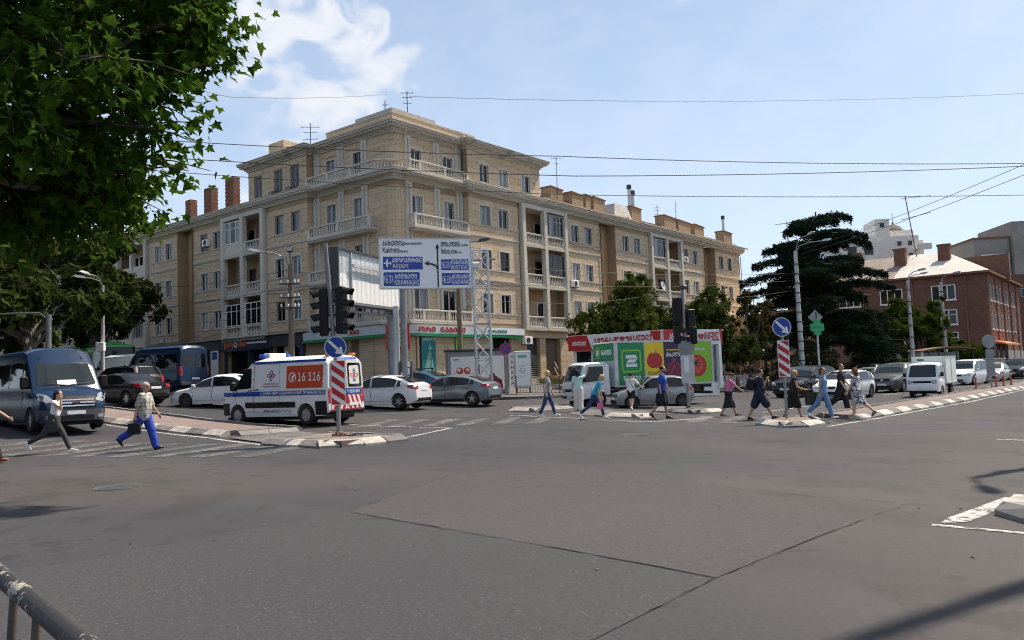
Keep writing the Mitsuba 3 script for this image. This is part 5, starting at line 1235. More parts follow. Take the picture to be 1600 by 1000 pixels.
class Shell:
    """a vehicle body: half width hw(x, z), top line zt(x), underside zb(x); x forward, y left"""

    def __init__(self, top, bottom, plan, W, belt, tumble, r=.12, bulge=.03, zlo=.2):
        self.top, self.bot, self.plan, self.W, self.belt, self.tumble, self.r, self.bulge, self.zlo = top, bottom, plan, W, belt, tumble, r, bulge, zlo
        self.x0, self.x1 = top[0][0], top[-1][0]

    def zt(self, x): return ip(self.top, x)
    def zb(self, x): return ip(self.bot, x)

    def hw(self, x, z):
        b = ip(self.belt, x)
        base = ip(self.plan, x) * self.W / 2
        lower = np.clip((b - z) / np.maximum(b - self.zlo, .05), 0, 1.3)
        f = np.where(z > b, 1 - self.tumble * (z - b), 1 - self.bulge * (lower * 2 - .8) ** 2 * 1.6 - .02 * np.clip(1 - lower * 4, 0, 1))
        return base * f

    def surf_z(self, x, y):
        zt = self.zt(x)
        w = self.hw(x, zt - self.r)
        return zt - self.r * np.minimum(1, np.abs(y) / np.maximum(w, 1e-3)) ** 4

    def mesh(self, nx=90):
        ks = [k[0] for k in self.top] + [k[0] for k in self.plan] + [k[0] for k in self.bot]
        xs = np.unique(np.round(np.r_[np.linspace(self.x0, self.x1, nx), ks], 4))
        secs = []
        for x in xs:
            zt, zb = float(self.zt(x)), float(self.zb(x))
            r = min(self.r, (zt - zb) * .4)
            b = float(ip(self.belt, x))
            zz = np.linspace(zb, zt - r, 13)
            if zb + .1 < b < zt - r - .05:
                zz[np.argmin(abs(zz[1:-1] - b)) + 1] = b
            side = [(float(self.hw(x, z)), z) for z in zz]
            w = side[-1][0]
            topc = [(w * q, zt - r * q ** 4) for q in (.97, .9, .75, .5, .25)]
            half = [(side[0][0] * .9, zb)] + side + topc
            full = half + [(0, zt)] + [(-a, c) for a, c in half[::-1]]
            secs.append([(x, a, c) for a, c in full])
        n = len(secs[0])
        v = np.vstack([V(s) for s in secs])
        f = []
        for i in range(len(xs) - 1):
            for j in range(n):
                k = (j + 1) % n
                f.append([i * n + j, i * n + k, (i + 1) * n + k, (i + 1) * n + j])
        m = tm(v, f)
        cv = [V(secs[0]).mean(0), V(secs[-1]).mean(0)]
        o = len(v)
        ex = []
        for j in range(n):
            k = (j + 1) % n
            ex += [[o, k, j], [o + 1, (len(xs) - 1) * n + j, (len(xs) - 1) * n + k]]
        return trimesh.Trimesh(np.vstack([v, cv]), np.vstack([m.faces, ex]), process=False)

    def inside(self, X, y, z):
        return (np.abs(y) <= self.hw(X[None], np.minimum(z, self.zt(X)[None]))) & (z <= self.surf_z(X[None], y)) & (z >= self.zb(X)[None] - .02)

    def inside_pt(self, x, y, z):
        return (np.abs(y) <= self.hw(x, np.minimum(z, self.zt(x)))) & (z <= self.surf_z(x, y)) & (z >= self.zb(x) - .02)

    # drawings laid on the shell
    def side(self, poly, off, sgn, size=.12):
        v, f = flat(poly, size)
        y = self.hw(v[:, 0], v[:, 1]) + off
        m = tm(np.c_[v[:, 0], sgn * y, v[:, 1]], f)
        if sgn > 0:
            m.faces = m.faces[:, ::-1]
        return m

    def end(self, poly, off, sgn, size=.12, lift=0.0):
        """poly in (y, z) seen along the axis; sgn +1 front, -1 rear"""
        v, f = flat(poly, size)
        N = 700
        X = np.linspace(self.x0, self.x1, N) if sgn < 0 else np.linspace(self.x1, self.x0, N)
        v = v.copy()
        for _ in range(24):                      # points that miss the shell slide inwards onto it
            y, z = v[:, :1], v[:, 1:]
            ins = self.inside(X, y, z)
            bad = ~ins.any(1)
            if not bad.any():
                break
            v[bad, 0] *= .97
        i = np.argmax(ins, axis=1)
        i[~ins.any(1)] = N // 2
        lo_, hi_ = X[i], X[np.maximum(i - 1, 0)]
        for _ in range(9):                       # bisect to the exact surface
            m_ = (lo_ + hi_) / 2
            ok = self.inside_pt(m_, v[:, 0], v[:, 1])
            lo_, hi_ = np.where(ok, m_, lo_), np.where(ok, hi_, m_)
        x = lo_
        m = tm(np.c_[x + sgn * off, v[:, 0], v[:, 1] + lift], f)
        if sgn < 0:
            m.faces = m.faces[:, ::-1]
        return m

    def top_patch(self, poly, off, size=.15):
        """poly in (x, y), laid on the roof or bonnet"""
        v, f = flat(poly, size)
        return tm(np.c_[v, self.surf_z(v[:, 0], v[:, 1]) + off], f)


def wheel(root, x, y, r, w, M, sgn, spokes=5, rim='rim', style='spoke', steer=0.0):
    prof = [(r * .62, -w / 2), (r * .93, -w / 2), (r, -w * .36), (r, w * .36), (r * .93, w / 2), (r * .62, w / 2)]
    P = M @ axes([x, y, r], [1, 0, 0], [0, 1, 0], [0, 0, 1])
    k = part(root, 'wheel', moved(lathe(prof + [(r * .62, -w / 2)], 26, 'y'), P), 'rubber', smooth=40)
    yo = sgn * w * .36
    ms = [lathe([(r * .66, yo - .02), (r * .66, yo + sgn * .03), (r * .57, yo + sgn * .03), (r * .57, yo - .02)], 26, 'y')]
    # lathe about y reversed: rebuild by hand for the outward side
    if style == 'spoke':
        for i in range(spokes):
            a = 2 * math.pi * i / spokes
            b = bx(-r * .09, r * .09, -.012, .012, r * .08, r * .62)
            R = trimesh.transformations.rotation_matrix(a, [0, 1, 0])
            R[:3, 3] = [0, yo, 0]
            ms.append(moved(b, R))
        ms.append(moved(lathe([(.001, .02), (r * .14, .016), (r * .16, -.01)], 14, 'y'), axes([0, yo, 0], [1, 0, 0], [0, 1, 0], [0, 0, 1])))
    else:
        ms.append(moved(bx(-.01, .01, -.01, .01, -.01, .01), axes([0, yo, 0], [1, 0, 0], [0, 1, 0], [0, 0, 1])))
        d = prism(Point(0, 0).buffer(r * .6, 20).difference(union_all([Point(r * .42 * math.cos(q), r * .42 * math.sin(q)).buffer(r * .055) for q in np.arange(0, 6.28, .785)])), -.012, .012)
        d.apply_transform(axes([0, yo - sgn * .01, 0], [1, 0, 0], [0, 0, 1], [0, -1, 0]))
        ms.append(d)
        ms.append(moved(lathe([(.001, .045), (r * .18, .04), (r * .22, -.02)], 14, 'y'), axes([0, yo, 0], [1, 0, 0], [0, sgn * 1.0, 0], [0, 0, 1])))
    part(root + k[len(root):] if False else k, 'rim', moved(cat(*ms), P), rim)
    bk = prism(Point(0, 0).buffer(r * .63, 20), -.008, .008)
    bk.apply_transform(axes([0, yo - sgn * .05, 0], [1, 0, 0], [0, 0, 1], [0, -1, 0]))
    part(k, 'brake_disc', moved(bk, P), 'rim_dark')


def rpoly(pts, r=.03):
    p = Polygon(pts)
    return p.buffer(-r, join_style='mitre').buffer(r, quad_segs=3)


def build_vehicle(key, S, spec, M):
    """common parts: body with wheel arches, glass, lamps, handles, mirrors, plates, wheels"""
    g = spec
    body = toman(S.mesh())
    wx, tr, R, tw = g['wheels'], g['track'], g['R'], g.get('tw', .21)
    cuts = []
    for x in wx:
        for s in (1, -1):
            c = lathe([(0.0001, 0), (R + .055, 0), (R + .055, .6), (.0001, .6)], 24)
            A = axes([x, s * (tr - tw / 2 - .03), R], [1, 0, 0], [0, 0, -1 * s], [0, s, 0])
            cm = moved(c, A)
            cuts.append(m3.Manifold.hull_points(np.asarray(cm.vertices)))
    body = body - m3.Manifold.batch_boolean(cuts, m3.OpType.Add)
    bk = part(key, 'body', moved(tomesh(body), M), g['paint'], smooth=32)
    # dark wells and underside
    ms = [bx(S.x0 + .35, S.x1 - .35, -S.W / 2 * .8, S.W / 2 * .8, .17, .34)]
    part(key, 'underbody', moved(cat(*ms), M), 'black_plastic')
    for x in wx:
        for s in (1, -1):
            d = prism(Point(0, 0).buffer(R + .05, 12), -.01, .01)
            part(key, 'wheel_well', moved(moved(d, axes([x, s * (tr - tw / 2 - .015), R], [1, 0, 0], [0, 0, 1], [0, -1, 0])), M), 'black_plastic')
    for s in (1, -1):
        for poly in g.get('side_glass', ()):
            part(key, 'side_window', moved(S.side(poly, .006, s, .22), M), 'car_glass', smooth=40)
        for poly in g.get('trims', ()):
            part(key, 'side_trim', moved(S.side(poly[0], poly[2] if len(poly) > 2 else .009, s), M), poly[1])
        for d in g.get('doors', ()):
            seam = d.buffer(.011, join_style='mitre').difference(d)
            part(key, 'door_gap', moved(S.side(seam, .004, s, .2), M), 'black_plastic')
        for hx, hz in g.get('handles', ()):
            y = float(S.hw(hx, hz))
            part(key, 'door_handle', moved(rbx(hx - .1, hx + .1, s * y - .012, s * y + .03, hz - .018, hz + .018, .012) if s > 0 else rbx(hx - .1, hx + .1, s * y - .03, s * y + .012, hz - .018, hz + .018, .012), M), g.get('handle_mat', g['paint']))
        if 'mirror' in g:
            mx, mz, mw, mh = g['mirror']
            y = float(S.hw(mx, mz))
            part(key, 'mirror', moved(cat(rbx(mx - .06, mx + .09, *sorted((s * (y + .05), s * (y + .05 + mw))), mz - mh / 2, mz + mh / 2, .04), bx(mx - .03, mx + .05, *sorted((s * (y - .05), s * (y + .08))), mz - mh / 2, mz - mh / 2 + .05)), M), g.get('mirror_mat', g['paint']))
    for poly, m, off in g.get('front', ()):
        nm = {'windscreen': 'windscreen', 'lamp_clear': 'headlight', 'plate': 'number_plate'}.get(m, 'front_trim')
        part(key, nm, moved(S.end(poly, off, 1), M), m, smooth=40)
    for poly, m, off in g.get('rear', ()):
        nm = {'car_glass': 'rear_window', 'lamp_red': 'taillight', 'plate': 'number_plate'}.get(m, 'rear_trim')
        part(key, nm, moved(S.end(poly, off, -1), M), m, smooth=40)
    for nm, mesh, m in g.get('extra', ()):
        part(key, nm, moved(mesh, M), m)
    for i, x in enumerate(wx):
        for s in (1, -1):
            wheel(key, x, s * (tr - .02), R, tw, M, s, g.get('spokes', 5), g.get('rim', 'rim'), g.get('wstyle', 'spoke'))
    return bk


def mir(pts):
    return [Polygon(pts), Polygon([(-y, z) for y, z in pts])]


def hatch_shell(L, W, H, hood=.62, fast=0.0, kind='hatch', front_h=.74, rear_h=.95, belt0=.86, belt1=.95, gc=.17):
    """car body: kind 'hatch', 'sedan', 'liftback', 'suv', 'estate'"""
    a, f = -L / 2, L / 2
    cowl = f - L * (.245 if kind != 'sedan' else .26)
    if kind == 'liftback':
        top = [(a, .55), (a + .03, rear_h), (a + .18, rear_h + .06), (a + .75, H * .875), (a + 1.25, H * .965), (a + 1.9, H), (a + 2.35, H * .985), (cowl - .55, H * .87), (cowl, hood + .34), (f - .45, front_h + .1), (f - .12, front_h - .04), (f, .48)]
    elif kind == 'sedan':
        top = [(a, .55), (a + .03, rear_h), (a + .55, rear_h + .09), (a + .72, rear_h + .12), (a + 1.35, H * .955), (a + 1.9, H), (a + 2.4, H * .985), (cowl - .55, H * .87), (cowl, hood + .34), (f - .5, front_h + .1), (f - .12, front_h - .05), (f, .48)]
    elif kind == 'suv':
        top = [(a, .6), (a + .03, rear_h), (a + .1, rear_h + .12), (a + .42, H * .955), (a + .8, H), (a + 2.2, H), (a + 2.7, H * .98), (cowl - .45, H * .86), (cowl, hood + .42), (f - .4, front_h + .13), (f - .1, front_h - .02), (f, .55)]
    else:
        top = [(a, .55), (a + .03, rear_h), (a + .10, rear_h + .1), (a + .50, H * .935), (a + .85, H * .985), (a + 1.35, H), (a + 2.0, H * .985), (cowl - .5, H * .865), (cowl, hood + .34), (f - .42, front_h + .09), (f - .12, front_h - .05), (f, .48)]
    bot = [(a, .36), (a + .25, gc + .05), (a + .8, gc), (f - .8, gc), (f - .2, gc + .02), (f, .24)]
    plan = [(a, .76), (a + .06, .86), (a + .25, .955), (a + .7, 1.0), (f - .9, 1.0), (f - .4, .945), (f - .15, .84), (f, .66)]
    belt = [(a, belt1), (f, belt0)]
    S = Shell(top, bot, plan, W, belt, .36 if kind != 'suv' else .27, r=.10, zlo=gc)
    S.cowl, S.H, S.L, S.kind, S.front_h, S.rear_h = cowl, H, L, kind, front_h, rear_h
    return S


def car(name, label, pos, deg, kind, paint, L=4.3, W=1.77, H=1.48, group=None, rim='rim', spokes=5, glass_top=.11, detail=True, R=.315, wb=None, fh=.74, rh=.95, hood=.62, belt0=.86, belt1=.95, z=None, extra=None, dark_lower=False, gc=.17, plate=True, catg='car'):
    S = hatch_shell(L, W, H, hood=hood, kind=kind, front_h=fh, rear_h=rh, belt0=belt0, belt1=belt1, gc=gc)
    a, f = -L / 2, L / 2
    key = thing(name, label, catg, group)
    M = place(pos[0], pos[1], float(zg(*pos)) if z is None else z, deg)
    wb = wb or L * .605
    wx = (a + (L - wb) * .47, a + (L - wb) * .47 + wb)
    bl = lambda x: float(ip(S.belt, x))
    ztop = lambda x: float(S.zt(x)) - glass_top
    # side glass follows the roof line
    lo = lambda x: bl(x) + .03
    xf = S.cowl - .12
    xr = {'liftback': a + .72, 'sedan': a + 1.0, 'suv': a + .32, 'hatch': a + .55, 'estate': a + .45}[kind]
    xs = np.linspace(xr, xf, 26)
    up = [(x, max(lo(x) + .005, ztop(x))) for x in xs]
    outline = Polygon([(xf, lo(xf))] + up[::-1] + [(xr, lo(xr))]).buffer(-.015).buffer(.015)
    bp = wx[0] + wb * .53 if kind != 'coupe' else wx[0] + wb * .45
    cp = wx[0] + .16 if kind not in ('suv', 'estate') else wx[0] - .02
    if L < 3.8:
        bp, cp = wx[0] + wb * .38, None
    pil = [sbox(bp - .045, 0, bp + .045, 3)] + ([affinity.skew(sbox(cp - .04, 0, cp + .04, 3), xs=-18, origin=(cp, bl(cp)))] if cp else [])
    gl = outline.difference(union_all(pil))
    glass = [q for q in getattr(gl, 'geoms', [gl]) if q.area > .01]
    d1 = rpoly([(bp + .0, gc + .16), (bp, ztop(bp) + .045), (S.cowl - .5, ztop(S.cowl - .5) + .04), (S.cowl + .02, bl(S.cowl) + .02), (wx[1] - R - .06, bl(S.cowl) - .2), (wx[1] - R - .1, gc + .16)])
    doors = [d1]
    if cp:
        doors.append(rpoly([(bp - .03, gc + .16), (bp - .03, ztop(bp) + .045), (cp + .02, max(ztop(cp), bl(cp) + .1) + .02), (wx[0] + R * .55, bl(cp) - .25), (wx[0] + R + .12, gc + .16)]))
    hz = bl(bp) - .11
    handles = [(bp + .12, hz)] + ([(cp + .22, hz + .02)] if cp else [])
    g = dict(paint=paint, wheels=wx, track=W / 2 - .10, R=R, side_glass=glass, doors=doors, handles=handles, mirror=(S.cowl - .28, bl(S.cowl) + .10, .17, .14), spokes=spokes, rim=rim)
    # windscreen and lamps as seen from the front
    cz, tz = float(S.zt(S.cowl)) + .05, H * .955
    wl, wt = float(S.hw(S.cowl, cz)) - .10, float(S.hw(S.cowl - .9, tz)) - .13
    front = [(rpoly([(-wl, cz), (wl, cz), (wt, tz), (-wt, tz)], .04), 'windscreen', .012)]
    hx = W / 2
    hl = [(hx * .50, fh - .18), (hx * .80, fh - .14), (hx * .90, fh + .0), (hx * .86, fh + .06), (hx * .55, fh - .06)]
    for q in mir(hl):
        front.append((q, 'lamp_clear', .012))
    front.append((rpoly([(-hx * .42, fh - .18), (hx * .42, fh - .18), (hx * .46, fh - .06), (-hx * .46, fh - .06)], .02), 'black_plastic', .012))
    front.append((rpoly([(-hx * .62, .27), (hx * .62, .27), (hx * .5, .42), (-hx * .5, .42)], .02), 'black_plastic', .012))
    if plate:
        front.append((sbox(-.26, .43, .26, .54), 'plate', .025))
    front.append((sbox(-.07, fh - .15, .07, fh - .09), 'chrome', .022))
    rear = []
    rz0, rz1 = rh + .16, H * .945
    if kind == 'sedan':
        rz0 = rh + .20
    if kind in ('liftback',):
        rz0 = rh + .11
    wl, wt = W / 2 * .72, W / 2 * .58
    rear.append((rpoly([(-wl, rz0), (wl, rz0), (wt, rz1), (-wt, rz1)], .04), 'car_glass', .012))
    tl = [(hx * .56, rh - .17), (hx * .86, rh - .22), (hx * .88, rh + .0), (hx * .62, rh - .02)]
    if kind in ('suv', 'hatch', 'estate'):
        tl = [(hx * .66, rh - .22), (hx * .86, rh - .24), (hx * .84, rh + .1), (hx * .68, rh + .08)]
    for q in mir(tl):
        rear.append((q, 'lamp_red', .014))
    rear.append((rpoly([(-hx * .7, .30), (hx * .7, .30), (hx * .66, .44), (-hx * .66, .44)], .02), 'black_plastic', .012))
    if plate:
        rear.append((sbox(-.26, rh - .26, .26, rh - .15), 'plate', .02))
    g['front'], g['rear'] = front, rear
    if dark_lower:
        g['trims'] = [(sbox(wx[0] + R + .1, gc + .03, wx[1] - R - .1, gc + .14), 'black_plastic')]
    build_vehicle(key, S, g, M)
    # lamps wrap round the corner
    for s in (1, -1):
        w1 = Polygon([(f - .45, fh - .10), (f - .16, fh - .17), (f - .13, fh - .02), (f - .42, fh + .04)])
        part(key, 'headlight', moved(S.side(w1, .008, s, .06), M), 'lamp_clear')
        w2 = Polygon([(a + .10, rh - .20), (a + .38, rh - .12), (a + .36, rh - .02), (a + .10, rh + .0)])
        part(key, 'taillight', moved(S.side(w2, .010, s, .06), M), 'lamp_red')
    if extra:
        extra(key, S, M)
    return key


# --- the car row before the left shops
car('sedan_car', 'charcoal notchback car second from the left, rear plate showing', (-17.9, 36.9), 152, 'sedan', 'car_graphite', 4.62, 1.80, 1.46, R=.31, spokes=7)
car('sedan_car', 'white saloon car right of the charcoal one, nose to the left', (-13.1, 36.5), 166, 'sedan', 'car_white', 4.75, 1.82, 1.47, R=.32, rim='rim_dark', spokes=6)
car('hatchback_car', 'white wedge shaped hatchback behind the ambulance', (-6.0, 36.6), 156, 'liftback', 'car_white', 4.45, 1.75, 1.49, spokes=6, rh=1.02, fh=.72)


car('hatchback_car', 'blue grey fastback car with dark tinted windows', (-2.95, 39.0), 157, 'liftback', 'car_bluegrey', 4.47, 1.82, 1.45, spokes=5, rh=.98, dark_lower=True)


def rack(key, S, M):
    for x in (-.55, .35):
        part(key, 'roof_rack', moved(cat(bx(x - .03, x + .03, -.72, .72, S.H + .08, S.H + .12), bx(x - .03, x + .03, -.62, -.56, S.H - .04, S.H + .09), bx(x - .03, x + .03, .56, .62, S.H - .04, S.H + .09)), M), 'black_plastic')


car('hatchback_car', 'small sky blue round backed car with roof bars', (-5.4, 45.6), 150, 'liftback', 'car_skyblue', 4.0, 1.68, 1.42, extra=rack, rh=.95)
car('hatchback_car', 'silver three door hatchback before the advert truck', (6.35, 37.6), 187, 'hatch', 'car_silver', 3.66, 1.66, 1.50, R=.30, wb=2.37, rh=.92, rim='rim_dark', spokes=10, hood=.60)
car('sedan_car', 'maroon saloon glimpsed over the ambulance bonnet', (-15.2, 47.5), 152, 'sedan', 'car_maroon', 4.4, 1.75, 1.45)
car('suv_car', 'dark off road car behind the big blue van', (-20.5, 42.5), 150, 'suv', 'car_graphite', 4.5, 1.8, 1.62, R=.35, gc=.22)
# --- the queue in the right street
car('suv_car', 'dark navy off road car at the head of the right queue', (16.6, 46.3), -136, 'suv', 'car_black', 4.85, 1.94, 1.75, R=.37, fh=.86, rh=1.08, hood=.70, belt0=1.02, belt1=1.12, gc=.22)
car('hatchback_car', 'white three door hatchback behind the crossing pedestrians', (16.75, 41.2), -134, 'hatch', 'car_white', 4.3, 1.80, 1.46, R=.33, rim='rim_dark', spokes=10)
car('suv_car', 'taupe grey off road car with silver sills', (22.9, 48.6), -134, 'suv', 'car_grey', 4.7, 1.88, 1.72, R=.37, fh=.86, rh=1.06, hood=.70, belt0=1.0, belt1=1.08, gc=.22)
car('sedan_car', 'pale silver saloon car at the right rear of the queue', (37.6, 63.5), -130, 'sedan', 'car_ltgrey', 4.6, 1.78, 1.44)
car('minivan_car', 'white people carrier behind the small white lorry', (32.0, 57.2), -137, 'suv', 'car_white', 4.7, 1.8, 1.75, R=.33, fh=.80, rh=1.05, hood=.66, belt0=.95, belt1=1.02)
car('hatchback_car', 'white hatchback half hidden beside the taupe off road car', (27.2, 54.5), -134, 'hatch', 'car_white', 4.1, 1.72, 1.48)
car('suv_car', 'black off road car behind the pale silver saloon', (43.0, 69.0), -134, 'suv', 'car_black', 4.6, 1.85, 1.7, R=.36, fh=.86, rh=1.06, hood=.70, belt0=1.0, belt1=1.08, gc=.22)
car('sedan_car', 'silver saloon furthest right at the edge of the frame', (49.5, 78.5), -134, 'sedan', 'car_silver', 4.6, 1.78, 1.44)
car('sedan_car', 'dark green saloon between the far parked cars', (46.5, 74.0), -134, 'sedan', 'car_graphite', 4.5, 1.76, 1.43)
car('sedan_car', 'silver grey saloon parked in the shade behind the white hatchback', (25.6, 58.6), -132, 'sedan', 'car_ltgrey', 4.5, 1.76, 1.44)
car('sedan_car', 'teal saloon parked in the shade under the cedar', (23.0, 60.0), -120, 'sedan', 'car_teal', 4.4, 1.75, 1.4)
car('suv_car', 'black off road car parked deep in the shade of the trees', (28.5, 65.0), -130, 'suv', 'car_black', 4.6, 1.85, 1.7, R=.36, fh=.86, rh=1.06, hood=.70, belt0=1.0, belt1=1.08, gc=.22)
# ------------------------------------------------------------------ vans, bus and lorries
def van_shell(L, W, H, nose=.95, hood_z=1.15, screen=.95, rear_slope=.05):
    a, f = -L / 2, L / 2
    top = [(a, .6), (a + .02, 1.2), (a + .06, H * .93), (a + .16, H * .985), (a + .4, H), (f - nose - screen - .35, H), (f - nose - screen, H * .975), (f - nose - screen * .55, hood_z + (H - hood_z) * .62), (f - nose, hood_z + .04), (f - nose * .55, hood_z - .09), (f - .14, hood_z - .27), (f - .03, .85), (f, .5)]
    bot = [(a, .42), (a + .3, .30), (f - .8, .28), (f - .2, .26), (f, .30)]
    plan = [(a, .93), (a + .08, .985), (a + .3, 1.0), (f - 1.5, 1.0), (f - .8, .975), (f - .3, .90), (f - .08, .76), (f, .66)]
    S = Shell(top, bot, plan, W, [(a, 1.05), (f, 1.05)], .085, r=.17, bulge=.018, zlo=.28)
    S.L, S.H, S.hood_z, S.nose, S.screen = L, H, hood_z, nose, screen
    return S


mat('car_bumper', (.055, .06, .068), .5)
mat('pomegranate', (.16, .012, .03), .4)
mat('sign_pink', (.5, .12, .16), .5)
mat('tomato_flesh', (.52, .07, .03), .35)
mat('cream_plastic', (.72, .68, .56), .4)
mat('blue_lamp', (.01, .06, .36), .1, coat=1.0)
mat('sign_orange_red', (.46, .05, .012), .4)
# --- ambulance
amb = thing('ambulance', 'white ambulance van with blue stripe, orange red panel and red chevrons on its tail', 'ambulance')
L_, W_, H_ = 5.25, 1.99, 2.38
S = van_shell(L_, W_, H_, nose=.72, hood_z=1.22, screen=.95)
a_, f_ = -L_ / 2, L_ / 2
AMB_M = place(-8.1, 29.2, float(zg(-8.4, 28.6)), 151.5)
wx = (a_ + .98, a_ + .98 + 3.25)
front = [(rpoly([(-.78, 1.32), (.78, 1.32), (.68, 2.08), (-.68, 2.08)], .05), 'windscreen', .012)]
for q in mir([(.56, .82), (.88, .86), (.90, 1.1), (.72, 1.05)]):
    front.append((q, 'lamp_clear', .014))
front += [(rpoly([(-.45, .72), (.45, .72), (.5, .98), (-.5, .98)]), 'black_plastic', .014), (rpoly([(-.9, .34), (.9, .34), (.9, .62), (-.9, .62)]), 'black_plastic', .03), (sbox(-.26, .48, .26, .59), 'plate', .045)]
rear = [(rpoly([(-.84, 1.24), (-.10, 1.24), (-.10, 2.08), (-.78, 2.08)], .06), 'car_glass', .010), (rpoly([(.10, 1.24), (.84, 1.24), (.78, 2.08), (.10, 2.08)], .06), 'car_glass', .010)]
for q in mir([(.80, .72), (.93, .72), (.93, 1.22), (.80, 1.22)]):
    rear.append((q, 'lamp_red', .014))
rear += [(sbox(-.80, .98, .80, 1.20), 'sign_blue', .012), (sbox(-.8, .50, .8, .975), 'sign_red', .012)]
for i in range(-4, 5):
    if i == 0:
        rear.append((Polygon([(-.12, .505), (.12, .505), (0, .72)]), 'poster_white', .017))
        continue
    s = 1 if i > 0 else -1
    x0 = (abs(i) - .82) * .23
    st = Polygon([(s * (x0 + .22), .505), (s * (x0 + .33), .505), (s * (x0 + .13), .97), (s * (x0 + .02), .97)]).intersection(sbox(-.79, .505, .79, .97))
    if not st.is_empty:
        rear.append((st, 'poster_white', .017))
rear += [(rpoly([(-.92, .32), (.92, .32), (.92, .47), (-.92, .47)]), 'black_plastic', .05), (sbox(-.62, .60, -.10, .71), 'plate', .03), (sbox(-.9, .475, .9, .50), 'sign_red', .05), (sbox(-.012, .5, .012, 2.2), 'black_plastic', .021)]
belt = sbox(a_ + .12, 1.02, f_ - .10, 1.17)
g = dict(paint='car_white', wheels=wx, track=.90, R=.345, tw=.23, side_glass=[rpoly([(f_ - 1.72, 1.30), (f_ - .82, 1.26), (f_ - .95, 1.42), (f_ - 1.42, 1.98), (f_ - 1.70, 2.02)], .05)],
         trims=[(belt, 'sign_blue', .008), (sbox(wx[0] + .45, .60, wx[1] - .42, .80), 'black_plastic', .014), (sbox(a_ + .05, .34, wx[0] - .45, .80), 'black_plastic', .014), (sbox(wx[1] + .42, .34, f_ - .12, .78), 'black_plastic', .014),
                (sbox(a_ + .1, H_ - .235, f_ - 1.75, H_ - .155), 'sign_blue', .010)],
         doors=[rpoly([(f_ - 1.82, .45), (f_ - 1.82, 2.1), (f_ - 1.4, 2.08), (f_ - .78, 1.3), (f_ - .95, .85), (f_ - 1.15, .45)]), rpoly([(f_ - 3.05, .45), (f_ - 3.05, 2.12), (f_ - 1.86, 2.12), (f_ - 1.86, .45)])],
         handles=[(f_ - 1.66, 1.22), (f_ - 2.0, 1.24)], handle_mat='black_plastic', mirror=(f_ - .95, 1.38, .2, .32), mirror_mat='black_plastic', front=front, rear=rear, rim='rim', wstyle='steel')
build_vehicle(amb, S, g, AMB_M)


def side_words(key, S, M, s, x0, z0, txt, h, m, width=None, off=.013, sgn=1, name='lettering'):
    """words on a side; read towards -x on the left side (sgn +1) and towards +x on the right side"""
    t = text(txt, h, width)
    t = affinity.scale(t, -1 if sgn > 0 else 1, 1, origin=(0, 0))
    t = affinity.translate(t, x0, z0)
    return part(key, name, moved(S.side(t, off, sgn, .3), M), m)


for s in (1, -1):
    xo = (lambda x0, x1: (x1 if s > 0 else x0))
    part(amb, 'orange_panel', moved(S.side(rpoly([(a_ + .22, 1.26), (a_ + 1.86, 1.26), (a_ + 1.86, 2.03), (a_ + .22, 2.03)], .03), .009, s), AMB_M), 'sign_orange_red')
    side_words(amb, S, AMB_M, s, xo(a_ + .26, a_ + 1.36), 1.50, '16 116', .29, 'poster_white', width=1.06, sgn=s)
    ring_ = Point(a_ + 1.59, 1.64).buffer(.17).difference(Point(a_ + 1.59, 1.64).buffer(.135))
    hand = affinity.rotate(LineString([(-.05, .07), (-.02, 0), (-.05, -.07)]).buffer(.03), 25).buffer(.006)
    part(amb, 'phone_emblem', moved(S.side(union_all([ring_, affinity.translate(hand, a_ + 1.60, 1.64)]), .013, s, .05), AMB_M), 'poster_white')
    cx, cz = a_ + 2.58, 1.72
    for dx, dz, mm in ((0, .09, 'sign_blue'), (0, -.09, 'sign_blue'), (-.09, 0, 'sign_red'), (.09, 0, 'sign_red')):
        cap = LineString([(cx + dx * .6, cz + dz * .6), (cx + dx * 1.5, cz + dz * 1.5)])
        part(amb, 'cross_emblem', moved(S.side(cap.buffer(.062).difference(cap.buffer(.028)), .010, s, .04), AMB_M), mm)
    side_words(amb, S, AMB_M, s, xo(cx - .36, cx + .36), 1.41, 'სასწრაფო დახმარება', .055, 'sign_red', width=.72, sgn=s)
    side_words(amb, S, AMB_M, s, xo(cx - .36, cx + .36), 1.32, 'სასწრაფო დახმარება', .055, 'sign_blue', width=.72, sgn=s)
    side_words(amb, S, AMB_M, s, xo(a_ + .16, a_ + 3.06), 1.038, 'სასწრაფო სამედიცინო დახმარება', .115, 'poster_white', width=2.9, sgn=s)
    side_words(amb, S, AMB_M, s, xo(wx[0] + .65, wx[0] + 1.95), .45, 'AMBULANCE 1 5 0 3 6', .085, 'sign_blue', width=1.3, sgn=s, off=.012)
# rear lettering: reads from the rear
t = text('EMERGENCY SERVICE', .10, 1.42)
part(amb, 'lettering', moved(S.end(affinity.translate(affinity.scale(t, -1, 1, origin=(0, 0)), .71, 1.04), .018, -1, .3), AMB_M), 'poster_white')
part(amb, 'window_film', moved(S.end(rpoly([(-.70, 1.34), (-.17, 1.34), (-.17, 1.99), (-.68, 1.99)], .06), .014, -1), AMB_M), 'far_white')
for dx, dz, mm in ((0, .1, 'sign_blue'), (0, -.1, 'sign_blue'), (-.1, 0, 'sign_orange'), (.1, 0, 'sign_orange')):
    for y in (-.43,):
        cap = LineString([(y + dx * .6, 1.65 + dz * .6), (y + dx * 1.6, 1.65 + dz * 1.6)])
        part(amb, 'cross_emblem', moved(S.end(cap.buffer(.066).difference(cap.buffer(.02)), .018, -1, .04), AMB_M), mm)
part(amb, 'roof_stripe', moved(S.end(Polygon([(-.72, H_ - .17), (.72, H_ - .17), (.6, H_ - .09), (-.6, H_ - .09)]), .012, -1), AMB_M), 'sign_blue')
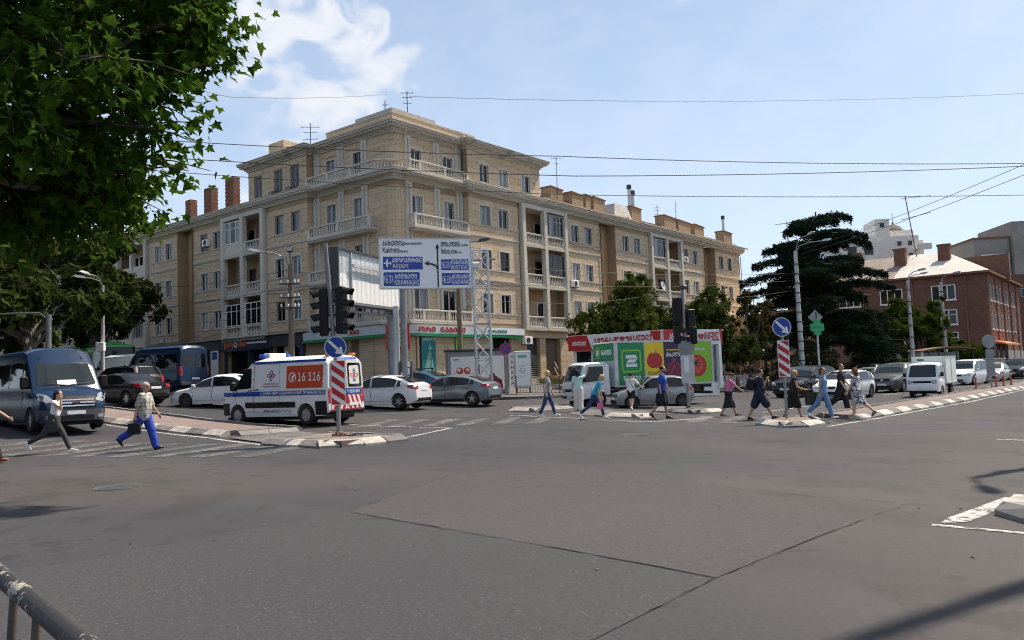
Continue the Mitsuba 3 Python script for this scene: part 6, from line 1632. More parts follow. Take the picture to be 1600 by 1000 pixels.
lb = part(amb, 'light_bar', moved(rbx(.55, .85, -.42, .42, H_ - .02, H_ + .17, .03), AMB_M), 'cream_plastic')
for s in (1, -1):
    part(lb, 'blue_lamp', moved(rbx(.55, .85, *sorted((s * .425, s * .70)), H_ - .02, H_ + .13, .05), AMB_M), 'blue_lamp')
    part(amb, 'amber_lamp', moved(rbx(a_ + .15, a_ + .35, *sorted((s * .5, s * .72)), H_ - .05, H_ + .05, .03), AMB_M), 'lamp_amber')


# --- blue passenger vans
def minibus(label, pos, deg, H=2.62, L=5.9, sign=True):
    k = thing('passenger_van', label, 'van')
    S = van_shell(L, 2.06, H, nose=.80, hood_z=1.30, screen=1.0)
    a, f = -L / 2, L / 2
    M = place(pos[0], pos[1], float(zg(*pos)), deg)
    wx = (a + 1.02, f - 1.0)
    fr = [(rpoly([(-.86, 1.40), (.86, 1.40), (.74, 2.08), (-.74, 2.08)], .06), 'windscreen', .014)]
    for q in mir([(.58, .90), (.80, .86), (.93, 1.04), (.90, 1.16), (.72, 1.10)]):
        fr.append((q, 'lamp_clear', .016))
    fr += [(rpoly([(-.56, .68), (.56, .68), (.60, 1.0), (.5, 1.08), (-.5, 1.08), (-.60, 1.0)], .04), 'black_plastic', .014), (rpoly([(-.95, .32), (.95, .32), (.97, .64), (-.97, .64)], .04), 'car_bumper', .03), (rpoly([(-.5, .34), (.5, .34), (.5, .46), (-.5, .46)], .03), 'black_plastic', .04), (sbox(-.26, .50, .26, .61), 'plate', .05)]
    for zz in (.76, .85, .94):
        fr.append((sbox(-.52, zz - .018, .52, zz + .018), 'chrome', .022))
    for q in mir([(.62, .38), (.80, .38), (.80, .48), (.62, .48)]):
        fr.append((q, 'lamp_clear', .04))
    rr = [(rpoly([(-.86, 1.36), (-.06, 1.36), (-.06, 2.16), (-.80, 2.16)], .06), 'car_glass', .012), (rpoly([(.06, 1.36), (.86, 1.36), (.80, 2.16), (.06, 2.16)], .06), 'car_glass', .012), (rpoly([(-.95, .34), (.95, .34), (.95, .6), (-.95, .6)], .04), 'car_bumper', .04), (sbox(-.3, .7, .22, .81), 'plate', .02)]
    for q in mir([(.86, .9), (.97, .9), (.97, 1.45), (.86, 1.45)]):
        rr.append((q, 'lamp_red', .016))
    sg = [rpoly([(f - 1.82, 1.36), (f - .98, 1.33), (f - 1.12, 1.55), (f - 1.62, 2.14), (f - 1.80, 2.16)], .05), rpoly([(f - 3.35, 1.36), (f - 1.94, 1.36), (f - 1.94, 2.14), (f - 3.35, 2.14)], .07), rpoly([(a + .28, 1.36), (f - 3.48, 1.36), (f - 3.48, 2.14), (a + .32, 2.14)], .07)]
    g = dict(paint='car_navy', wheels=wx, track=.92, R=.355, tw=.23, side_glass=sg, trims=[(sbox(wx[0] + .46, .36, wx[1] - .46, .52), 'car_bumper', .012)], doors=[rpoly([(f - 1.88, .45), (f - 1.88, 2.22), (f - 1.55, 2.2), (f - .92, 1.4), (f - 1.05, .9), (f - 1.3, .45)]), rpoly([(f - 3.42, .45), (f - 3.42, 2.24), (f - 1.91, 2.24), (f - 1.91, .45)])],
             handles=[(f - 1.72, 1.2)], handle_mat='black_plastic', mirror=(f - 1.12, 1.50, .22, .38), mirror_mat='black_plastic', front=fr, rear=rr, rim='rim', wstyle='steel')
    build_vehicle(k, S, g, M)
    for s in (1, -1):
        part(k, 'taillight', moved(S.side(Polygon([(a + .05, .9), (a + .17, .9), (a + .15, 1.45), (a + .05, 1.45)]), .012, s, .08), M), 'lamp_red')
        part(k, 'headlight', moved(S.side(Polygon([(f - .48, .98), (f - .22, .90), (f - .16, 1.08), (f - .44, 1.16)]), .012, s, .06), M), 'lamp_clear')
        part(k, 'marker_lamp', moved(S.end(Point(s * .62, H - .33).buffer(.035), .03, 1, .05), M), 'black_plastic')
        part(k, 'wiper', moved(S.end(affinity.rotate(sbox(s * .35 - .34, 1.425, s * .35 + .34, 1.445), s * 7), .03, 1, .1), M), 'black_plastic')
    if sign:
        part(k, 'windscreen_card', moved(S.end(sbox(-.28, 1.40, .26, 1.56), .02, 1, .1), M), 'poster_white')
    part(k, 'bonnet_badge', moved(S.end(affinity.scale(Point(0, .85).buffer(.11), 1, .6), .035, 1, .05), M), 'black_plastic')
    part(k, 'bonnet_gap', moved(S.end(sbox(-.72, 1.285, .72, 1.30), .012, 1, .1), M), 'black_plastic')
    return k


minibus('dark blue passenger van at the left edge facing the crossing, card in its windscreen', (-15.45, 26.75), -45)
minibus('dark blue passenger van behind the white saloon, seen from its tail', (-20.3, 46.6), 152, H=2.65, L=5.5, sign=False)

# white van and green bus behind
k = thing('panel_van', 'white panel van between the green bus and the blue van', 'van')
S = van_shell(4.9, 1.9, 2.25, nose=.7, hood_z=1.15, screen=.9)
M = place(-25.4, 52.5, float(zg(-25.4, 52.5)), 152)
build_vehicle(k, S, dict(paint='car_white', wheels=(-1.5, 1.5), track=.85, R=.33, side_glass=[rpoly([(.75, 1.3), (1.5, 1.28), (1.1, 1.9), (.75, 1.92)], .04)], doors=[rpoly([(-.6, .45), (-.6, 2.0), (.6, 2.0), (.6, .45)])], mirror=(1.4, 1.35, .2, .3), mirror_mat='black_plastic',
     front=[(rpoly([(-.75, 1.25), (.75, 1.25), (.65, 1.95), (-.65, 1.95)], .05), 'windscreen', .012)] + [(q, 'lamp_clear', .012) for q in mir([(.55, .8), (.85, .82), (.85, 1.0), (.65, .98)])], rear=[(q, 'lamp_red', .012) for q in mir([(.78, .8), (.88, .8), (.88, 1.3), (.78, 1.3)])]), M)
k = thing('city_bus', 'city bus with bright green roof and dark glass front', 'bus')
M = place(-32.6, 62.5, float(zg(-32.6, 62.5)), -44)
bsh = Shell([(-5.6, 1.0), (-5.55, 2.9), (-5.3, 3.02), (5.3, 3.02), (5.5, 2.95), (5.58, 1.8), (5.6, .6)], [(-5.6, .4), (5.6, .35)], [(-5.6, .96), (-5.4, 1), (5.3, 1), (5.6, .93)], 2.5, [(-5.6, 1.1), (5.6, 1.1)], .02, r=.16, bulge=.004)
build_vehicle(k, bsh, dict(paint='car_busgreen', wheels=(-3.2, 3.0), track=1.16, R=.46, tw=.28, side_glass=[sbox(x, 1.1, x + 1.45, 2.5) for x in np.arange(-5.2, 4.6, 1.55)], front=[(rpoly([(-1.1, .95), (1.1, .95), (1.08, 2.8), (-1.08, 2.8)], .08), 'car_glass', .014)] + [(q, 'lamp_clear', .02) for q in mir([(.7, .6), (1.05, .6), (1.05, .8), (.7, .8)])], wstyle='steel'), M)
part(k, 'roof_unit', moved(rbx(-2.5, 3.8, -.85, .85, 3.0, 3.28, .08), M), 'car_busgreen')

# --- the advert lorry
tk = thing('box_lorry', 'white box lorry covered in green, yellow, purple and lime food adverts', 'lorry')
TZ = float(zg(5.5, 40.0))
TM = place(2.67, 39.2, TZ, 203)
# x forward with the bumper at x = 0, body to x = -7.1; left side (+y) faces the crossing
cab = Shell([(-1.72, 1.0), (-1.70, 2.12), (-1.55, 2.2), (-.55, 2.18), (-.38, 2.08), (-.12, 1.35), (-.05, 1.2), (0, .6)], [(-1.72, .62), (-1.0, .5), (-.2, .42), (0, .42)], [(-1.72, .98), (-.3, 1), (-.08, .96), (0, .88)], 1.9, [(-1.72, 1.2), (0, 1.2)], .07, r=.10, bulge=.01, zlo=.42)
fr = [(rpoly([(-.80, 1.28), (.80, 1.28), (.74, 2.02), (-.74, 2.02)], .05), 'windscreen', .012)]
for q in mir([(.58, .72), (.86, .72), (.88, .95), (.6, .95)]):
    fr.append((q, 'lamp_clear', .012))
fr += [(sbox(-.52, .78, .52, .92), 'black_plastic', .012), (sbox(-.85, .46, .85, .60), 'car_bumper', .02), (sbox(-.26, .47, .26, .58), 'plate', .03)]
build_vehicle(tk, cab, dict(paint='car_white', wheels=(-1.12,), track=.86, R=.37, tw=.22, side_glass=[rpoly([(-1.38, 1.30), (-.40, 1.22), (-.32, 1.36), (-.56, 1.96), (-1.38, 1.98)], .05)], doors=[rpoly([(-1.48, .72), (-1.48, 2.06), (-.5, 2.04), (-.22, 1.2), (-.62, 1.1), (-.70, .72)])], handles=[(-1.3, 1.12)], handle_mat='black_plastic', mirror=(-.3, 1.42, .16, .34), mirror_mat='black_plastic', front=fr, wstyle='steel'), TM)
bxk = part(tk, 'cargo_box', moved(rbx(-7.68, -1.95, -1.06, 1.06, .95, 3.15, .02), TM), 'white_paint')
part(tk, 'chassis', moved(cat(bx(-7.5, -1.2, -.42, -.34, .55, .80), bx(-7.5, -1.2, .34, .42, .55, .80), bx(-7.6, -2.0, -.95, .95, .84, .94), bx(-7.68, -7.56, -.95, .95, .42, .55), bx(-4.4, -3.2, .5, .95, .45, .8), bx(-7.5, -7.4, -.5, .5, .5, .8)), TM), 'metal_dark')
for s in (1, -1):
    wheel(tk, -5.35, s * .84, .37, .34, TM, s, style='steel')
part(tk, 'mudguard', moved(cat(bx(-5.95, -4.75, .7, 1.02, .82, .86), bx(-5.99, -5.95, .7, 1.02, .42, .84)), TM), 'black_plastic')
part(bxk, 'frame', moved(cat(bx(-7.70, -1.93, 1.05, 1.085, .93, 1.01), bx(-7.70, -1.93, 1.05, 1.085, 3.09, 3.17), bx(-2.10, -1.93, 1.05, 1.085, 1.01, 3.09), bx(-7.70, -7.62, 1.05, 1.085, 1.01, 3.09)), TM), 'metal_light')
for s in (-1.9, -7.5):
    part(bxk, 'corner_lamp', moved(bx(s - .05, s + .05, 1.06, 1.10, 3.0, 3.06), TM), 'lamp_amber')

LF = TM @ axes([0, 1.06, 0], [-1, 0, 0], [0, 0, 1], [0, 1, 0])        # drawings on the left side: x towards the tail, y up
LN = TM @ axes([-1.95, 0, 0], [0, 1, 0], [0, 0, 1], [1, 0, 0])       # drawings on the front of the box


def draw(poly, m, name, z=.012, th=.006, F=None, label=None):
    return part(bxk, name, moved(prism(poly, z, z + th), LF if F is None else F), m, label=label)


def emblem(cx, cy, r, F=None, z=.02):
    """rounded lime ring round three slanted white bars"""
    sq = sbox(cx - r, cy - r, cx + r, cy + r).buffer(-.3 * r).buffer(.3 * r)
    draw(sq.difference(sq.buffer(-.16 * r)), 'sign_lime', 'emblem_ring', z, F=F)
    w = r * .55
    bars_ = [Polygon([(cx - w, cy + .22 * r), (cx + w * 1.05, cy + .22 * r), (cx + w * .85, cy + .52 * r), (cx - w, cy + .52 * r)]),
             Polygon([(cx - w, cy - .14 * r), (cx + w * .6, cy - .14 * r), (cx + w, cy + .14 * r), (cx - w * .5, cy + .14 * r)]),
             sbox(cx - w, cy - .52 * r, cx + w, cy - .24 * r)]
    draw(union_all(bars_), 'poster_white', 'emblem_bars', z, F=F)


def word(txt, x, y, h, width, m, F=None, z=.02):
    draw(affinity.translate(text(txt, h, width), x, y), m, 'lettering', z, F=F)


draw(sbox(2.14, 1.02, 3.62, 3.07), 'sign_green', 'green_panel')
emblem(2.88, 2.18, .56)
word('ნაბიჯი', 2.38, 1.22, .24, 1.02, 'poster_white')
draw(sbox(3.66, 1.02, 4.74, 3.07), 'sign_yellow', 'yellow_panel')
apple = Polygon([(.0 + .44 * math.cos(t) * (1 - .05 * math.sin(t)), .42 * math.sin(t) - .10 * math.exp(-(math.cos(t) / .28) ** 2) * (1 if math.sin(t) > 0 else -.5)) for t in np.linspace(0, 2 * math.pi, 40)[:-1]])
draw(affinity.translate(apple, 4.2, 2.18), 'sign_red', 'apple', .02)
draw(affinity.translate(LineString([(0, .28), (.04, .42), (.1, .5)]).buffer(.018), 4.2, 2.18), 'frame_brown', 'apple_stalk', .03)
word('დაბალი', 3.78, 1.45, .2, .86, 'frame_brown')
word('ფასები', 3.86, 1.10, .2, .7, 'frame_brown')
draw(sbox(4.76, 1.02, 5.90, 3.07), 'sign_purple', 'purple_panel')
word('ყოველთვის', 4.88, 2.62, .10, .9, 'sign_yellow')
word('ახალი', 4.86, 2.34, .21, .94, 'poster_white')
pom = Point(5.33, 1.68).buffer(.42)
draw(pom, 'pomegranate', 'pomegranate', .02)
draw(union_all([LineString([(5.33, 1.9), (5.12, 1.45)]).buffer(.012), LineString([(5.33, 1.9), (5.55, 1.45)]).buffer(.012), Point(5.33, 1.68).buffer(.40).difference(Point(5.33, 1.68).buffer(.385)), LineString([(5.25, 2.1), (5.22, 2.26)]).buffer(.012), LineString([(5.33, 2.12), (5.33, 2.26)]).buffer(.012), LineString([(5.41, 2.1), (5.44, 2.26)]).buffer(.012)]), 'sign_pink', 'pomegranate_line', .028)
draw(sbox(5.93, 1.02, 7.60, 3.07), 'sign_lime', 'lime_panel')
word('ყოველთვის', 6.15, 2.62, .12, 1.1, 'poster_white')
draw(affinity.scale(Point(6.72, 1.85).buffer(.56), 1, .98), 'sign_red', 'tomato', .02)
draw(affinity.scale(Point(6.66, 1.88).buffer(.40), 1, .98), 'tomato_flesh', 'tomato_flesh', .028)
draw(union_all([LineString([(6.62, 1.98), (6.62 + .3 * math.cos(t), 1.98 + .2 * math.sin(t))]).buffer(.03) for t in np.arange(0, 6.28, 1.05)]), 'sign_black', 'tomato_calyx', .036)
# front of the box: green panel over grey
draw(sbox(-1.0, 2.22, 1.0, 3.08), 'sign_green', 'green_panel', F=LN)
draw(sbox(-1.0, 1.0, 1.0, 2.2), 'sign_grey', 'grey_panel', F=LN)
emblem(-.58, 2.64, .26, F=LN)
word('ნაბიჯი', -.22, 2.52, .26, 1.05, 'poster_white', F=LN)

# --- small white box lorry in the right queue
mt = thing('small_lorry', 'small white box lorry in the right queue behind the median', 'lorry')
MT = place(20.9, 40.6, float(zg(20.9, 40.6)), -131) @ axes([1.75, 0, 0], [1, 0, 0], [0, 1, 0], [0, 0, 1])
cab = Shell([(-1.35, .8), (-1.33, 1.62), (-1.2, 1.7), (-.62, 1.68), (-.45, 1.6), (-.14, 1.02), (-.06, .92), (0, .5)], [(-1.35, .42), (-.2, .28), (0, .28)], [(-1.35, .98), (-.3, 1), (-.08, .96), (0, .9)], 1.48, [(-1.35, .95), (0, .95)], .09, r=.08, bulge=.01, zlo=.3)
fr = [(rpoly([(-.62, .99), (.62, .99), (.56, 1.56), (-.56, 1.56)], .04), 'windscreen', .012), (sbox(-.42, .70, .42, .80), 'black_plastic', .012), (sbox(-.66, .28, .66, .34), 'black_plastic', .02), (sbox(-.26, .42, .20, .52), 'plate', .02)]
for q in mir([(.44, .66), (.64, .66), (.66, .84), (.44, .82)]):
    fr.append((q, 'lamp_clear', .014))
build_vehicle(mt, cab, dict(paint='car_white', wheels=(-.75,), track=.66, R=.27, tw=.17, side_glass=[rpoly([(-1.12, 1.02), (-.40, .98), (-.30, 1.06), (-.60, 1.52), (-1.12, 1.54)], .04)], doors=[rpoly([(-1.2, .45), (-1.2, 1.6), (-.56, 1.58), (-.22, .98), (-.42, .5)])], handles=[(-1.05, .9)], handle_mat='black_plastic', mirror=(-.34, 1.12, .14, .22), mirror_mat='black_plastic', front=fr, wstyle='steel'), MT)
mb = part(mt, 'cargo_box', moved(rbx(-3.5, -1.42, -.78, .78, .62, 1.98, .02), MT), 'car_cream')
part(mb, 'door_frame', moved(cat(bx(-3.5, -1.42, .78, .80, .62, .70), bx(-3.5, -1.42, .78, .80, 1.90, 1.98), bx(-2.5, -2.44, .78, .80, .70, 1.90)), MT), 'metal_light')
part(mb, 'roof_vent', moved(bx(-1.42, -1.405, -.5, -.2, 1.78, 1.86), MT), 'metal_dark')
part(mt, 'chassis', moved(bx(-3.45, -.9, -.32, .32, .40, .60), MT), 'metal_dark')
for s in (1, -1):
    wheel(mt, -2.75, s * .62, .27, .17, MT, s, style='steel')
# ------------------------------------------------------------------ street furniture
def Z(x, y):
    return float(zg(x, y))


# direction sign: frame x along the board (left to right as read), y up, z towards the crossing
ds = thing('direction_sign', 'big white direction sign with blue town panels and black arrows on a steel post', 'road sign')
DW, DH = 4.80, 2.62
_n = V([-.10, -1.0]) / math.hypot(.1, 1.0)
_ang = math.radians(-13)          # the right end stands farther off
_ex = V([math.cos(-_ang), math.sin(-_ang), 0])
_nz = V([_ex[1], -_ex[0], 0])
DSO = V([-5.88, 36.2, 5.68])
DM = axes(DSO, _ex * .865, [0, 0, .865], _nz)


def dsp(name, poly, m, z0, z1, label=None):
    return part(ds, name, moved(prism(poly, z0, z1), DM), m, label=label)


dsp('board', sbox(0, 0, DW, DH), 'sign_white', -.05, .0)
dsp('frame', sbox(-.05, -.05, DW + .05, DH + .05).difference(sbox(0, 0, DW, DH)), 'metal_light', -.09, .03)


def dtext(s, x, y, h, m, width=None):
    dsp('lettering', affinity.translate(text(s, h, width), x, y), m, .012, .018)


dtext('კახეთის', .12, 2.25, .27, 'sign_black', 1.2)
dtext('გზატკეცილი', 1.32, 2.30, .12, 'sign_black', .9)
dtext('Kakheti', .14, 1.88, .27, 'sign_black', .88)
dtext('highway', 1.02, 1.90, .12, 'sign_black', .46)
dtext('მოსკოვის', 3.22, 2.20, .27, 'sign_black', 1.08)
dtext('გამზ.', 4.38, 2.22, .12, 'sign_black', .34)
dtext('Moscow', 3.24, 1.82, .27, 'sign_black', .86)
dtext('ave', 4.12, 1.84, .12, 'sign_black', .22)
blue = [(.16, .98, 2.24, 1.66), (.18, .12, 2.06, .84), (3.22, .94, 4.70, 1.52), (3.24, .14, 4.72, .78)]
for b in blue:
    dsp('blue_panel', sbox(*b).buffer(-.03).buffer(.03), 'sign_blue', .0, .012)
plane = union_all([LineString([(.22, 1.32), (.56, 1.32)]).buffer(.035), Polygon([(.42, 1.34), (.30, 1.34), (.36, 1.55), (.42, 1.55)]), Polygon([(.42, 1.30), (.30, 1.30), (.36, 1.09), (.42, 1.09)]), Polygon([(.55, 1.33), (.50, 1.33), (.55, 1.42), (.59, 1.42)]), Polygon([(.55, 1.31), (.50, 1.31), (.55, 1.22), (.59, 1.22)])])
dsp('plane_symbol', plane, 'poster_white', .012, .018)
dtext('აეროპორტი', .62, 1.36, .25, 'poster_white', 1.56)
dtext('Airport', .64, 1.07, .24, 'poster_white', .84)
for (x, y, w, h, t, tw) in ((.22, .30, .44, .36, 'ს 5', .30), (3.26, 1.06, .40, .32, 'ს 4', .28), (3.28, .26, .46, .34, 'შ 32', .36)):
    q = sbox(x, y, x + w, y + h).buffer(-.07).buffer(.07)
    dsp('road_number_frame', q.difference(q.buffer(-.03)), 'poster_white', .012, .018)
    dtext(t, x + (w - tw) / 2, y + h * .24, h * .5, 'poster_white', tw)
dtext('სიღნაღი', .74, .49, .26, 'poster_white', 1.18)
dtext('SIGHNAGHI', .72, .18, .25, 'poster_white', 1.31)
dtext('რუსთავი', 3.72, 1.25, .22, 'poster_white', .96)
dtext('RUSTAVI', 3.72, .98, .22, 'poster_white', .92)
dtext('გაჩიანი', 3.80, .48, .23, 'poster_white', .88)
dtext('GACHIANI', 3.78, .19, .23, 'poster_white', .93)
dsp('straight_arrow', union_all([sbox(3.00, .02, 3.075, 2.1), Polygon([(2.92, 2.1), (3.155, 2.1), (3.0375, 2.36)])]), 'sign_black', .012, .018)
arc = LineString([(3.03, .98)] + [(3.03 - .46 * (1 - math.cos(t)), .98 + .30 * math.sin(t)) for t in np.linspace(.2, 1.5, 8)] + [(2.52, 1.30)])
dsp('left_arrow', union_all([arc.buffer(.045, cap_style='flat'), Polygon([(2.56, 1.17), (2.56, 1.45), (2.32, 1.30)])]), 'sign_black', .018, .024)
pd = DSO + _ex * 1.02 - _nz * .18
part(ds, 'post', tube([(pd[0], pd[1], Z(pd[0], pd[1]) - .2), (pd[0], pd[1], 7.4)], .145, 12), 'metal_grey', smooth=40)
pd2 = DSO + _ex * .70 - _nz * .5
part(ds, 'post', tube([(pd2[0], pd2[1], Z(pd2[0], pd2[1]) - .2), (pd2[0], pd2[1], 4.9)], .14, 12), 'metal_light', smooth=40)
part(ds, 'bracket', moved(cat(bx(.2, 4.6, .5, .62, -.17, -.055), bx(.2, 4.6, 2.0, 2.12, -.17, -.055)), DM), 'metal_grey')
pb = pd2 + V([.42, -.1, 0])
bb = thing('post_box_cabinet', 'cable cabinet plastered with torn notices at the foot of the direction sign', 'cabinet')
part(bb, 'case', moved(rbx(-.28, .28, -.2, .2, 1.05, 2.15, .03), place(pb[0], pb[1], Z(pb[0], pb[1]))), 'metal_dark')
rg = np.random.default_rng(77)
nt = [moved(bx(-.1, .1, -.207, -.202, -.13, .13), place(pb[0] + rg.uniform(-.16, .16), pb[1] - .002 * i, Z(pb[0], pb[1]) + rg.uniform(1.2, 2.0))) for i in range(9)]
part(bb, 'notices', cat(*nt), 'poster_white', stuff=True)

# lattice mast
def lattice(root, o, h, w, m, step=.95, r=.035, tilt=(0, 0)):
    P = lambda i, z: V([o[0] + w * (-.5, .5, .5, -.5)[i] + tilt[0] * z, o[1] + w * (-.5, -.5, .5, .5)[i] + tilt[1] * z, o[2] + z])
    for i in range(4):
        part(root, 'leg', tube([P(i, 0), P(i, h)], r * 1.35, 6), m)
    br, hz = [], []
    n = int(h / step)
    for k in range(n):
        for i in range(4):
            a, b = (i, (i + 1) % 4)
            if k % 2:
                a, b = b, a
            br.append(tube([P(a, k * step), P(b, (k + 1) * step)], r * .8, 5))
            hz.append(tube([P(i, (k + 1) * step), P((i + 1) % 4, (k + 1) * step)], r * .8, 5)) if k % 2 else None
    part(root, 'brace', cat(*br), m, stuff=True)
    part(root, 'rung', cat(*[q for q in hz if q is not None]), m, stuff=True)


lm = thing('lattice_mast', 'four legged grey steel lattice mast behind the direction sign', 'mast')
lattice(lm, (-1.62, 44.2, Z(-1.6, 44.2) + .1), 8.0, .82, 'metal_light', 1.0, .05)
part(lm, 'head_beam', tube([(-2.9, 43.9, 7.9), (-.8, 43.9, 7.95)], .06, 6), 'metal_grey')
part(lm, 'floodlight', moved(rbx(-.22, .22, -.12, .12, -.16, .16, .04), place(-1.9, 43.7, 7.6, 20)), 'metal_light')
lattice(lm, (-2.35, 44.1, 5.3), 2.7, .5, 'metal_light', .7, .035)

# the empty billboard seen at an angle
bb = thing('billboard', 'empty pale billboard seen at a slant with a light rail and torn white sheets', 'billboard')
p0, p1 = V([-8.20, 38.0, 0]), V([-6.05, 43.6, 0])
ex = (p1 - p0) / np.linalg.norm(p1 - p0)
nn = V([ex[1], -ex[0], 0])
BL = float(np.linalg.norm(p1 - p0))
FB = axes([p0[0], p0[1], 5.38], ex, [0, 0, .82], nn)
part(bb, 'panel', moved(prism(sbox(0, 0, BL, 3.0), -.06, 0), FB), 'sign_grey')
wv = [(0, 0), (BL, 0), (BL, 1.4)] + [(x, 1.45 + .12 * math.sin(x * 2.1) - .03 * x) for x in np.linspace(BL, 1.3, 14)]
part(bb, 'white_sheet', moved(prism(Polygon([(1.25, .02), (BL - .02, .02), (BL - .02, 1.3)] + [(x, 1.55 + .10 * math.sin(x * 1.6) - .04 * x) for x in np.linspace(BL - .02, 1.3, 12)]), .0, .02), FB), 'poster_white')
part(bb, 'white_sheet', moved(prism(Polygon([(.05, .02), (.95, .02), (.9, 1.55), (.5, 1.66), (.05, 1.6)]), .0, .02), FB), 'poster_white')
part(bb, 'seam', moved(prism(union_all([sbox(x, .02, x + .02, 2.98) for x in np.arange(.4, BL, .42)]), .02, .03), FB), 'sign_grey', stuff=True)
part(bb, 'frame', moved(cat(bx(-.1, BL + .1, -.12, 0, -.1, .12), bx(-.1, BL + .1, 3.0, 3.12, -.1, .12), bx(-.12, 0, -.12, 3.12, -.4, .12), bx(BL, BL + .1, -.1, 3.1, -.1, .12)), FB), 'metal_dark')
part(bb, 'light_rail', moved(cat(bx(1.1, 1.16, 0, 3.0, .02, .10), bx(1.1, BL, 2.1, 2.26, .12, .26)), FB), 'metal_light')
part(bb, 'walkway', moved(cat(bx(-.1, BL + .2, -.22, -.12, -.3, .5), bx(.3, BL, -.62, -.5, -.12, .02), *[bx(x, x + .06, -.55, -.2, -.1, 0) for x in np.arange(.3, BL, .7)]), FB), 'metal_grey')
q = p0 + ex * 5.5 - nn * .3
part(bb, 'post', tube([(q[0], q[1], Z(q[0], q[1]) - .2), (q[0], q[1], 7.6)], .2, 10), 'metal_grey', smooth=40)


# traffic signals
def signal_head(root, M, n=3, hood=True, lit=None):
    """black signal box with n lenses facing local -y"""
    k = part(root, 'signal_head', moved(rbx(-.17, .17, -.12, .12, 0, .36 * n, .04), M), 'black_plastic')
    for i in range(n):
        z = .18 + .36 * i
        L = moved(lathe([(.001, .02), (.08, .015), (.125, 0)], 16), axes([0, -.125, z], [1, 0, 0], [0, 0, 1], [0, -1, 0]))
        part(k, 'lens', moved(L, M), 'lens_off_red' if i == n - 1 else ('lens_off_green' if i == 0 else 'lens_off'))
        th = np.linspace(-.35, math.pi + .35, 13)
        o = V([[.145 * math.cos(t), .145 * math.sin(t)] for t in th])
        v, f = [], []
        for r_ in (1.0, .93):
            for d, dz in ((0, 0), (1, -.05)):
                v.append(np.c_[o[:, 0] * r_, np.where(d, -.40 + .10 * (1 - np.sin(np.clip(th, 0, math.pi))), -.12), o[:, 1] * r_ + z + dz])
        v = np.vstack(v)
        m_ = len(th)
        for j in range(m_ - 1):
            f += [[j, j + 1, m_ + j + 1, m_ + j], [2 * m_ + j, 3 * m_ + j, 3 * m_ + j + 1, 2 * m_ + j + 1], [m_ + j, m_ + j + 1, 3 * m_ + j + 1, 3 * m_ + j]]
        part(k, 'hood', moved(tm(v, f), M), 'black_plastic')
    return k


mat('lens_off', (.10, .05, .01), .2, coat=.8)
mat('lens_off_red', (.10, .006, .006), .2, coat=.8)
mat('lens_off_green', (.006, .05, .04), .2, coat=.8)


def disc(r, n=28):
    return Point(0, 0).buffer(r, n)


def arrow_sign(root, M, r=.36):
    """blue disc with a white arrow to the lower right; local x right, y up, z out"""
    k = part(root, 'arrow_disc', moved(prism(disc(r), -.012, 0), M), 'sign_blue')
    part(k, 'rim', moved(prism(disc(r).difference(disc(r * .93)), 0, .006), M), 'poster_white')
    a = union_all([LineString([(-.6 * r, .6 * r), (.2 * r, -.2 * r)]).buffer(.13 * r, cap_style='flat'), Polygon([(.62 * r, -.62 * r), (.50 * r, -.02 * r), (.02 * r, -.50 * r)]).buffer(.02)])
    part(k, 'arrow', moved(prism(a, 0, .008), M), 'poster_white')
    part(k, 'back_bracket', moved(prism(sbox(-.06, -r * .8, .06, r * .8), -.05, -.013), M), 'metal_grey')


def chevron_board(root, M, w=.40, h=1.5):
    b = sbox(-w / 2, -h, w / 2, 0)
    k = part(root, 'stripe_board', moved(prism(b, -.015, 0), M), 'poster_white')
    red = [Polygon([(-w / 2, y), (w / 2, y - .27), (w / 2, y - .43), (-w / 2, y - .16)]).intersection(b.buffer(-.018)) for y in np.arange(.22, -h, -.29)]
    part(k, 'red_stripe', moved(prism(union_all(red), 0, .008), M), 'sign_red')


# left island: leaning pole, two signal heads, arrow disc, stripe board
s1 = thing('signal_post', 'leaning signal pole on the left island with black signal heads, arrow disc and striped board', 'traffic light')
bx0, by0 = -4.55, 20.9
zz = Z(bx0, by0) + .13
top = V([-4.78, 20.75, 5.15])
part(s1, 'pole', tube([(bx0, by0, zz), (bx0 - .02, by0, 1.6), tuple(top)], .058, 12), 'metal_grey', smooth=40)
part(s1, 'base_plate', cat(moved(lathe([(.2, 0), (.2, .03), (.11, .05), (.11, .12), (.07, .14)], 14), place(bx0, by0, zz)), *[moved(rbx(-.03, .03, -.03, .03, .03, .09, .01), place(bx0 + .15 * math.cos(t), by0 + .15 * math.sin(t), zz)) for t in (0, 1.57, 3.14, 4.71)]), 'rust')
part(s1, 'cable_loop', tube([(bx0 + .12 + .3 * math.cos(t) + .2, by0 - .1 + .12 * math.sin(t), zz + .04 + .02 * math.sin(2 * t)) for t in np.linspace(0, 6.0, 22)], .018, 6), 'metal_dark')
for i, (dx, a, z0) in enumerate(((-.26, -72, 2.74), (.20, 72, 2.78))):
    px = -4.62 + dx
    signal_head(s1, place(px, by0 - .02, z0, a) @ np.diag([.9, .9, .86, 1]), 4)
    part(s1, 'bracket', bx(*sorted((px, -4.62)), by0 - .03, by0 + .03, z0 + .15, z0 + .2), 'metal_dark')
part(s1, 'bracket', cat(*[bx(-4.95, -4.35, by0 - .09, by0 - .05, z, z + .05) for z in (2.85, 3.25, 3.6, 3.9)]), 'black_plastic')
_fx = V([.985, .17, 0])
arrow_sign(s1, axes([bx0 - .03, by0 - .1, 2.44], [.985, .17, 0], [0, 0, 1], [.17, -.985, 0]), .28)
chevron_board(s1, axes([bx0 + .02, by0 - .1, 2.10], [.97, .24, 0], [0, 0, 1], [.24, -.97, 0]), .37, 1.15)

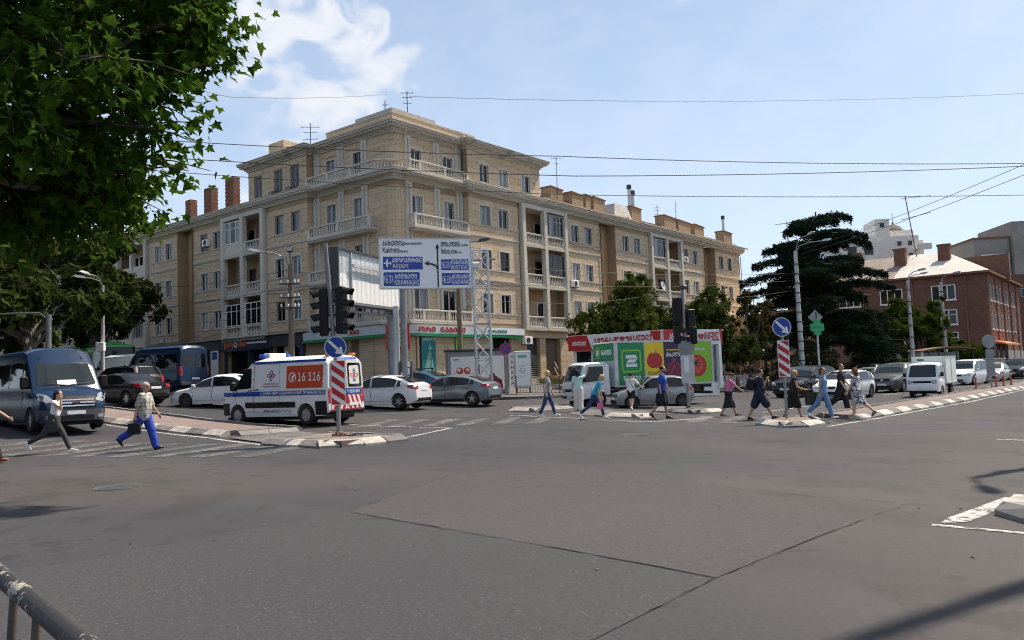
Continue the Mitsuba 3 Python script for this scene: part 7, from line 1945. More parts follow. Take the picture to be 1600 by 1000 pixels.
# right nose: arrow disc and stripe board
s2 = thing('arrow_sign_post', 'blue arrow disc over a red striped board on the right nose island', 'road sign')
x, y = 8.45, 25.3
z = Z(x, y) + .12
part(s2, 'pole', tube([(x, y, z), (x, y, 3.0)], .04, 10), 'metal_grey', smooth=40)
arrow_sign(s2, axes([x - .02, y - .08, 2.76], [1, .06, 0], [0, 0, 1], [.06, -1, 0]), .30)
chevron_board(s2, axes([x - .01, y - .08, 2.34], [.98, -.2, 0], [0, 0, 1], [-.2, -.98, 0]), .35, 1.14)

# middle island: tall signal pole with heads seen from behind
s3 = thing('signal_post', 'tall grey signal pole on the middle island with dark heads, round sign back and plate', 'traffic light')
x, y = 7.15, 33.4
z = Z(x, y) + .14
part(s3, 'pole', tube([(x, y, z), (x - .03, y, 4.9)], .07, 12), 'metal_grey', smooth=40)
part(s3, 'base_plate', moved(lathe([(.22, 0), (.22, .03), (.1, .05), (.1, .1)], 14), place(x, y, z)), 'metal_dark')
for dx, a, z0, n in ((-.28, 150, 3.45, 3), (.26, 200, 2.95, 3), (-.34, 95, 2.62, 2), (.36, 265, 2.58, 2)):
    signal_head(s3, place(x + dx, y, z0, a), n)
    part(s3, 'bracket', bx(*sorted((x, x + dx)), y - .03, y + .03, z0 + .2, z0 + .26), 'metal_dark')
part(s3, 'round_sign', moved(prism(disc(.35), -.01, 0), axes([x, y - .09, 2.42], [1, .1, 0], [0, 0, 1], [.1, -1, 0])), 'metal_grey')
part(s3, 'plate', moved(prism(sbox(-.28, 0, .28, 1.15), -.02, 0), axes([x + .02, y - .1, .98], [1, .05, 0], [0, 0, 1], [.05, -1, 0])), 'metal_light')
part(s3, 'torn_notice', moved(prism(sbox(-.14, .45, .05, 1.08), 0, .006), axes([x + .02, y - .1, .98], [1, .05, 0], [0, 0, 1], [.05, -1, 0])), 'poster_white')
part(s3, 'camera_head', moved(rbx(-.1, .1, -.22, .1, 0, .16, .03), place(x - .03, y, 4.86, 30)), 'metal_dark')

# round no-parking sign and its post
s4 = thing('no_parking_sign', 'round blue and red stopping ban sign on a thin post by the railings', 'road sign')
x, y = -.42, 45.2
part(s4, 'post', tube([(x, y, Z(x, y) + .1), (x, y, 3.5)], .035, 8), 'metal_grey')
D4 = axes([x, y - .05, 3.05], [1, 0, 0], [0, 0, 1], [0, -1, 0])
part(s4, 'disc', moved(prism(disc(.34), -.01, 0), D4), 'sign_blue')
part(s4, 'red_ring', moved(prism(disc(.34).difference(disc(.27)), 0, .006), D4), 'sign_red')
part(s4, 'red_cross', moved(prism(union_all([LineString([(-.2, -.2), (.2, .2)]).buffer(.03), LineString([(-.2, .2), (.2, -.2)]).buffer(.03)]), 0, .005), D4), 'sign_red')

# advert boxes on the pavement
kb = thing('poster_kiosk', 'grey pavement kiosk with white framed posters under the lattice mast', 'kiosk')
kx, ky = -1.9, 46.0
kz = Z(kx, ky) + .12
KM = axes([kx - 1.85, ky - .3, kz], [.985, .17, 0], [-.17, .985, 0], [0, 0, 1])
part(kb, 'body', moved(rbx(0, 3.5, 0, 1.1, 0, 2.45, .03), KM), 'metal_grey')
part(kb, 'roof_lip', moved(bx(-.08, 3.58, -.1, 1.2, 2.45, 2.56), KM), 'metal_dark')
KF = KM @ axes([0, 0, 0], [1, 0, 0], [0, 0, 1], [0, -1, 0])
for i, x0 in enumerate((.2, 1.85)):
    part(kb, 'poster', moved(prism(sbox(x0, .25, x0 + 1.4, 2.15), .0, .02), KF), 'poster_white')
    part(kb, 'poster_print', moved(prism(text('EMEX', .13) if i == 0 else text('SHERO', .13), .02, .026), KF @ axes([x0 + .12, 1.9, 0], [1, 0, 0], [0, 1, 0], [0, 0, 1])), 'sign_black')
    if i == 0:
        part(kb, 'poster_print', moved(prism(union_all([Point(x0 + .5, 1.35).buffer(.2).difference(Point(x0 + .45, 1.4).buffer(.09)), Point(x0 + .92, 1.35).buffer(.2).difference(Point(x0 + .95, 1.4).buffer(.09))]), .02, .026), KF), 'tomato_flesh')
        part(kb, 'poster_print', moved(prism(union_all([sbox(x0 + .15, .9 - .1 * j, x0 + 1.2 - .1 * j, .94 - .1 * j) for j in range(4)]), .02, .026), KF), 'metal_grey')
        part(kb, 'poster_print', moved(prism(affinity.translate(text('ახალი', .16), x0 + .2, .32), .02, .026), KF), 'sign_black')
    else:
        part(kb, 'poster_print', moved(prism(union_all([Polygon([(x0 + .1, .3), (x0 + 1.3, .3), (x0 + 1.25, .75), (x0 + .9, 1.0), (x0 + .3, .85)]), Point(x0 + .7, 1.0).buffer(.18)]), .02, .026), KF), 'pomegranate')
tb = thing('poster_stand', 'narrow white poster stand with a mint heading beside the kiosk', 'poster stand')
TBM = axes([.05, 45.4, kz], [.985, .17, 0], [-.17, .985, 0], [0, 0, 1])
part(tb, 'frame', moved(rbx(0, .95, 0, .2, .25, 2.35, .03), TBM), 'metal_light')
TF = TBM @ axes([0, 0, 0], [1, 0, 0], [0, 0, 1], [0, -1, 0])
part(tb, 'sheet', moved(prism(sbox(.08, .4, .87, 2.25), 0, .012), TF), 'poster_white')
part(tb, 'heading', moved(prism(sbox(.2, 1.95, .7, 2.12), .012, .02), TF), 'sign_mint')
part(tb, 'print', moved(prism(union_all([affinity.rotate(sbox(.25, .9 + .3 * j, .62, .93 + .3 * j), 8) for j in range(3)] + [Point(.45, 1.25).buffer(.16).difference(Point(.45, 1.25).buffer(.13))]), .012, .02), TF), 'metal_grey')
part(tb, 'legs', moved(cat(bx(.05, .12, .05, .12, 0, .3), bx(.83, .9, .05, .12, 0, .3)), TBM), 'metal_dark')
part(kb, 'side_poster', moved(prism(sbox(3.52, .3, 3.9, 2.3), -.2, .02), KF), 'poster_white')
part(kb, 'poster_print', moved(prism(union_all([affinity.translate(text(c, .2), 3.62, 1.95 - .3 * j) for j, c in enumerate('HAHAKA')]), .02, .026), KF), 'sign_black')


# street lamps
def lamp_post(label, x, y, h, arms, m='pole_concrete', r=(.15, .09), bands=0, name='street_lamp', head='metal_light', group=None, lean=(0, 0)):
    k = thing(name, label, 'street lamp', group)
    z = Z(x, y)
    topx, topy = x + lean[0], y + lean[1]
    part(k, 'pole', tube([(x, y, z - .1), (topx, topy, h)], list(r), 10), m, smooth=40)
    for ax, ay, az in arms:
        pts = [(topx, topy, h - .25), (topx + ax * .15, topy + ay * .15, h + az * .55), (topx + ax * .55, topy + ay * .55, h + az * .9), (topx + ax, topy + ay, h + az)]
        part(k, 'arm', tube(pts, .04, 7), 'metal_grey', smooth=40)
        L = math.hypot(ax, ay)
        u = V([ax, ay]) / L
        hm = hullof([(0, -.1, -.05), (0, .1, -.05), (.5, -.15, -.06), (.5, .15, -.06), (.75, -.06, 0), (.75, .06, 0), (.1, -.09, .09), (.1, .09, .09), (.55, -.09, .1), (.55, .09, .1)])
        part(k, 'lamp_head', moved(hm, axes([topx + ax - u[0] * .1, topy + ay - u[1] * .1, h + az], [u[0], u[1], .12], [-u[1], u[0], 0], [0, 0, 1])), head, smooth=30)
    for q in np.linspace(.2, .9, bands):
        part(k, 'band', tube([(x + lean[0] * q, y + lean[1] * q, z + (h - z) * q), (x + lean[0] * q, y + lean[1] * q, z + (h - z) * q + .07)], r[0] + .02, 10), 'metal_dark')
    return k


lamp_post('white banded concrete lamp post with two heads before the cedar', 21.4, 60.0, 10.1, [(2.0, -.3, .65), (.5, -1.6, .95)], bands=11, r=(.22, .13), head='metal_light')
lamp_post('slim grey lamp post left of the two before the brick house', 34.6, 70.0, 8.6, [(.7, -.6, .75), (1.1, -.1, .5)], bands=7, r=(.2, .12), head='metal_grey')
lamp_post('slim grey lamp post right of the two before the brick house', 40.7, 76.0, 8.9, [(1.1, -.3, .8)], bands=4, r=(.2, .12), head='metal_grey')
lamp_post('pole with twin pale lamp heads in the shade at the left', -25.2, 49.5, 8.0, [(-.9, -.5, .45), (-.4, -1.0, .6)], r=(.12, .09))
lamp_post('wooden electricity pole with a drooping lamp before the left facade', -12.9, 47.0, 8.5, [(-1.7, -.6, .75)], 'wood_pole', r=(.2, .13), head='metal_light')
lamp_post('wooden pole with an upswept lamp arm right of the direction sign', -3.05, 46.8, 9.05, [(1.35, -.4, .35)], 'wood_pole', r=(.17, .12), head='metal_dark')
lamp_post('plain steel mast standing under the left trees', -21.9, 38.0, 5.2, [(-3.0, .4, .15)], 'metal_grey', r=(.14, .12), head='metal_grey')
for k, (x, y, h) in enumerate(((-12.9, 47.0, 9.4), (-3.0, 46.6, 9.15))):
    t = thing('floodlight', ['small flood lamp on top of the left wooden pole', 'small flood lamp on top of the right wooden pole'][k], 'lamp')
    part(t, 'stem', tube([(x, y, h - .9), (x, y, h - .15)], .035, 7), 'metal_dark')
    part(t, 'head', moved(rbx(-.17, .17, -.14, .14, -.15, .2, .05), place(x, y, h)), 'metal_dark')
    part(t, 'glass', moved(bx(-.13, .13, -.15, -.138, -.1, .12), place(x, y, h)), 'lamp_clear')
t = thing('meter_box', 'small white box fixed to the twin lamp pole at the left', 'box')
part(t, 'case', moved(rbx(-.25, .25, -.15, .15, 0, .55, .03), place(-25.2, 49.25, 3.9)), 'white_paint')
part(t, 'strap', moved(bx(-.27, .27, .12, .2, .1, .16), place(-25.2, 49.25, 3.9)), 'metal_dark')
t = thing('insulator_bracket', 'iron cross arms and insulators on the left wooden pole', 'insulators')
part(t, 'cross_arm', cat(*[bx(-13.5, -12.3, 46.75, 46.85, z, z + .08) for z in (5.9, 6.5, 7.3)]), 'metal_dark')
part(t, 'insulators', cat(*[moved(lathe([(.02, 0), (.06, .03), (.05, .1), (.07, .13), (.03, .2)], 8), place(xx, 46.8, zz + .08)) for zz in (5.9, 6.5, 7.3) for xx in (-13.4, -13.0, -12.6, -12.4)]), 'poster_white', stuff=True)

# green pharmacy cross on its pole with a square sign behind
gc_ = thing('pharmacy_cross', 'green pharmacy cross on a pole before the dark conifers', 'sign')
x, y = 20.6, 54.5
part(gc_, 'pole', tube([(x, y, Z(x, y)), (x, y, 4.6)], .07, 8), 'metal_light')
cr = union_all([sbox(-.42, -.16, .42, .16), sbox(-.16, -.42, .16, .42)]).buffer(.10)
GX = axes([x, y - .12, 4.05], [.95, .3, 0], [0, 0, 1], [.3, -.95, 0])
part(gc_, 'cross', moved(prism(cr, -.15, .0), GX), 'green_glow')
part(gc_, 'cross_band', moved(prism(sbox(-.40, -.05, .40, .05), 0, .012), GX), 'sign_green')
gs = thing('priority_sign', 'grey back of a diamond road sign above the pharmacy cross', 'road sign')
part(gs, 'plate', moved(prism(affinity.rotate(sbox(-.36, -.36, .36, .36), 45), -.01, .01), axes([x - .05, y + .05, 4.75], [1, 0, 0], [0, 0, 1], [0, -1, 0])), 'metal_grey')
part(gs, 'bracket', bx(x - .03, x + .03, y + .0, y + .04, 4.4, 5.1), 'metal_dark')

# sign seen from behind on the right median and the orange bollards
t = thing('road_sign_back', 'grey back of a round sign and board on the right median', 'road sign')
x, y = 26.5, 45.0
part(t, 'pole', tube([(x, y, Z(x, y) + .1), (x, y, 2.9)], .045, 8), 'metal_grey')
part(t, 'disc', moved(prism(disc(.38), -.01, .01), axes([x, y - .03, 2.5], [1, 0, 0], [0, 0, 1], [0, -1, 0])), 'metal_grey')
part(t, 'board', moved(prism(sbox(-.23, 0, .23, 1.5), -.01, .01), axes([x, y - .03, .55], [1, 0, 0], [0, 0, 1], [0, -1, 0])), 'metal_grey')
for k, (x, y) in enumerate([(25.4, 44.6), (27.35, 46.0), (28.5, 47.2), (29.8, 48.6), (30.2, 47.9), (31.6, 49.2)]):
    t = thing('bollard', ('nearest', 'second', 'third', 'fourth', 'fifth', 'farthest')[k] + ' of the orange flexible bollards on the right median', 'bollard', 'orange bollards on the right median')
    z = Z(x, y) + .14
    part(t, 'post', moved(lathe([(.055, 0), (.05, .1), (.045, .8), (.03, .85), (.001, .86)], 10), place(x, y, z)), 'bollard_orange', smooth=40)
    part(t, 'base', moved(lathe([(.12, 0), (.12, .03), (.06, .05)], 10), place(x, y, z)), 'black_plastic')
    part(t, 'reflector', moved(lathe([(.0475, .62), (.0475, .72)], 10), place(x, y, z)), 'poster_white')
mat('bollard_orange', (.36, .085, .03), .6)


# railings along the pavement
def railing(label, pts, h=1.0, gap=.17, m='metal_dark', post_every=2.2, name='railing', r=.011, z0=.15, group=None):
    k = thing(name, label, 'railing', group)
    L = LineString(pts)
    def at(s, z):
        p = L.interpolate(s)
        return V([p.x, p.y, Z(p.x, p.y) + z0 + z])
    n = max(1, round(L.length / post_every))
    for i in range(n + 1):
        s = i * L.length / n
        part(k, 'post', tube([at(s, -.1), at(s, h + .06)], .03, 6), m)
    for zz in (.12, h - .06):
        part(k, 'rail', tube([at(s, zz) for s in np.linspace(0, L.length, max(2, int(L.length / 1.5)))], .02, 6), m)
    part(k, 'bars', cat(*[tube([at(s, .12), at(s, h - .06)], r, 5, cap=False) for s in np.arange(gap / 2, L.length, gap)]), m, stuff=True)
    return k


railing('black pavement railing behind the woman in the grey top', [(.1, 45.4), (3.0, 46.2), (4.6, 47.6)])
railing('white barred railing behind the woman in the pink blouse', [(11.5, 53.2), (15.0, 57.5), (18.6, 62.0)], m='white_paint', gap=.2, r=.03)
railing('dark railing posts right of the white barred railing', [(11.8, 52.9), (15.3, 57.2), (20.5, 63.6)], m='rust', gap=.9, h=1.15)
# near railing in the lower left corner
nr = thing('near_railing', 'paint flaked tubular handrail in the lower left corner', 'railing')


def flaked(p, n, uv):
    w = smoothstep(.40, .44, fbm(p.x * 3.2 + .6, p.y * 3.2, p.z * 3.2, 3) * .62 + noise(p.x * 55, p.y * 55, p.z * 55) * .22 + noise(p.x * 130, p.y * 130, p.z * 130) * .16)
    c = mix((.33, .305, .26), (.034, .033, .034), w)
    return mix(c, (.16, .075, .045), smoothstep(.80, .86, noise(p.x * 60, p.y * 60, p.z * 60 + 9)) * .6)


mat('flaked_paint', flaked, .5, metal=.1, bump=lambda p, n, uv: noise(p.x * 30, p.y * 30, p.z * 30) * .0015)
mat('flaked_dark', speck((.06, .05, .045), (.13, .10, .085), 12), .6)
r0, r1 = V([-1.66, 2.60, .985]), V([-.90, 1.75, .985])
part(nr, 'handrail', tube([r0 + (r0 - r1) * .8, r0, r1, r1 + (r1 - r0) * .6], .027, 16), 'flaked_paint', smooth=60)
for q in (-.55, -.28, -.02, .24, .50, .76, 1.02, 1.28):
    p = r0 + (r1 - r0) * q
    part(nr, 'bar', tube([p + [0, 0, -.02], p + [-.05, -.02, -.95]], .0125, 10), 'flaked_dark', smooth=60)
part(nr, 'lower_rail', tube([r0 + (r0 - r1) * .8 - [0, 0, .86], r1 + (r1 - r0) * .6 - [0, 0, .86]], .02, 10), 'flaked_dark', smooth=60)

# pharmacy pavilion behind the lorry
ph = thing('pharmacy_pavilion', 'white pharmacy pavilion with red and white fascia behind the lorry', 'kiosk')
C = V([9.2, 49.8])
PZ = Z(9, 50) + .42
d1, d2 = V([-.80, .60]), V([.90, .436])
A1, B1 = C + d1 * 6.6, C + d2 * 4.4
A2, B2 = A1 + V([2.0, 3.0]), B1 + V([-1.5, 3.2])
base = Polygon([C, B1, B2, A2, A1])
part(ph, 'walls', prism(base.buffer(-.05), PZ - .7, PZ + 2.9), 'white_paint')
part(ph, 'roof', prism(base.buffer(.25, join_style='mitre'), PZ + 3.62, PZ + 3.72), 'white_paint')


def pface(p, d, z):
    n = V([d[1], -d[0]])
    return axes([p[0] + n[0] * .26, p[1] + n[1] * .26, z], [d[0], d[1], 0], [0, 0, 1], [n[0], n[1], 0])


PF1 = pface(A1, -d1, PZ + 2.72)
PF2 = pface(C, d2, PZ + 2.78)
part(ph, 'fascia', moved(prism(sbox(-.1, 0, 6.65, .95), -.22, 0), PF1), 'poster_white')
part(ph, 'fascia', moved(prism(sbox(-.05, 0, 4.5, .95), -.22, 0), PF2), 'poster_white')
part(ph, 'red_fascia', moved(prism(Polygon([(-.1, -.02), (1.75, -.02), (1.35, .97), (-.1, .97)]), 0, .02), PF1), 'sign_red')
part(ph, 'red_fascia', moved(prism(Polygon([(5.95, .97), (6.66, .97), (6.66, -.02), (6.4, -.02)]), 0, .02), PF1), 'sign_red')
part(ph, 'red_fascia', moved(prism(Polygon([(-.05, -.02), (2.6, -.02), (2.4, .97), (-.05, .97)]), 0, .02), PF2), 'sign_red')
part(ph, 'red_fascia', moved(prism(Polygon([(4.3, .97), (4.52, .97), (4.52, -.02), (4.42, -.02)]), 0, .02), PF2), 'sign_red')
HEART = Polygon([(0, -.28)] + [(.30 * math.sin(t) ** 3 * 1.0, .02 + .24 * math.cos(t) - .10 * math.cos(2 * t) - .04 * math.cos(3 * t)) for t in np.linspace(.1, 6.2, 30)]).convex_hull
HEART = Polygon([(.32 * math.sin(t) ** 3, .27 * math.cos(t) - .10 * math.cos(2 * t) - .04 * math.cos(3 * t) - .02 * math.cos(4 * t)) for t in np.linspace(0, 6.28, 40)[:-1]]).buffer(0)


def pword(F, s, x, y, h, w, m):
    part(ph, 'lettering', moved(prism(affinity.translate(text(s, h, w), x, y), .02, .04), F), m)


pword(PF1, 'აფთიაქი', .2, .32, .28, 1.1, 'poster_white')
pword(PF1, 'ავერსი', 1.85, .2, .56, 1.75, 'sign_red')
for xx in (3.78, 4.18):
    part(ph, 'heart_emblem', moved(prism(affinity.translate(HEART, xx, .50).difference(affinity.translate(affinity.scale(HEART, .6, .6), xx, .52)), .02, .04), PF1), 'sign_red')
pword(PF1, 'AVERSI', 4.45, .2, .56, 1.65, 'sign_red')
pword(PF2, 'APOTHEKA', .35, .32, .36, 1.85, 'poster_white')
pword(PF2, 'AVERSI', 3.05, .22, .55, 1.2, 'sign_red')
part(ph, 'heart_emblem', moved(prism(affinity.translate(affinity.scale(HEART, .7, .8), 2.82, .50), .02, .04), PF2), 'sign_red')
PG = pface(A1, -d1, PZ)
for i in range(5):
    part(ph, 'shop_pane', moved(prism(sbox(.35 + 1.25 * i, .5, 1.45 + 1.25 * i, 2.65), -.30, -.28), PG), 'glass_dark')
    part(ph, 'mullion', moved(prism(sbox(.25 + 1.25 * i, .0, .35 + 1.25 * i, 2.75), -.32, -.25), PG), 'frame_white')
PG2 = pface(C, d2, PZ)
for i in range(3):
    part(ph, 'shop_pane', moved(prism(sbox(.2 + 1.2 * i, .1, 1.3 + 1.2 * i, 2.65), -.30, -.28), PG2), 'glass_dark')
part(ph, 'end_pillar', moved(prism(sbox(4.2, 0, 4.42, 2.8), -.3, .0), PG2), 'white_paint')
part(ph, 'end_pane', moved(prism(sbox(3.9, .4, 4.18, 2.7), -.28, -.27), PG2), 'glass_curtain')

# overhead wires
def wire(pts, sag, r=.012, n=18):
    pts = [V(p, float) for p in pts]
    out = []
    for a, b in zip(pts[:-1], pts[1:]):
        for t in np.linspace(0, 1, n, endpoint=False):
            p = a + (b - a) * t
            out.append(p - [0, 0, sag * 4 * t * (1 - t)])
    out.append(pts[-1])
    return tube(out, r, 5)


WIRES = [([(-19.2, 30, 11.6), (2, 30, 9.75), (24, 30, 8.75)], .18, .016), ([(-18.5, 29, 10.6), (2.5, 29, 8.72), (23.5, 29, 8.55)], .14, .016), ([(-18.5, 29, 10.15), (2, 29, 8.05), (23.6, 29.2, 7.4)], .12, .013),
         ([(-18.5, 28, 14.4), (-12.48, 36, 14.67), (-7.44, 50, 19.6)], .12, .012), ([(-5.98, 50, 19.4), (44, 60, 21.6)], .55, .014),
         ([(22.0, 60, 10.2), (23.42, 36, 10.25), (26, 12, 11.0)], .2, .014), ([(22.0, 60, 9.9), (22.6, 34, 9.5), (25, 10, 10.4)], .2, .014), ([(-30, 50, 10), (-14, 34, 13.0)], .3, .008),
         ([(-12.9, 47, 8.2), (-25.2, 49.5, 7.9), (-46, 58, 8.6)], .4, .014), ([(-12.9, 47, 7.3), (-25.2, 49.5, 6.9), (-46, 58, 7.2)], .5, .012), ([(-12.9, 47, 6.5), (-25.2, 49.5, 6.2), (-46, 58, 6.4)], .45, .012),
         ([(-12.9, 47, 5.9), (-25.2, 49.5, 5.7), (-46, 58, 5.9)], .45, .012), ([(-12.9, 47, 8.1), (-3.05, 46.8, 8.2), (21.4, 60, 8.4)], .35, .012), ([(-12.9, 47, 7.4), (-3.05, 46.8, 7.1), (21.4, 60, 7.9)], .4, .012),
         ([(-3.05, 46.8, 6.2), (9.0, 55, 6.6), (21.4, 60, 7.2)], .4, .012), ([(-21.2, 38, 5.4), (-45, 42, 6.0)], .2, .012), ([(-21.2, 38, 5.2), (-45, 42, 5.7)], .2, .012)]
WL_ = ('highest of the three wires crossing before the block', 'middle of the three wires crossing before the block', 'lowest of the three wires crossing before the block', 'thin wire from the plane tree up to the corner parapet', 'top wire from the corner parapet to the far right', 'upper of the two wires slanting to the cedar lamp post', 'lower of the two wires slanting to the cedar lamp post', 'faint wire among the plane tree leaves',
       'top wire along the left street', 'second wire along the left street', 'third wire along the left street', 'lowest wire along the left street', 'wire from the left wooden pole to the banded lamp post', 'second wire from the left wooden pole to the banded lamp post', 'low wire before the loggias of the right facade', 'upper wire at the steel mast on the left', 'lower wire at the steel mast on the left')
for i, (pts, sag, r) in enumerate(WIRES):
    k = thing('overhead_wire', 'black ' + WL_[i], 'wire', 'overhead wires above the crossing')
    scene[k] = mikit.ply(wire(pts, sag, r), 'mat_wire')
# ------------------------------------------------------------------ vegetation
def leafmat(key, c0, c1, trans=.9, rough=.45, spec=.5):
    def fn(p, n, uv):
        a = noise(p.x * 1.1, p.y * 1.1, p.z * 1.1)
        b = noise(p.x * 9, p.y * 9, p.z * 9)
        return mix(c0, c1, dr.clip(a * .5 + b * .6 - .05, 0, 1))
    scene['mat_' + key] = {'type': 'principledthin', 'base_color': proc(fn), 'roughness': rough, 'spec_trans': 0.0, 'diff_trans': trans, 'eta': 1.45}


leafmat('leaf_plane', (.026, .060, .009), (.090, .168, .021), .88, .32)
leafmat('leaf_round', (.038, .055, .009), (.085, .10, .024), .6)
leafmat('leaf_bush', (.030, .048, .011), (.068, .088, .025), .6)
leafmat('leaf_rusty', (.055, .042, .018), (.095, .08, .033), .6)
leafmat('leaf_cedar', (.014, .026, .016), (.030, .048, .027), .3, .6)
leafmat('leaf_pine', (.018, .032, .012), (.040, .058, .020), .4, .6)
leafmat('leaf_bright', (.026, .05, .007), (.075, .11, .018), .7)
leafmat('grass', (.07, .10, .02), (.16, .17, .06), .5, .8)


def leaf_quads(P, N, size, rng, aspect=.55):
    """pointed leaf faces at the points P, roughly facing N"""
    n = len(P)
    N = N + rng.normal(0, .55, (n, 3))
    N /= np.linalg.norm(N, axis=1, keepdims=True) + 1e-9
    A = np.cross(N, rng.normal(0, 1, (n, 3)))
    A /= np.linalg.norm(A, axis=1, keepdims=True) + 1e-9
    Bv = np.cross(N, A)
    s = size * rng.uniform(.6, 1.25, (n, 1))
    q = np.stack([P - A * s, P + Bv * s * aspect + N * s * .12, P + A * s, P - Bv * s * aspect + N * s * .12], 1).reshape(-1, 3)
    i = np.arange(n)[:, None] * 4
    return tm(q, np.hstack([i, i + 1, i + 2, i + 3]))


def limb(a, b, r0, r1, rng, n=6, wob=.06):
    a, b = V(a, float), V(b, float)
    L = np.linalg.norm(b - a)
    pts = [a + (b - a) * t + (rng.normal(0, wob * L, 3) if 0 < t < 1 else 0) for t in np.linspace(0, 1, n)]
    return tube(pts, np.linspace(r0, r1, n), 7)


def tree(name, label, cat_, x, y, trunk_h, blobs, leaf, lsize, count, bark='bark', tr=.18, seed=0, fill=.35, aspect=.55, group=None, trunks=1, z=None):
    """trunk and limbs that run to the middle of every clump; leaves gathered in the clumps' shells"""
    rng = np.random.default_rng(seed)
    k = thing(name, label, cat_, group)
    z = Z(x, y) if z is None else z
    o = V([x, y, z])
    ms = []
    for t in range(trunks):
        j = rng.normal(0, .35 if trunks > 1 else 0, 2)
        ms.append(limb(o + [j[0] * .5, j[1] * .5, -.1], o + [j[0], j[1], trunk_h], tr, tr * .7, rng, wob=.03))
    for bxx, by, bz, r in blobs:
        ms.append(limb(o + [0, 0, trunk_h * rng.uniform(.75, 1.0)], o + [bxx, by, bz], tr * .55, tr * .14, rng))
    part(k, 'trunk', cat(*ms), bark, smooth=50)
    tot = sum(b[3] ** 2 for b in blobs)
    P, N = [], []
    for bxx, by, bz, r in blobs:
        n = int(count * r * r / tot)
        m = max(4, int(n / 55))
        cd = rng.normal(0, 1, (m, 3))
        cd /= np.linalg.norm(cd, axis=1, keepdims=True)
        cr = r * (fill + (1 - fill) * rng.random(m) ** .45)
        cc = V([bxx, by, bz]) + cd * cr[:, None] * [1, 1, .8]
        idx = rng.integers(0, m, n)
        p = cc[idx] + rng.normal(0, r * .13, (n, 3))
        P.append(p + o)
        N.append(p - V([bxx, by, bz]) + [0, 0, r * .5])
    P, N = np.vstack(P), np.vstack(N)
    N /= np.linalg.norm(N, axis=1, keepdims=True) + 1e-9
    part(k, 'crown', leaf_quads(P, N, lsize, rng, aspect), leaf, stuff=True)
    return k


def rblobs(n, c, R, r, rng):
    out = []
    for _ in range(n):
        d = rng.normal(0, 1, 3)
        d /= np.linalg.norm(d)
        q = V(c) + d * V(R) * rng.random() ** .4
        out.append((*q, r * rng.uniform(.7, 1.2)))
    return out


_r = np.random.default_rng(21)
# round tree before the right facade
tree('street_tree', 'rounded olive green tree before the right facade, behind the lorry', 'tree', 8.5, 57.5, 2.6, rblobs(22, (-.2, 0, 5.0), (3.3, 2.6, 2.0), 1.35, _r) + rblobs(9, (-.2, 0, 7.0), (2.0, 1.6, 1.0), 1.05, _r), 'leaf_round', .17, 19000, seed=1, tr=.16, trunks=2)
tree('street_tree', 'spreading bushy tree behind the tall signal pole', 'tree', 13.2, 58.0, 2.4, rblobs(18, (.4, 0, 4.6), (3.0, 2.2, 2.0), 1.25, _r), 'leaf_bush', .16, 13000, seed=2, tr=.14)
tree('street_tree', 'low broad bushy tree behind the pharmacy pavilion', 'tree', 16.2, 59.0, 2.0, rblobs(9, (0, 0, 3.2), (1.7, 1.4, 1.2), .95, _r), 'leaf_bush', .15, 6000, seed=3, tr=.11)
tree('street_tree', 'thin rusty leaved tree with crooked branches at the end of the facade', 'tree', 18.0, 61.0, 2.6, rblobs(12, (.2, 0, 5.0), (1.9, 1.5, 2.0), .75, _r), 'leaf_rusty', .13, 3600, seed=4, tr=.12, trunks=2, fill=.15)
tree('street_tree', 'small leafy tree between the rusty tree and the cedar', 'tree', 20.6, 66.0, 2.2, rblobs(10, (0, 0, 4.4), (1.5, 1.5, 2.0), 1.0, _r), 'leaf_bush', .16, 5000, seed=5, tr=.12)


def conifer(label, x, y, h, layers, leaf, seed, tr=.3, needle=.22, dens=130, droop=.12, name='cedar_tree'):
    """flat spreading boughs: (height, azimuth, length, width)"""
    rng = np.random.default_rng(seed)
    k = thing(name, label, 'tree')
    z = Z(x, y)
    o = V([x, y, z])
    ms = [limb(o, o + [.2, 0, h * .93], tr, tr * .2, rng, 9, .012)]
    P, N = [], []
    for (zz, az, L, W) in layers:
        d = V([math.cos(az), math.sin(az), 0])
        q = V([-d[1], d[0], 0])
        rise = .16 * L
        f = lambda t: o + [0, 0, zz] + d * L * t + V([0, 0, rise * math.sin(min(t, .8) * 2.2) - droop * L * t * t])
        ms.append(tube([f(t) for t in np.linspace(0, 1, 6)], np.linspace(tr * .32, .03, 6), 5))
        m = int(dens * L * (W + .4))
        t = rng.random(m) ** .7
        env = np.sin(np.clip(t * .86 + .14, 0, 1) * math.pi) ** .6
        s = rng.normal(0, .42, m) * W * env
        base = np.array([f(a) for a in t])
        p = base + q * s[:, None]
        p[:, 2] += rng.normal(0, .10, m) - np.abs(s) * .10 - rng.random(m) ** 3 * .45
        P.append(p)
        N.append(np.tile([0, 0, 1.0], (m, 1)) + d * .3)
        for _ in range(int(L * 1.6)):
            tt = rng.uniform(.25, .95)
            e = rng.normal(0, .5) * W
            ms.append(tube([f(tt), f(min(1, tt + .1)) + q * e * .6, f(min(1, tt + .16)) + q * e], [.03, .022, .012], 4))
    part(k, 'trunk', cat(*ms), 'bark', smooth=50)
    P, N = np.vstack(P), np.vstack(N)
    N /= np.linalg.norm(N, axis=1, keepdims=True)
    part(k, 'crown', leaf_quads(P, N, needle, rng, .22), leaf, stuff=True)
    return k


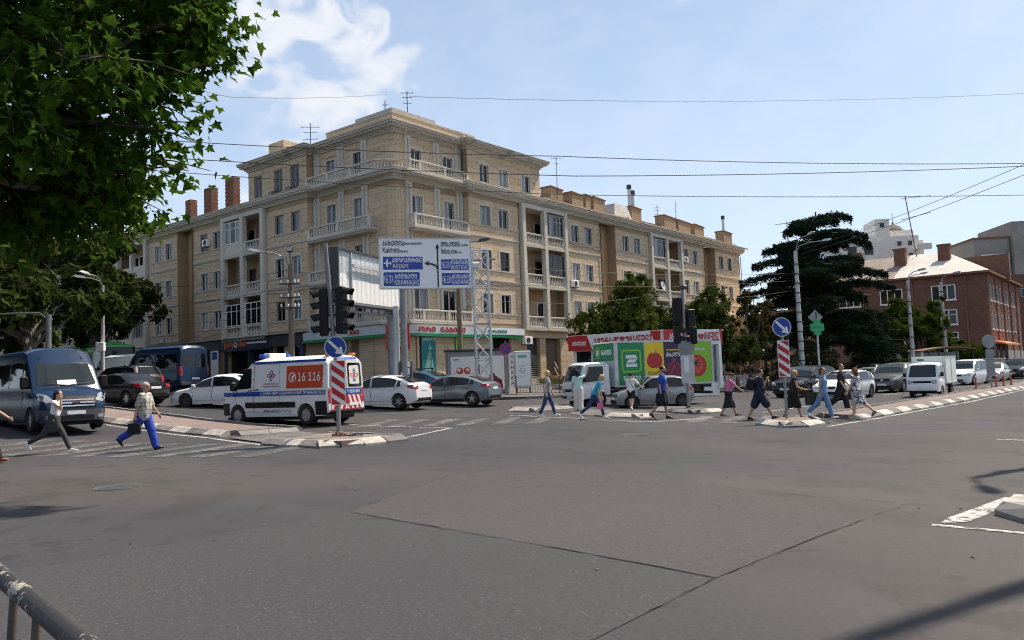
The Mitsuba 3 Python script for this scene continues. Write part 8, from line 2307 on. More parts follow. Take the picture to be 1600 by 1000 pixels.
_r = np.random.default_rng(5)
lay = []
for zz in np.linspace(3.6, 13.6, 16):
    reach = np.interp(zz, [3.5, 6, 8.5, 11, 13.6], [4.4, 5.4, 5.2, 3.9, 2.2])
    for _ in range(4):
        lay.append((zz + _r.uniform(-.25, .25), _r.uniform(0, 6.28), reach * _r.uniform(.55, 1.0), _r.uniform(1.0, 1.6)))
lay += [(13.8, .15, 3.4, .7), (13.2, 2.6, 1.8, .7), (12.2, .1, 4.6, .8), (11.6, .2, 5.2, .8), (11.2, 3.0, 4.2, .9), (9.9, 3.2, 5.4, 1.0), (8.6, 3.1, 6.3, .9), (7.3, 3.25, 6.9, .9), (6.2, 3.05, 6.6, .9), (5.2, 3.2, 5.6, .9), (8.9, .0, 5.8, 1.1), (7.8, -.15, 6.0, 1.1)]
conifer('tall dark cedar with flat layered boughs standing over the right street', 25.2, 66.0, 15.4, lay, 'leaf_cedar', 6, dens=190, droop=.15)
_r = np.random.default_rng(8)
lay = [(zz, _r.uniform(0, 6.28), np.interp(zz, [.6, 6.8], [3.0, .5]) * _r.uniform(.7, 1.05), .7) for zz in np.linspace(.8, 6.6, 40)]
conifer('mid green fir below the cedar beside the banded lamp post', 23.8, 63.5, 7.0, lay, 'leaf_pine', 7, tr=.16, needle=.18, dens=90, name='fir_tree')
lay = [(zz, _r.uniform(0, 6.28), np.interp(zz, [.6, 5.2], [1.9, .3]) * _r.uniform(.7, 1.05), .6) for zz in np.linspace(.6, 5.2, 34)]
conifer('small dark fir left of the banded lamp post', 19.9, 59.5, 5.4, lay, 'leaf_cedar', 9, tr=.12, needle=.16, dens=90, name='fir_tree')
lay = [(zz, _r.uniform(0, 6.28), np.interp(zz, [.6, 6.5], [3.4, .7]) * _r.uniform(.7, 1.05), .8) for zz in np.linspace(.8, 6.2, 40)]
conifer('broad fir in the shade right of the cedar trunk', 29.8, 68.0, 6.8, lay, 'leaf_cedar', 10, tr=.16, needle=.2, dens=80, name='fir_tree')
lay = [(zz, _r.uniform(0, 6.28), np.interp(zz, [.6, 7], [3.6, .8]) * _r.uniform(.7, 1.05), .8) for zz in np.linspace(.8, 6.6, 40)]
conifer('broad fir filling the gap before the brick house', 33.5, 74.0, 7.2, lay, 'leaf_cedar', 11, tr=.16, needle=.2, dens=80, name='fir_tree')
_r = np.random.default_rng(31)
tree('street_tree', 'bright leafed tree before the brick house between the slim lamp posts', 'tree', 38.6, 77.0, 2.6, rblobs(18, (0, 0, 5.2), (2.9, 2.6, 2.6), 1.3, _r), 'leaf_bright', .2, 11000, seed=12, tr=.18)
tree('street_tree', 'dark leafy tree left of the bright one before the brick house', 'tree', 34.8, 80.0, 2.2, rblobs(12, (0, 0, 4.4), (2.6, 2.4, 2.0), 1.3, _r), 'leaf_bush', .2, 7000, seed=13, tr=.18)
tree('shrub', 'feathery shrub below the corner of the brick house', 'shrub', 48.2, 88.0, .8, rblobs(12, (0, 0, 2.5), (2.6, 2.0, 1.5), 1.0, _r), 'leaf_bright', .2, 5500, seed=14, tr=.09)
tree('shrub', 'dark shrub mass left of the feathery one', 'shrub', 43.2, 84.0, .8, rblobs(12, (0, 0, 2.2), (2.8, 2.0, 1.5), 1.1, _r), 'leaf_bush', .2, 6000, seed=15, tr=.09)
tree('shrub', 'feathery shrub before the orange canopy at the right', 'shrub', 52.0, 90.0, .8, rblobs(8, (0, 0, 2.2), (1.6, 1.5, 1.5), .9, _r), 'leaf_bright', .18, 3500, seed=16, tr=.08)
for i, (x, y, s, lab) in enumerate(((17.4, 62.4, 1.0, 'low clipped hedge bush by the awning'), (18.9, 64.2, 1.1, 'second low hedge bush right of the awning'), (31.5, 64.8, 1.5, 'leafy bush in the shade behind the parked cars'), (28.0, 70.0, 1.6, 'leafy bush under the cedar'))):
    tree('shrub', lab, 'shrub', x, y, .3, rblobs(6, (0, 0, .75 * s), (1.0 * s, .8, .4 * s), .6 * s, _r), 'leaf_bush' if i < 2 else 'leaf_bright', .13, 2000, seed=20 + i, tr=.05)
gb = uniq('verge_grass')
rg = np.random.default_rng(3)
gp = np.vstack([V([B(12.5 + q * 8, -1.2 - w * 1.6)]) for q, w in rg.random((900, 2))])
gz = zg(gp[:, 0], gp[:, 1]) + .16 + rg.random(900) * .3
scene[gb] = mikit.ply(leaf_quads(np.c_[gp, gz], np.tile([0, -.6, .5], (900, 1)), .16, rg, .3), 'mat_grass')
labels[gb] = {'label': 'weeds and rough grass along the foot of the right facade', 'category': 'grass', 'kind': 'stuff'}

# shade trees across the left street
_r = np.random.default_rng(41)
for i, (x, y, h) in enumerate(((-31.5, 40.5, 9.0), (-27.5, 46.0, 9.5), (-36.5, 47.5, 10.0), (-33.5, 55.0, 10.5), (-43, 52, 11.0), (-41, 61.5, 11.0), (-27.5, 38.5, 9.0), (-31.0, 60.0, 11.5))):
    tree('street_tree', ['dark plane tree by the left van', 'dark plane tree with a bent pale trunk at the left', 'dark plane tree second row at the left', 'dark plane tree behind the green bus', 'dark plane tree at the far left edge', 'dark plane tree farthest along the left street', 'dark plane tree overhanging the left kerb', 'tall dark plane tree close to the left facade'][i], 'tree', x, y, h * .34,
         rblobs(18, (0, 0, h * .66), (3.9, 3.9, h * .34), 1.9, _r), 'leaf_bush', .28, 9000, seed=50 + i, tr=.26, bark='bark_pale', trunks=1 + i % 2)


# ---- the near plane tree whose boughs fill the upper left
def lobed_leaf(s):
    """five-lobed plane leaf, folded along its midrib, petiole at the origin"""
    o = [(0, 0), (.16, .05), (.50, -.06), (.40, .20), (.62, .52), (.34, .50), (.26, .62), (0, 1.05), (-.26, .62), (-.34, .50), (-.62, .52), (-.40, .20), (-.50, -.06), (-.16, .05)]
    v = V([(x * s, y * s, abs(x) * s * .28 - y * y * s * .18) for x, y in o] + [(0, .42 * s, -.02 * s)])
    n = len(o)
    return v, V([[i, (i + 1) % n, n] for i in range(n)])


pt = thing('plane_tree', 'near plane tree whose leafy boughs fill the upper left of the view', 'tree')
rg = np.random.default_rng(99)
LV, LF_ = lobed_leaf(1.0)
tb0 = V([-8.2, 7.4, 0])
ms = [limb(tb0, tb0 + [.5, .3, 4.6], .30, .22, rg, 8, .02)]
twigs = []
# boughs reach out over the road; leaves hang in sprays along their twigs
ENDS = [(-2.9,8.6,5.7),(-2.7,8.2,5.2),(-3.0,8.8,5.2),(-3.1,8.3,4.6),(-3.5,8.8,4.5),(-3.4,8.2,4.0),(-3.6,8.9,3.9),(-3.5,8.4,3.6),(-4.0,9.0,3.5),(-4.0,8.5,3.3),(-4.7,9.2,3.3),(-4.7,8.6,3.1),(-5.4,9.0,3.1),(-2.8,8.5,6.2),(-3.3,9.2,6.2),(-7.4,8.7,7.8),(-8.1,9.8,5.4),(-4.0,7.0,6.5),(-4.4,7.3,4.8),(-6.3,7.8,3.1),(-6.9,10.1,7.5),(-3.9,10.5,8.9),(-5.0,9.8,7.2),(-6.8,10.5,4.9),(-6.0,7.2,5.4),(-5.0,7.0,6.4),(-3.0,7.0,6.0),(-3.9,7.1,3.8),(-5.3,7.3,3.8),(-4.4,9.3,5.6),(-7.4,10.4,3.5),(-7.1,10.1,6.0),(-6.1,10.5,8.6),(-4.3,7.0,5.5),(-8.1,10.4,4.5),(-8.4,10.5,7.3),(-3.3,7.2,5.4),(-6.0,10.3,5.9),(-5.8,7.6,4.9),(-4.5,9.1,7.8),(-7.6,10.3,8.6),(-5.7,10.3,4.5),(-5.0,7.9,3.7),(-4.2,10.1,7.7),(-5.1,7.2,5.6),(-2.6,7.8,6.8),(-5.1,7.5,2.9),(-3.2,7.1,4.3),(-6.2,10.3,7.0),(-6.5,8.1,6.7),(-5.8,7.1,3.6),(-7.2,9.8,5.0),(-3.3,9.9,7.7),(-4.4,8.4,5.8),(-5.7,8.7,7.4),(-4.9,8.0,4.5),(-7.4,9.2,6.0),(-4.2,7.6,6.2),(-4.8,10.2,4.6),(-3.8,7.2,4.6),(-4.2,10.4,5.9),(-6.8,9.2,6.4)]
ENDS = [e for e in ENDS if not (e[2] < 3.4 and e[0] < -4.9)] + [(-.5, 14.6, 9.6), (-1.6, 14.2, 9.7), (-2.4, 13.6, 9.5), (-1.2, 15.2, 10.2), (-2.8, 14.8, 10.0)]
BOUGH = [((-8.2, 8.0, 3.8 + .02 * i), (e[0] - .36, e[1], e[2] + .26)) for i, e in enumerate(ENDS)]
LP, LD = [], []
for a, b in BOUGH:
    a, b = V(a), V(b)
    L = np.linalg.norm(b - a)
    ms.append(limb(a, b, .09, .02, rg, 8, .03))
    n = int(13 + L * 1.5)
    for _ in range(n):
        t = 1 - min(.9, (.25 + .9 * rg.random()) / max(L, 1.2) * rg.random() * 1.6)
        p = a + (b - a) * t
        d = rg.normal(0, 1, 3)
        d /= np.linalg.norm(d)
        d = d * [1, 1, .75] + (b - a) / L * .4
        tl = rg.uniform(.30, .75)
        e = p + d * tl
        twigs.append(tube([p, p + d * tl * .55 + [0, 0, .04], e], [.012, .008, .004], 4, cap=False))
        m = rg.integers(15, 27)
        LP.append(p + d * tl * rg.uniform(.15, 1.1, (m, 1)) + rg.normal(0, .11, (m, 3)))
        LD.append(np.tile(d, (m, 1)))
LP, LD = np.vstack(LP), np.vstack(LD)
n = len(LP)
# hanging leaves: blade falls outwards and down, upper face to the sky
Yv = LD * .7 + rg.normal(0, .55, (n, 3)) + [0, 0, -.45]
Yv /= np.linalg.norm(Yv, axis=1, keepdims=True)
Nv = rg.normal(0, .55, (n, 3)) + [.25, .1, .9]
Xv = np.cross(Yv, Nv)
Xv /= np.linalg.norm(Xv, axis=1, keepdims=True)
Nv = np.cross(Xv, Yv)
S_ = rg.uniform(.06, .15, (n, 1, 1))


LV8, LF8 = LV[[0, 2, 4, 6, 7, 8, 10, 12, 14]], V([[i, (i + 1) % 8, 8] for i in range(8)])


def leaves(idx, LV=LV, LF_=LF_):
    v = LP[idx][:, None] + S_[idx] * (LV[None, :, :1] * Xv[idx][:, None] + LV[None, :, 1:2] * Yv[idx][:, None] + LV[None, :, 2:] * Nv[idx][:, None])
    f = LF_[None] + (np.arange(len(idx)) * len(LV))[:, None, None]
    return tm(v.reshape(-1, 3), f.reshape(-1, 3))


part(pt, 'trunk', cat(*ms), 'bark_pale', smooth=50)
part(pt, 'twigs', cat(*twigs), 'bark', stuff=True)
near = np.argsort(np.linalg.norm(LP - [-2.6, 6.5, 4.8], axis=1))
crown = part(pt, 'crown', leaves(near[300:9000]), 'leaf_plane', stuff=True)
part(pt, 'inner_crown', leaves(near[9000:], LV8, LF8), 'leaf_plane', stuff=True)
for i in near[:300]:
    part(pt, 'leaf', leaves(V([i])), 'leaf_plane')
# ------------------------------------------------------------------ other buildings
def brick_house():
    k = thing('brick_house', 'three storey red brick house with a pale metal roof at the right', 'building')
    o = V([61.5, 104.0])

    def f1(m):
        return moved(m, axes([o[0], o[1], 0], [DL[0], DL[1], 0], [-DR[0], -DR[1], 0], [0, 0, 1]))       # s along DL, t outwards

    def f2(m):
        return moved(m, axes([o[0], o[1], 0], [DR[0], DR[1], 0], [-DL[0], -DL[1], 0], [0, 0, 1]))       # s along DR, t outwards: right face

    def fix(m, fn):
        return fn(m)

    L1, L2, H = 26.0, 30.0, 12.7
    fp = Polygon([o, o + DL * L1, o + DL * L1 + DR * L2, o + DR * L2])
    wl = part(k, 'wall', prism(fp, -1, H), 'brick')
    wins1 = [(s, z) for s in (5.0, 11.5, 17.0, 22.0) for z in (3.2, 6.2, 9.5)]
    for fn, wins_, w, L in ((f1, wins1, 2.9, L1), (f2, [(s, z) for s in (3.0, 5.6, 8.2, 11, 14, 17, 20, 23) for z in (5.4, 9.2)], 1.1, L2)):
        for s, z in wins_:
            h = 2.0 if w > 2 else 2.1
            q = part(k, 'window', fix(cat(bx(s - w / 2, s + w / 2, .0, .05, z, z + .1), bx(s - w / 2, s + w / 2, .0, .05, z + h - .1, z + h), *[bx(e - .06, e + .06, .0, .05, z + .1, z + h - .1) for e in np.linspace(s - w / 2 + .06, s + w / 2 - .06, 4 if w > 2 else 3)], *([bx(s - w / 2, s + w / 2, .0, .045, z + h * .62, z + h * .62 + .08)] if w > 2 and z < 9 else [])), fn), 'frame_white' if w > 2 else 'frame_grey')
            part(q, 'pane', fix(bx(s - w / 2 + .05, s + w / 2 - .05, .005, .02, z + .05, z + h - .05), fn), 'glass_dark')
            part(q, 'sill', fix(bx(s - w / 2 - .1, s + w / 2 + .1, .0, .14, z - .14, z), fn), 'far_white')
            part(q, 'lintel', fix(bx(s - w / 2 - .1, s + w / 2 + .1, .0, .06, z + h, z + h + .25), fn), 'brick_b')
        for s in np.arange(.0, L, 6.4):
            part(k, 'rain_pipe', fix(tube([(s + (2.4 if w > 2 else .25), .12, .3), (s + (2.4 if w > 2 else .25), .12, H - .2)], .09, 6), fn), 'rust')
        part(k, 'brick_course', fix(cat(*[bx(0, L, 0, .03, z, z + .12) for z in (4.6, 8.2, 11.6, 12.0, 12.3)]), fn), 'brick_b')
        part(k, 'plinth', fix(bx(-.1, L, 0, .12, 0, 2.6), fn), 'far_grey')
    ov = fp.buffer(.6, join_style='mitre')
    part(k, 'eaves', prism(ov, H, H + .25), 'rust')
    # hipped roof: right part pale metal, left part old slate
    c = V(ov.exterior.coords)[:-1]
    P = lambda s, t, z: [*(o + DL * s + DR * t), z]
    ea = H + .25
    rz = H + 4.6
    v = [P(-.6, -.6, ea), P(11, -.6, ea), P(11, L2 / 2 - 4, rz), P(6.5, L2 / 2 - 4, rz), P(-.6, L2 + .6, ea), P(L1 + .6, -.6, ea), P(L1 + .6, L2 / 2 - 4, rz)]
    part(k, 'metal_roof', tm(v[:4], [[0, 3, 2, 1]]), 'roof_pale')
    part(k, 'hip_roof', tm([P(-.6, -.6, ea), P(6.5, L2 / 2 - 4, rz), P(-.6, L2, ea)], [[0, 2, 1]]), 'roof_pale')
    part(k, 'slate_roof', tm([v[1], v[5], v[6], v[2]], [[0, 1, 2, 3]]), 'roof_slate')
    for s, t in ((16.5, 5.0), (10.6, 5.4), (5.0, 6.0)):
        part(k, 'chimney', cat(prism(Polygon([o + DL * s + DR * t, o + DL * (s + 1.5) + DR * t, o + DL * (s + 1.5) + DR * (t + 1.1), o + DL * s + DR * (t + 1.1)]), H + 1.2, H + 4.8), prism(Polygon([o + DL * (s - .1) + DR * (t - .1), o + DL * (s + 1.6) + DR * (t - .1), o + DL * (s + 1.6) + DR * (t + 1.2), o + DL * (s - .1) + DR * (t + 1.2)]), H + 4.8, H + 5.1)), 'brick')
    part(k, 'fire_wall', prism(Polygon([o + DL * -1 + DR * 14, o + DL * 5 + DR * 14, o + DL * 5 + DR * 15, o + DL * -1 + DR * 15]), H, H + 3.7), 'brick')
    # ground floor shops on the right face with an orange canopy
    part(k, 'canopy', fix(hexa([[1, 0, 3.6], [14, 0, 3.6], [14, 1.6, 3.3], [1, 1.6, 3.3]], [[1, 0, 3.9], [14, 0, 3.9], [14, 1.6, 3.5], [1, 1.6, 3.5]]), f2), 'sign_orange')
    part(k, 'shop_pane', fix(cat(bx(1.5, 5, .125, .14, .5, 3.2), bx(6, 9, .125, .14, .5, 3.2), bx(10, 13.5, .125, .14, .5, 3.2)), f2), 'glass_dark')
    return k


mat('roof_pale', speck((.34, .325, .295), (.44, .425, .39), .4), .65)
mat('roof_slate', speck((.15, .125, .105), (.25, .21, .18), 1.2), .9)
brick_house()


def slab_block(name, label, o, ex, L, D, z1, m, rows, cols, wsize, extra=None, z0=0.0, first=2.0):
    k = thing(name, label, 'building')
    ex = V(ex, float) / np.linalg.norm(ex)
    nn = V([ex[1], -ex[0]])
    M = axes([o[0], o[1], 0], [*ex, 0], [-nn[0], -nn[1], 0], [0, 0, 1])
    part(k, 'wall', moved(bx(0, L, 0, D, z0 - 1, z1), M), m)
    for z in rows:
        for s in cols:
            q = part(k, 'window', moved(cat(bx(s, s + wsize[0], -.06, .02, z, z + .12), bx(s, s + wsize[0], -.06, .02, z + wsize[1] - .12, z + wsize[1]), bx(s, s + .12, -.06, .02, z + .12, z + wsize[1] - .12), bx(s + wsize[0] - .12, s + wsize[0], -.06, .02, z + .12, z + wsize[1] - .12)), M), 'frame_grey')
            part(q, 'pane', moved(bx(s + .1, s + wsize[0] - .1, -.03, -.01, z + .1, z + wsize[1] - .1), M), 'glass_dark')
    if extra:
        extra(k, M)
    return k


def white_top(k, M):
    part(k, 'stair_tower', moved(bx(1.6, 4.6, -.3, 7, 0, 32.2), M), 'far_white')
    part(k, 'window', moved(bx(2.6, 3.5, -.4, -.29, 30.4, 31.3), M), 'glass_dark')
    part(k, 'upper_storey', moved(bx(4.6, 10.3, 2, 10, 28.3, 29.9), M), 'far_white')
    part(k, 'dome', moved(lathe([(2.2, 0), (2.1, .4), (1.5, 1.2), (.7, 1.7), (.2, 1.9), (.2, 2.4), (.06, 2.5), (.05, 4.4), (.001, 4.5)], 16), M @ axes([7.2, 5, 29.9], [1, 0, 0], [0, 1, 0], [0, 0, 1])), 'roof_slate', smooth=40)
    part(k, 'stepped_wing', moved(bx(10.5, 11.8, 1, 8, 0, 27.4), M), 'far_white')
    part(k, 'stepped_wing', moved(bx(11.8, 17, 3, 9, 0, 20.5), M), 'far_grey')
    for z in (22, 25.2):
        part(k, 'balcony', moved(cat(bx(9.6, 12.6, -1.3, -.1, z, z + .2), bx(9.6, 12.6, -1.3, -1.2, z + .2, z + 1.2)), M), 'far_white')


slab_block('apartment_tower', 'tall white apartment building with a small dome behind the brick house', (77.0, 172.0), (.97, -.10), 10.5, 14, 28.4, 'far_white', (20.6, 23.6, 26.2), (1.2, 3.0, 6.0, 8.2), (1.0, 1.1), white_top)
slab_block('apartment_tower', 'lower cream wing left of the white domed tower', (69.8, 168.0), (.98, -.05), 7.4, 12, 27.0, 'far_white', (20.2, 24.0), (1.0, 4.4), (2.0, 2.0))


def grey_top(k, M):
    part(k, 'rear_block', moved(bx(7.2, 24, -1, 14, 0, 29.8), M), 'far_grey')
    for z in (18.0, 22.0):
        part(k, 'balcony', moved(cat(bx(.6, 6.2, -1.4, 0, z - .2, z), bx(.6, 6.2, -1.4, -1.3, z, z + 1.1)), M), 'far_white')
    part(k, 'roof_edge', moved(bx(-.3, 7, -.3, 12, 26.6, 26.9), M), 'rust')


slab_block('apartment_tower', 'bare grey concrete apartment block at the right edge', (97.5, 168.0), (.98, -.10), 7.0, 12, 26.6, 'far_grey', (18.0, 22.0), (1.6, 4.6), (1.3, 1.5), grey_top)
slab_block('brick_annex', 'dark brick annex between the brick house and the grey tower', (86.0, 150.0), (.95, -.25), 20, 10, 16.8, 'brick', (12.6,), (3.0, 8.0, 13.0), (1.5, 1.6))
slab_block('brick_annex', 'plain brick back house behind the cedar', (36.0, 108.0), (.9, .2), 18, 10, 9.0, 'brick', (3.2, 6.0), (2.0, 6.0, 10.0, 14.0), (1.4, 1.5))
slab_block('low_house', 'low pink house behind the thin trees', (24.5, 86.0), (.97, .1), 9, 8, 7.0, 'render_tan', (3.2,), (1.5, 5.0), (1.3, 1.5))
slab_block('left_house', 'brown shaded house behind the left trees', (-62.0, 74.0), (.78, .30), 26, 10, 14.0, 'stone_c', (3.0, 6.2, 9.4), (3.0, 8.0, 13.0, 18.0, 22.0), (1.3, 1.7))

# antennas on the brick house roof
for i, (x, y, z0, z1) in enumerate(((60.0, 118.0, 16.0, 26.0), (42.5, 122.0, 16.0, 23.5))):
    t = thing('roof_antenna', ['tall slanting antenna on the brick house', 'pole antenna left on the brick house roof'][i], 'antenna')
    part(t, 'mast', tube([(x, y, z0), (x - (1.2 if i == 0 else 0), y, z1)], .07, 5), 'metal_dark')
    part(t, 'arms', cat(tube([(x - 1.8, y, z1 - .4), (x + 2.6, y, z1 - .1)], .05, 5), tube([(x - 2.0, y, z1 - 3.6), (x + 2.4, y, z1 - 2.6)], .05, 5)), 'metal_dark')

# bus shelter and wall on the far right pavement
t = thing('bus_shelter', 'low bus shelter with a curved roof behind the parked cars', 'shelter')
M = place(36.2, 71.5, Z(36.2, 71.5) + .1, 12)
part(t, 'side_wall', moved(rbx(-.1, .1, 0, 1.8, 0, 2.5, .03), M), 'far_white')
part(t, 'back_wall', moved(bx(.1, 5.2, 1.7, 1.8, .2, 2.4), M), 'glass_curtain')
part(t, 'roof', moved(cat(*[hexa([[x0, -.3, 2.5 + .25 * math.sin(x0 * .55)], [x0 + .7, -.3, 2.5 + .25 * math.sin((x0 + .7) * .55)], [x0 + .7, 2.0, 2.5 + .25 * math.sin((x0 + .7) * .55)], [x0, 2.0, 2.5 + .25 * math.sin(x0 * .55)]], [[x0, -.3, 2.62 + .25 * math.sin(x0 * .55)], [x0 + .7, -.3, 2.62 + .25 * math.sin((x0 + .7) * .55)], [x0 + .7, 2.0, 2.62 + .25 * math.sin((x0 + .7) * .55)], [x0, 2.0, 2.62 + .25 * math.sin(x0 * .55)]]) for x0 in np.arange(-.3, 5.2, .7)]), M), 'rust')
part(t, 'posts', moved(cat(*[bx(x, x + .08, -.1, -.02, 0, 2.5) for x in (1.6, 3.4, 5.1)]), M), 'metal_dark')
t = thing('garden_wall', 'low grey wall along the far right pavement', 'wall')
for a, b in (((41.5, 75.5), (54.0, 89.0)), ((30.5, 66.8), (35.4, 70.6))):
    part(t, 'panel', slab(LineString([a, b]).buffer(.15, cap_style='flat'), 1.7 if a[0] > 40 else 1.5), 'concrete')
    part(t, 'coping', slab(LineString([a, b]).buffer(.2, cap_style='flat'), 1.78 if a[0] > 40 else 1.58, down=-1.5 if a[0] < 40 else -1.7), 'trim_worn')
t = thing('flower_stand', 'red and white market awning at the far end of the facade', 'awning')
M = place(19.2, 67.0, Z(19.2, 67.0) + .1, 15)
part(t, 'canopy', moved(hexa([[0, 0, 2.3], [2.6, 0, 2.3], [2.6, 1.6, 3.0], [0, 1.6, 3.0]], [[0, 0, 2.36], [2.6, 0, 2.36], [2.6, 1.6, 3.06], [0, 1.6, 3.06]]), M), 'poster_white')
part(t, 'valance', moved(bx(0, 2.6, -.02, .02, 1.95, 2.36), M), 'sign_red')
part(t, 'posts', moved(cat(*[bx(x, x + .06, y, y + .06, 0, 2.4) for x in (.05, 2.5) for y in (.05, 1.5)]), M), 'metal_dark')
for i, (x, y) in enumerate(((20.4, 68.5), (22.3, 69.2))):
    t = thing('gate_post', ['cream stone gate post with a pointed cap', 'second cream gate post right of the first'][i], 'gate post')
    z = Z(x, y) + .1
    part(t, 'shaft', moved(rbx(-.4, .4, -.4, .4, 0, 2.3, .03), place(x, y, z)), 'stone_b')
    part(t, 'cap', moved(hullof([(-.5, -.5, 2.3), (.5, -.5, 2.3), (.5, .5, 2.3), (-.5, .5, 2.3), (0, 0, 2.95), (-.5, -.5, 2.42), (.5, -.5, 2.42), (.5, .5, 2.42), (-.5, .5, 2.42)]), place(x, y, z)), 'stone_b')
# off-frame lamp posts whose shadows cross the lower right road
lamp_post('tall steel lamp post beyond the right edge of the frame', 7.7, 8.76, 14.0, [(-1.5, 1.2, .5)], 'metal_grey', r=(.11, .09), head='metal_grey')
lamp_post('second steel lamp post beyond the right edge of the frame', 11.78, 15.56, 8.6, [(-.3, -.9, .3), (.8, .6, .3)], 'metal_grey', r=(.12, .09), head='metal_grey')

# the pavement trees behind the viewer: mirrored in the car windows and panes
_r = np.random.default_rng(77)
for i, x in enumerate((-40, -27, -15, -3, 10, 23, 37)):
    tree('street_tree', ('first', 'second', 'third', 'fourth', 'fifth', 'sixth', 'seventh')[i] + ' pavement tree from the left behind the viewer, out of frame', 'tree', x, -15.0 - 2 * (i % 2), 3.0, rblobs(16, (0, 0, 6.2), (4.6, 3.6, 3.6), 2.3, _r), 'leaf_bush', .42, 4200, seed=80 + i, tr=.2, bark='bark_pale')
for i, (x, y) in enumerate(((-25, 17), (-31, 7), (-24, -4), (-37, 24), (-22.5, 24.5), (-30, 33), (-36, 37))):  # unseen trees added to block the sky mirrored in the blue van
    tree('street_tree', ('first', 'second', 'third', 'fourth', 'fifth', 'sixth', 'seventh')[i] + ' unseen plane tree added on the left pavement to darken reflections', 'tree', x, y, 3.0, rblobs(16, (0, 0, 5.2), (4.0, 4.0, 4.0), 2.2, _r), 'leaf_bush', .42, 4200, seed=95 + i, tr=.25, bark='bark_pale')
# ------------------------------------------------------------------ people
_ico = V(trimesh.creation.icosphere(subdivisions=2).vertices)


def ball(p, r):
    return V(p, float) + _ico * (r if np.ndim(r) == 0 else V(r, float))


def bone(p, r, q, s):
    return m3.Manifold.hull_points(np.vstack([ball(p, r), ball(q, s)]))


def blob_union(ms, edge=.02, it=8, folds=0):
    edge *= 1.35
    u = m3.Manifold.batch_boolean(ms, m3.OpType.Add)
    m = tomesh(u.refine_to_length(edge))
    m.merge_vertices()
    trimesh.smoothing.filter_taubin(m, lamb=.5, nu=.52, iterations=it)
    if folds:                                   # creases of cloth
        v = V(m.vertices)
        q = meshkit.fbm(v * [15, 15, 9] + 3.3, 2) - .5 + .5 * (meshkit.noise(v * [26, 26, 15]) - .5)
        m.vertices = v + V(m.vertex_normals) * (q * folds)[:, None]
    return m


def ry(a):
    return trimesh.transformations.rotation_matrix(a, [0, 1, 0])[:3, :3]


def rx(a):
    return trimesh.transformations.rotation_matrix(a, [1, 0, 0])[:3, :3]


def rz(a):
    return trimesh.transformations.rotation_matrix(a, [0, 0, 1])[:3, :3]


for _k, _c in (('skin_a', (.52, .33, .235)), ('skin_b', (.45, .27, .18)), ('hair_black', (.018, .014, .012)), ('hair_brown', (.075, .042, .022)), ('hair_blond', (.50, .36, .17)), ('hair_grey', (.36, .35, .33)), ('hair_red', (.16, .045, .02)),
               ('cloth_white', (.72, .72, .72)), ('cloth_black', (.016, .016, .018)), ('cloth_navy', (.018, .022, .05)), ('cloth_blue', (.03, .06, .38)), ('cloth_royal', (.02, .055, .30)), ('cloth_jeans', (.03, .055, .14)), ('cloth_denim', (.13, .235, .43)),
               ('cloth_aqua', (.02, .36, .50)), ('cloth_mint', (.44, .66, .58)), ('cloth_pink', (.62, .16, .34)), ('cloth_grey', (.25, .26, .27)), ('cloth_charcoal', (.045, .045, .048)), ('cloth_yellow', (.72, .56, .02)), ('cloth_olive', (.035, .045, .03)), ('cloth_maroon', (.06, .014, .018)), ('shoe_white', (.70, .70, .69)), ('shoe_black', (.02, .02, .02)), ('shoe_orange', (.30, .09, .04)), ('sandal', (.16, .11, .08))):
    mat(_k, _c, .75 if not _k.startswith('skin') else .5, spec=.3)


def plaid(p, n, uv):
    a = smoothstep(.40, .5, dr.abs(dr.sin(p.z * 34))) * .5 + smoothstep(.4, .5, dr.abs(dr.sin((p.x + p.y * .3) * 34))) * .5
    return mix((.13, .14, .14), (.42, .40, .355), a)


def swirl(p, n, uv):
    w = fbm(p.x * 9, p.y * 9, p.z * 7, 3)
    return mix((.05, .055, .09), (.62, .62, .63), smoothstep(.42, .58, dr.sin(w * 34) * .5 + .5))


mat('cloth_plaid', plaid, .8)
mat('cloth_swirl', swirl, .8)


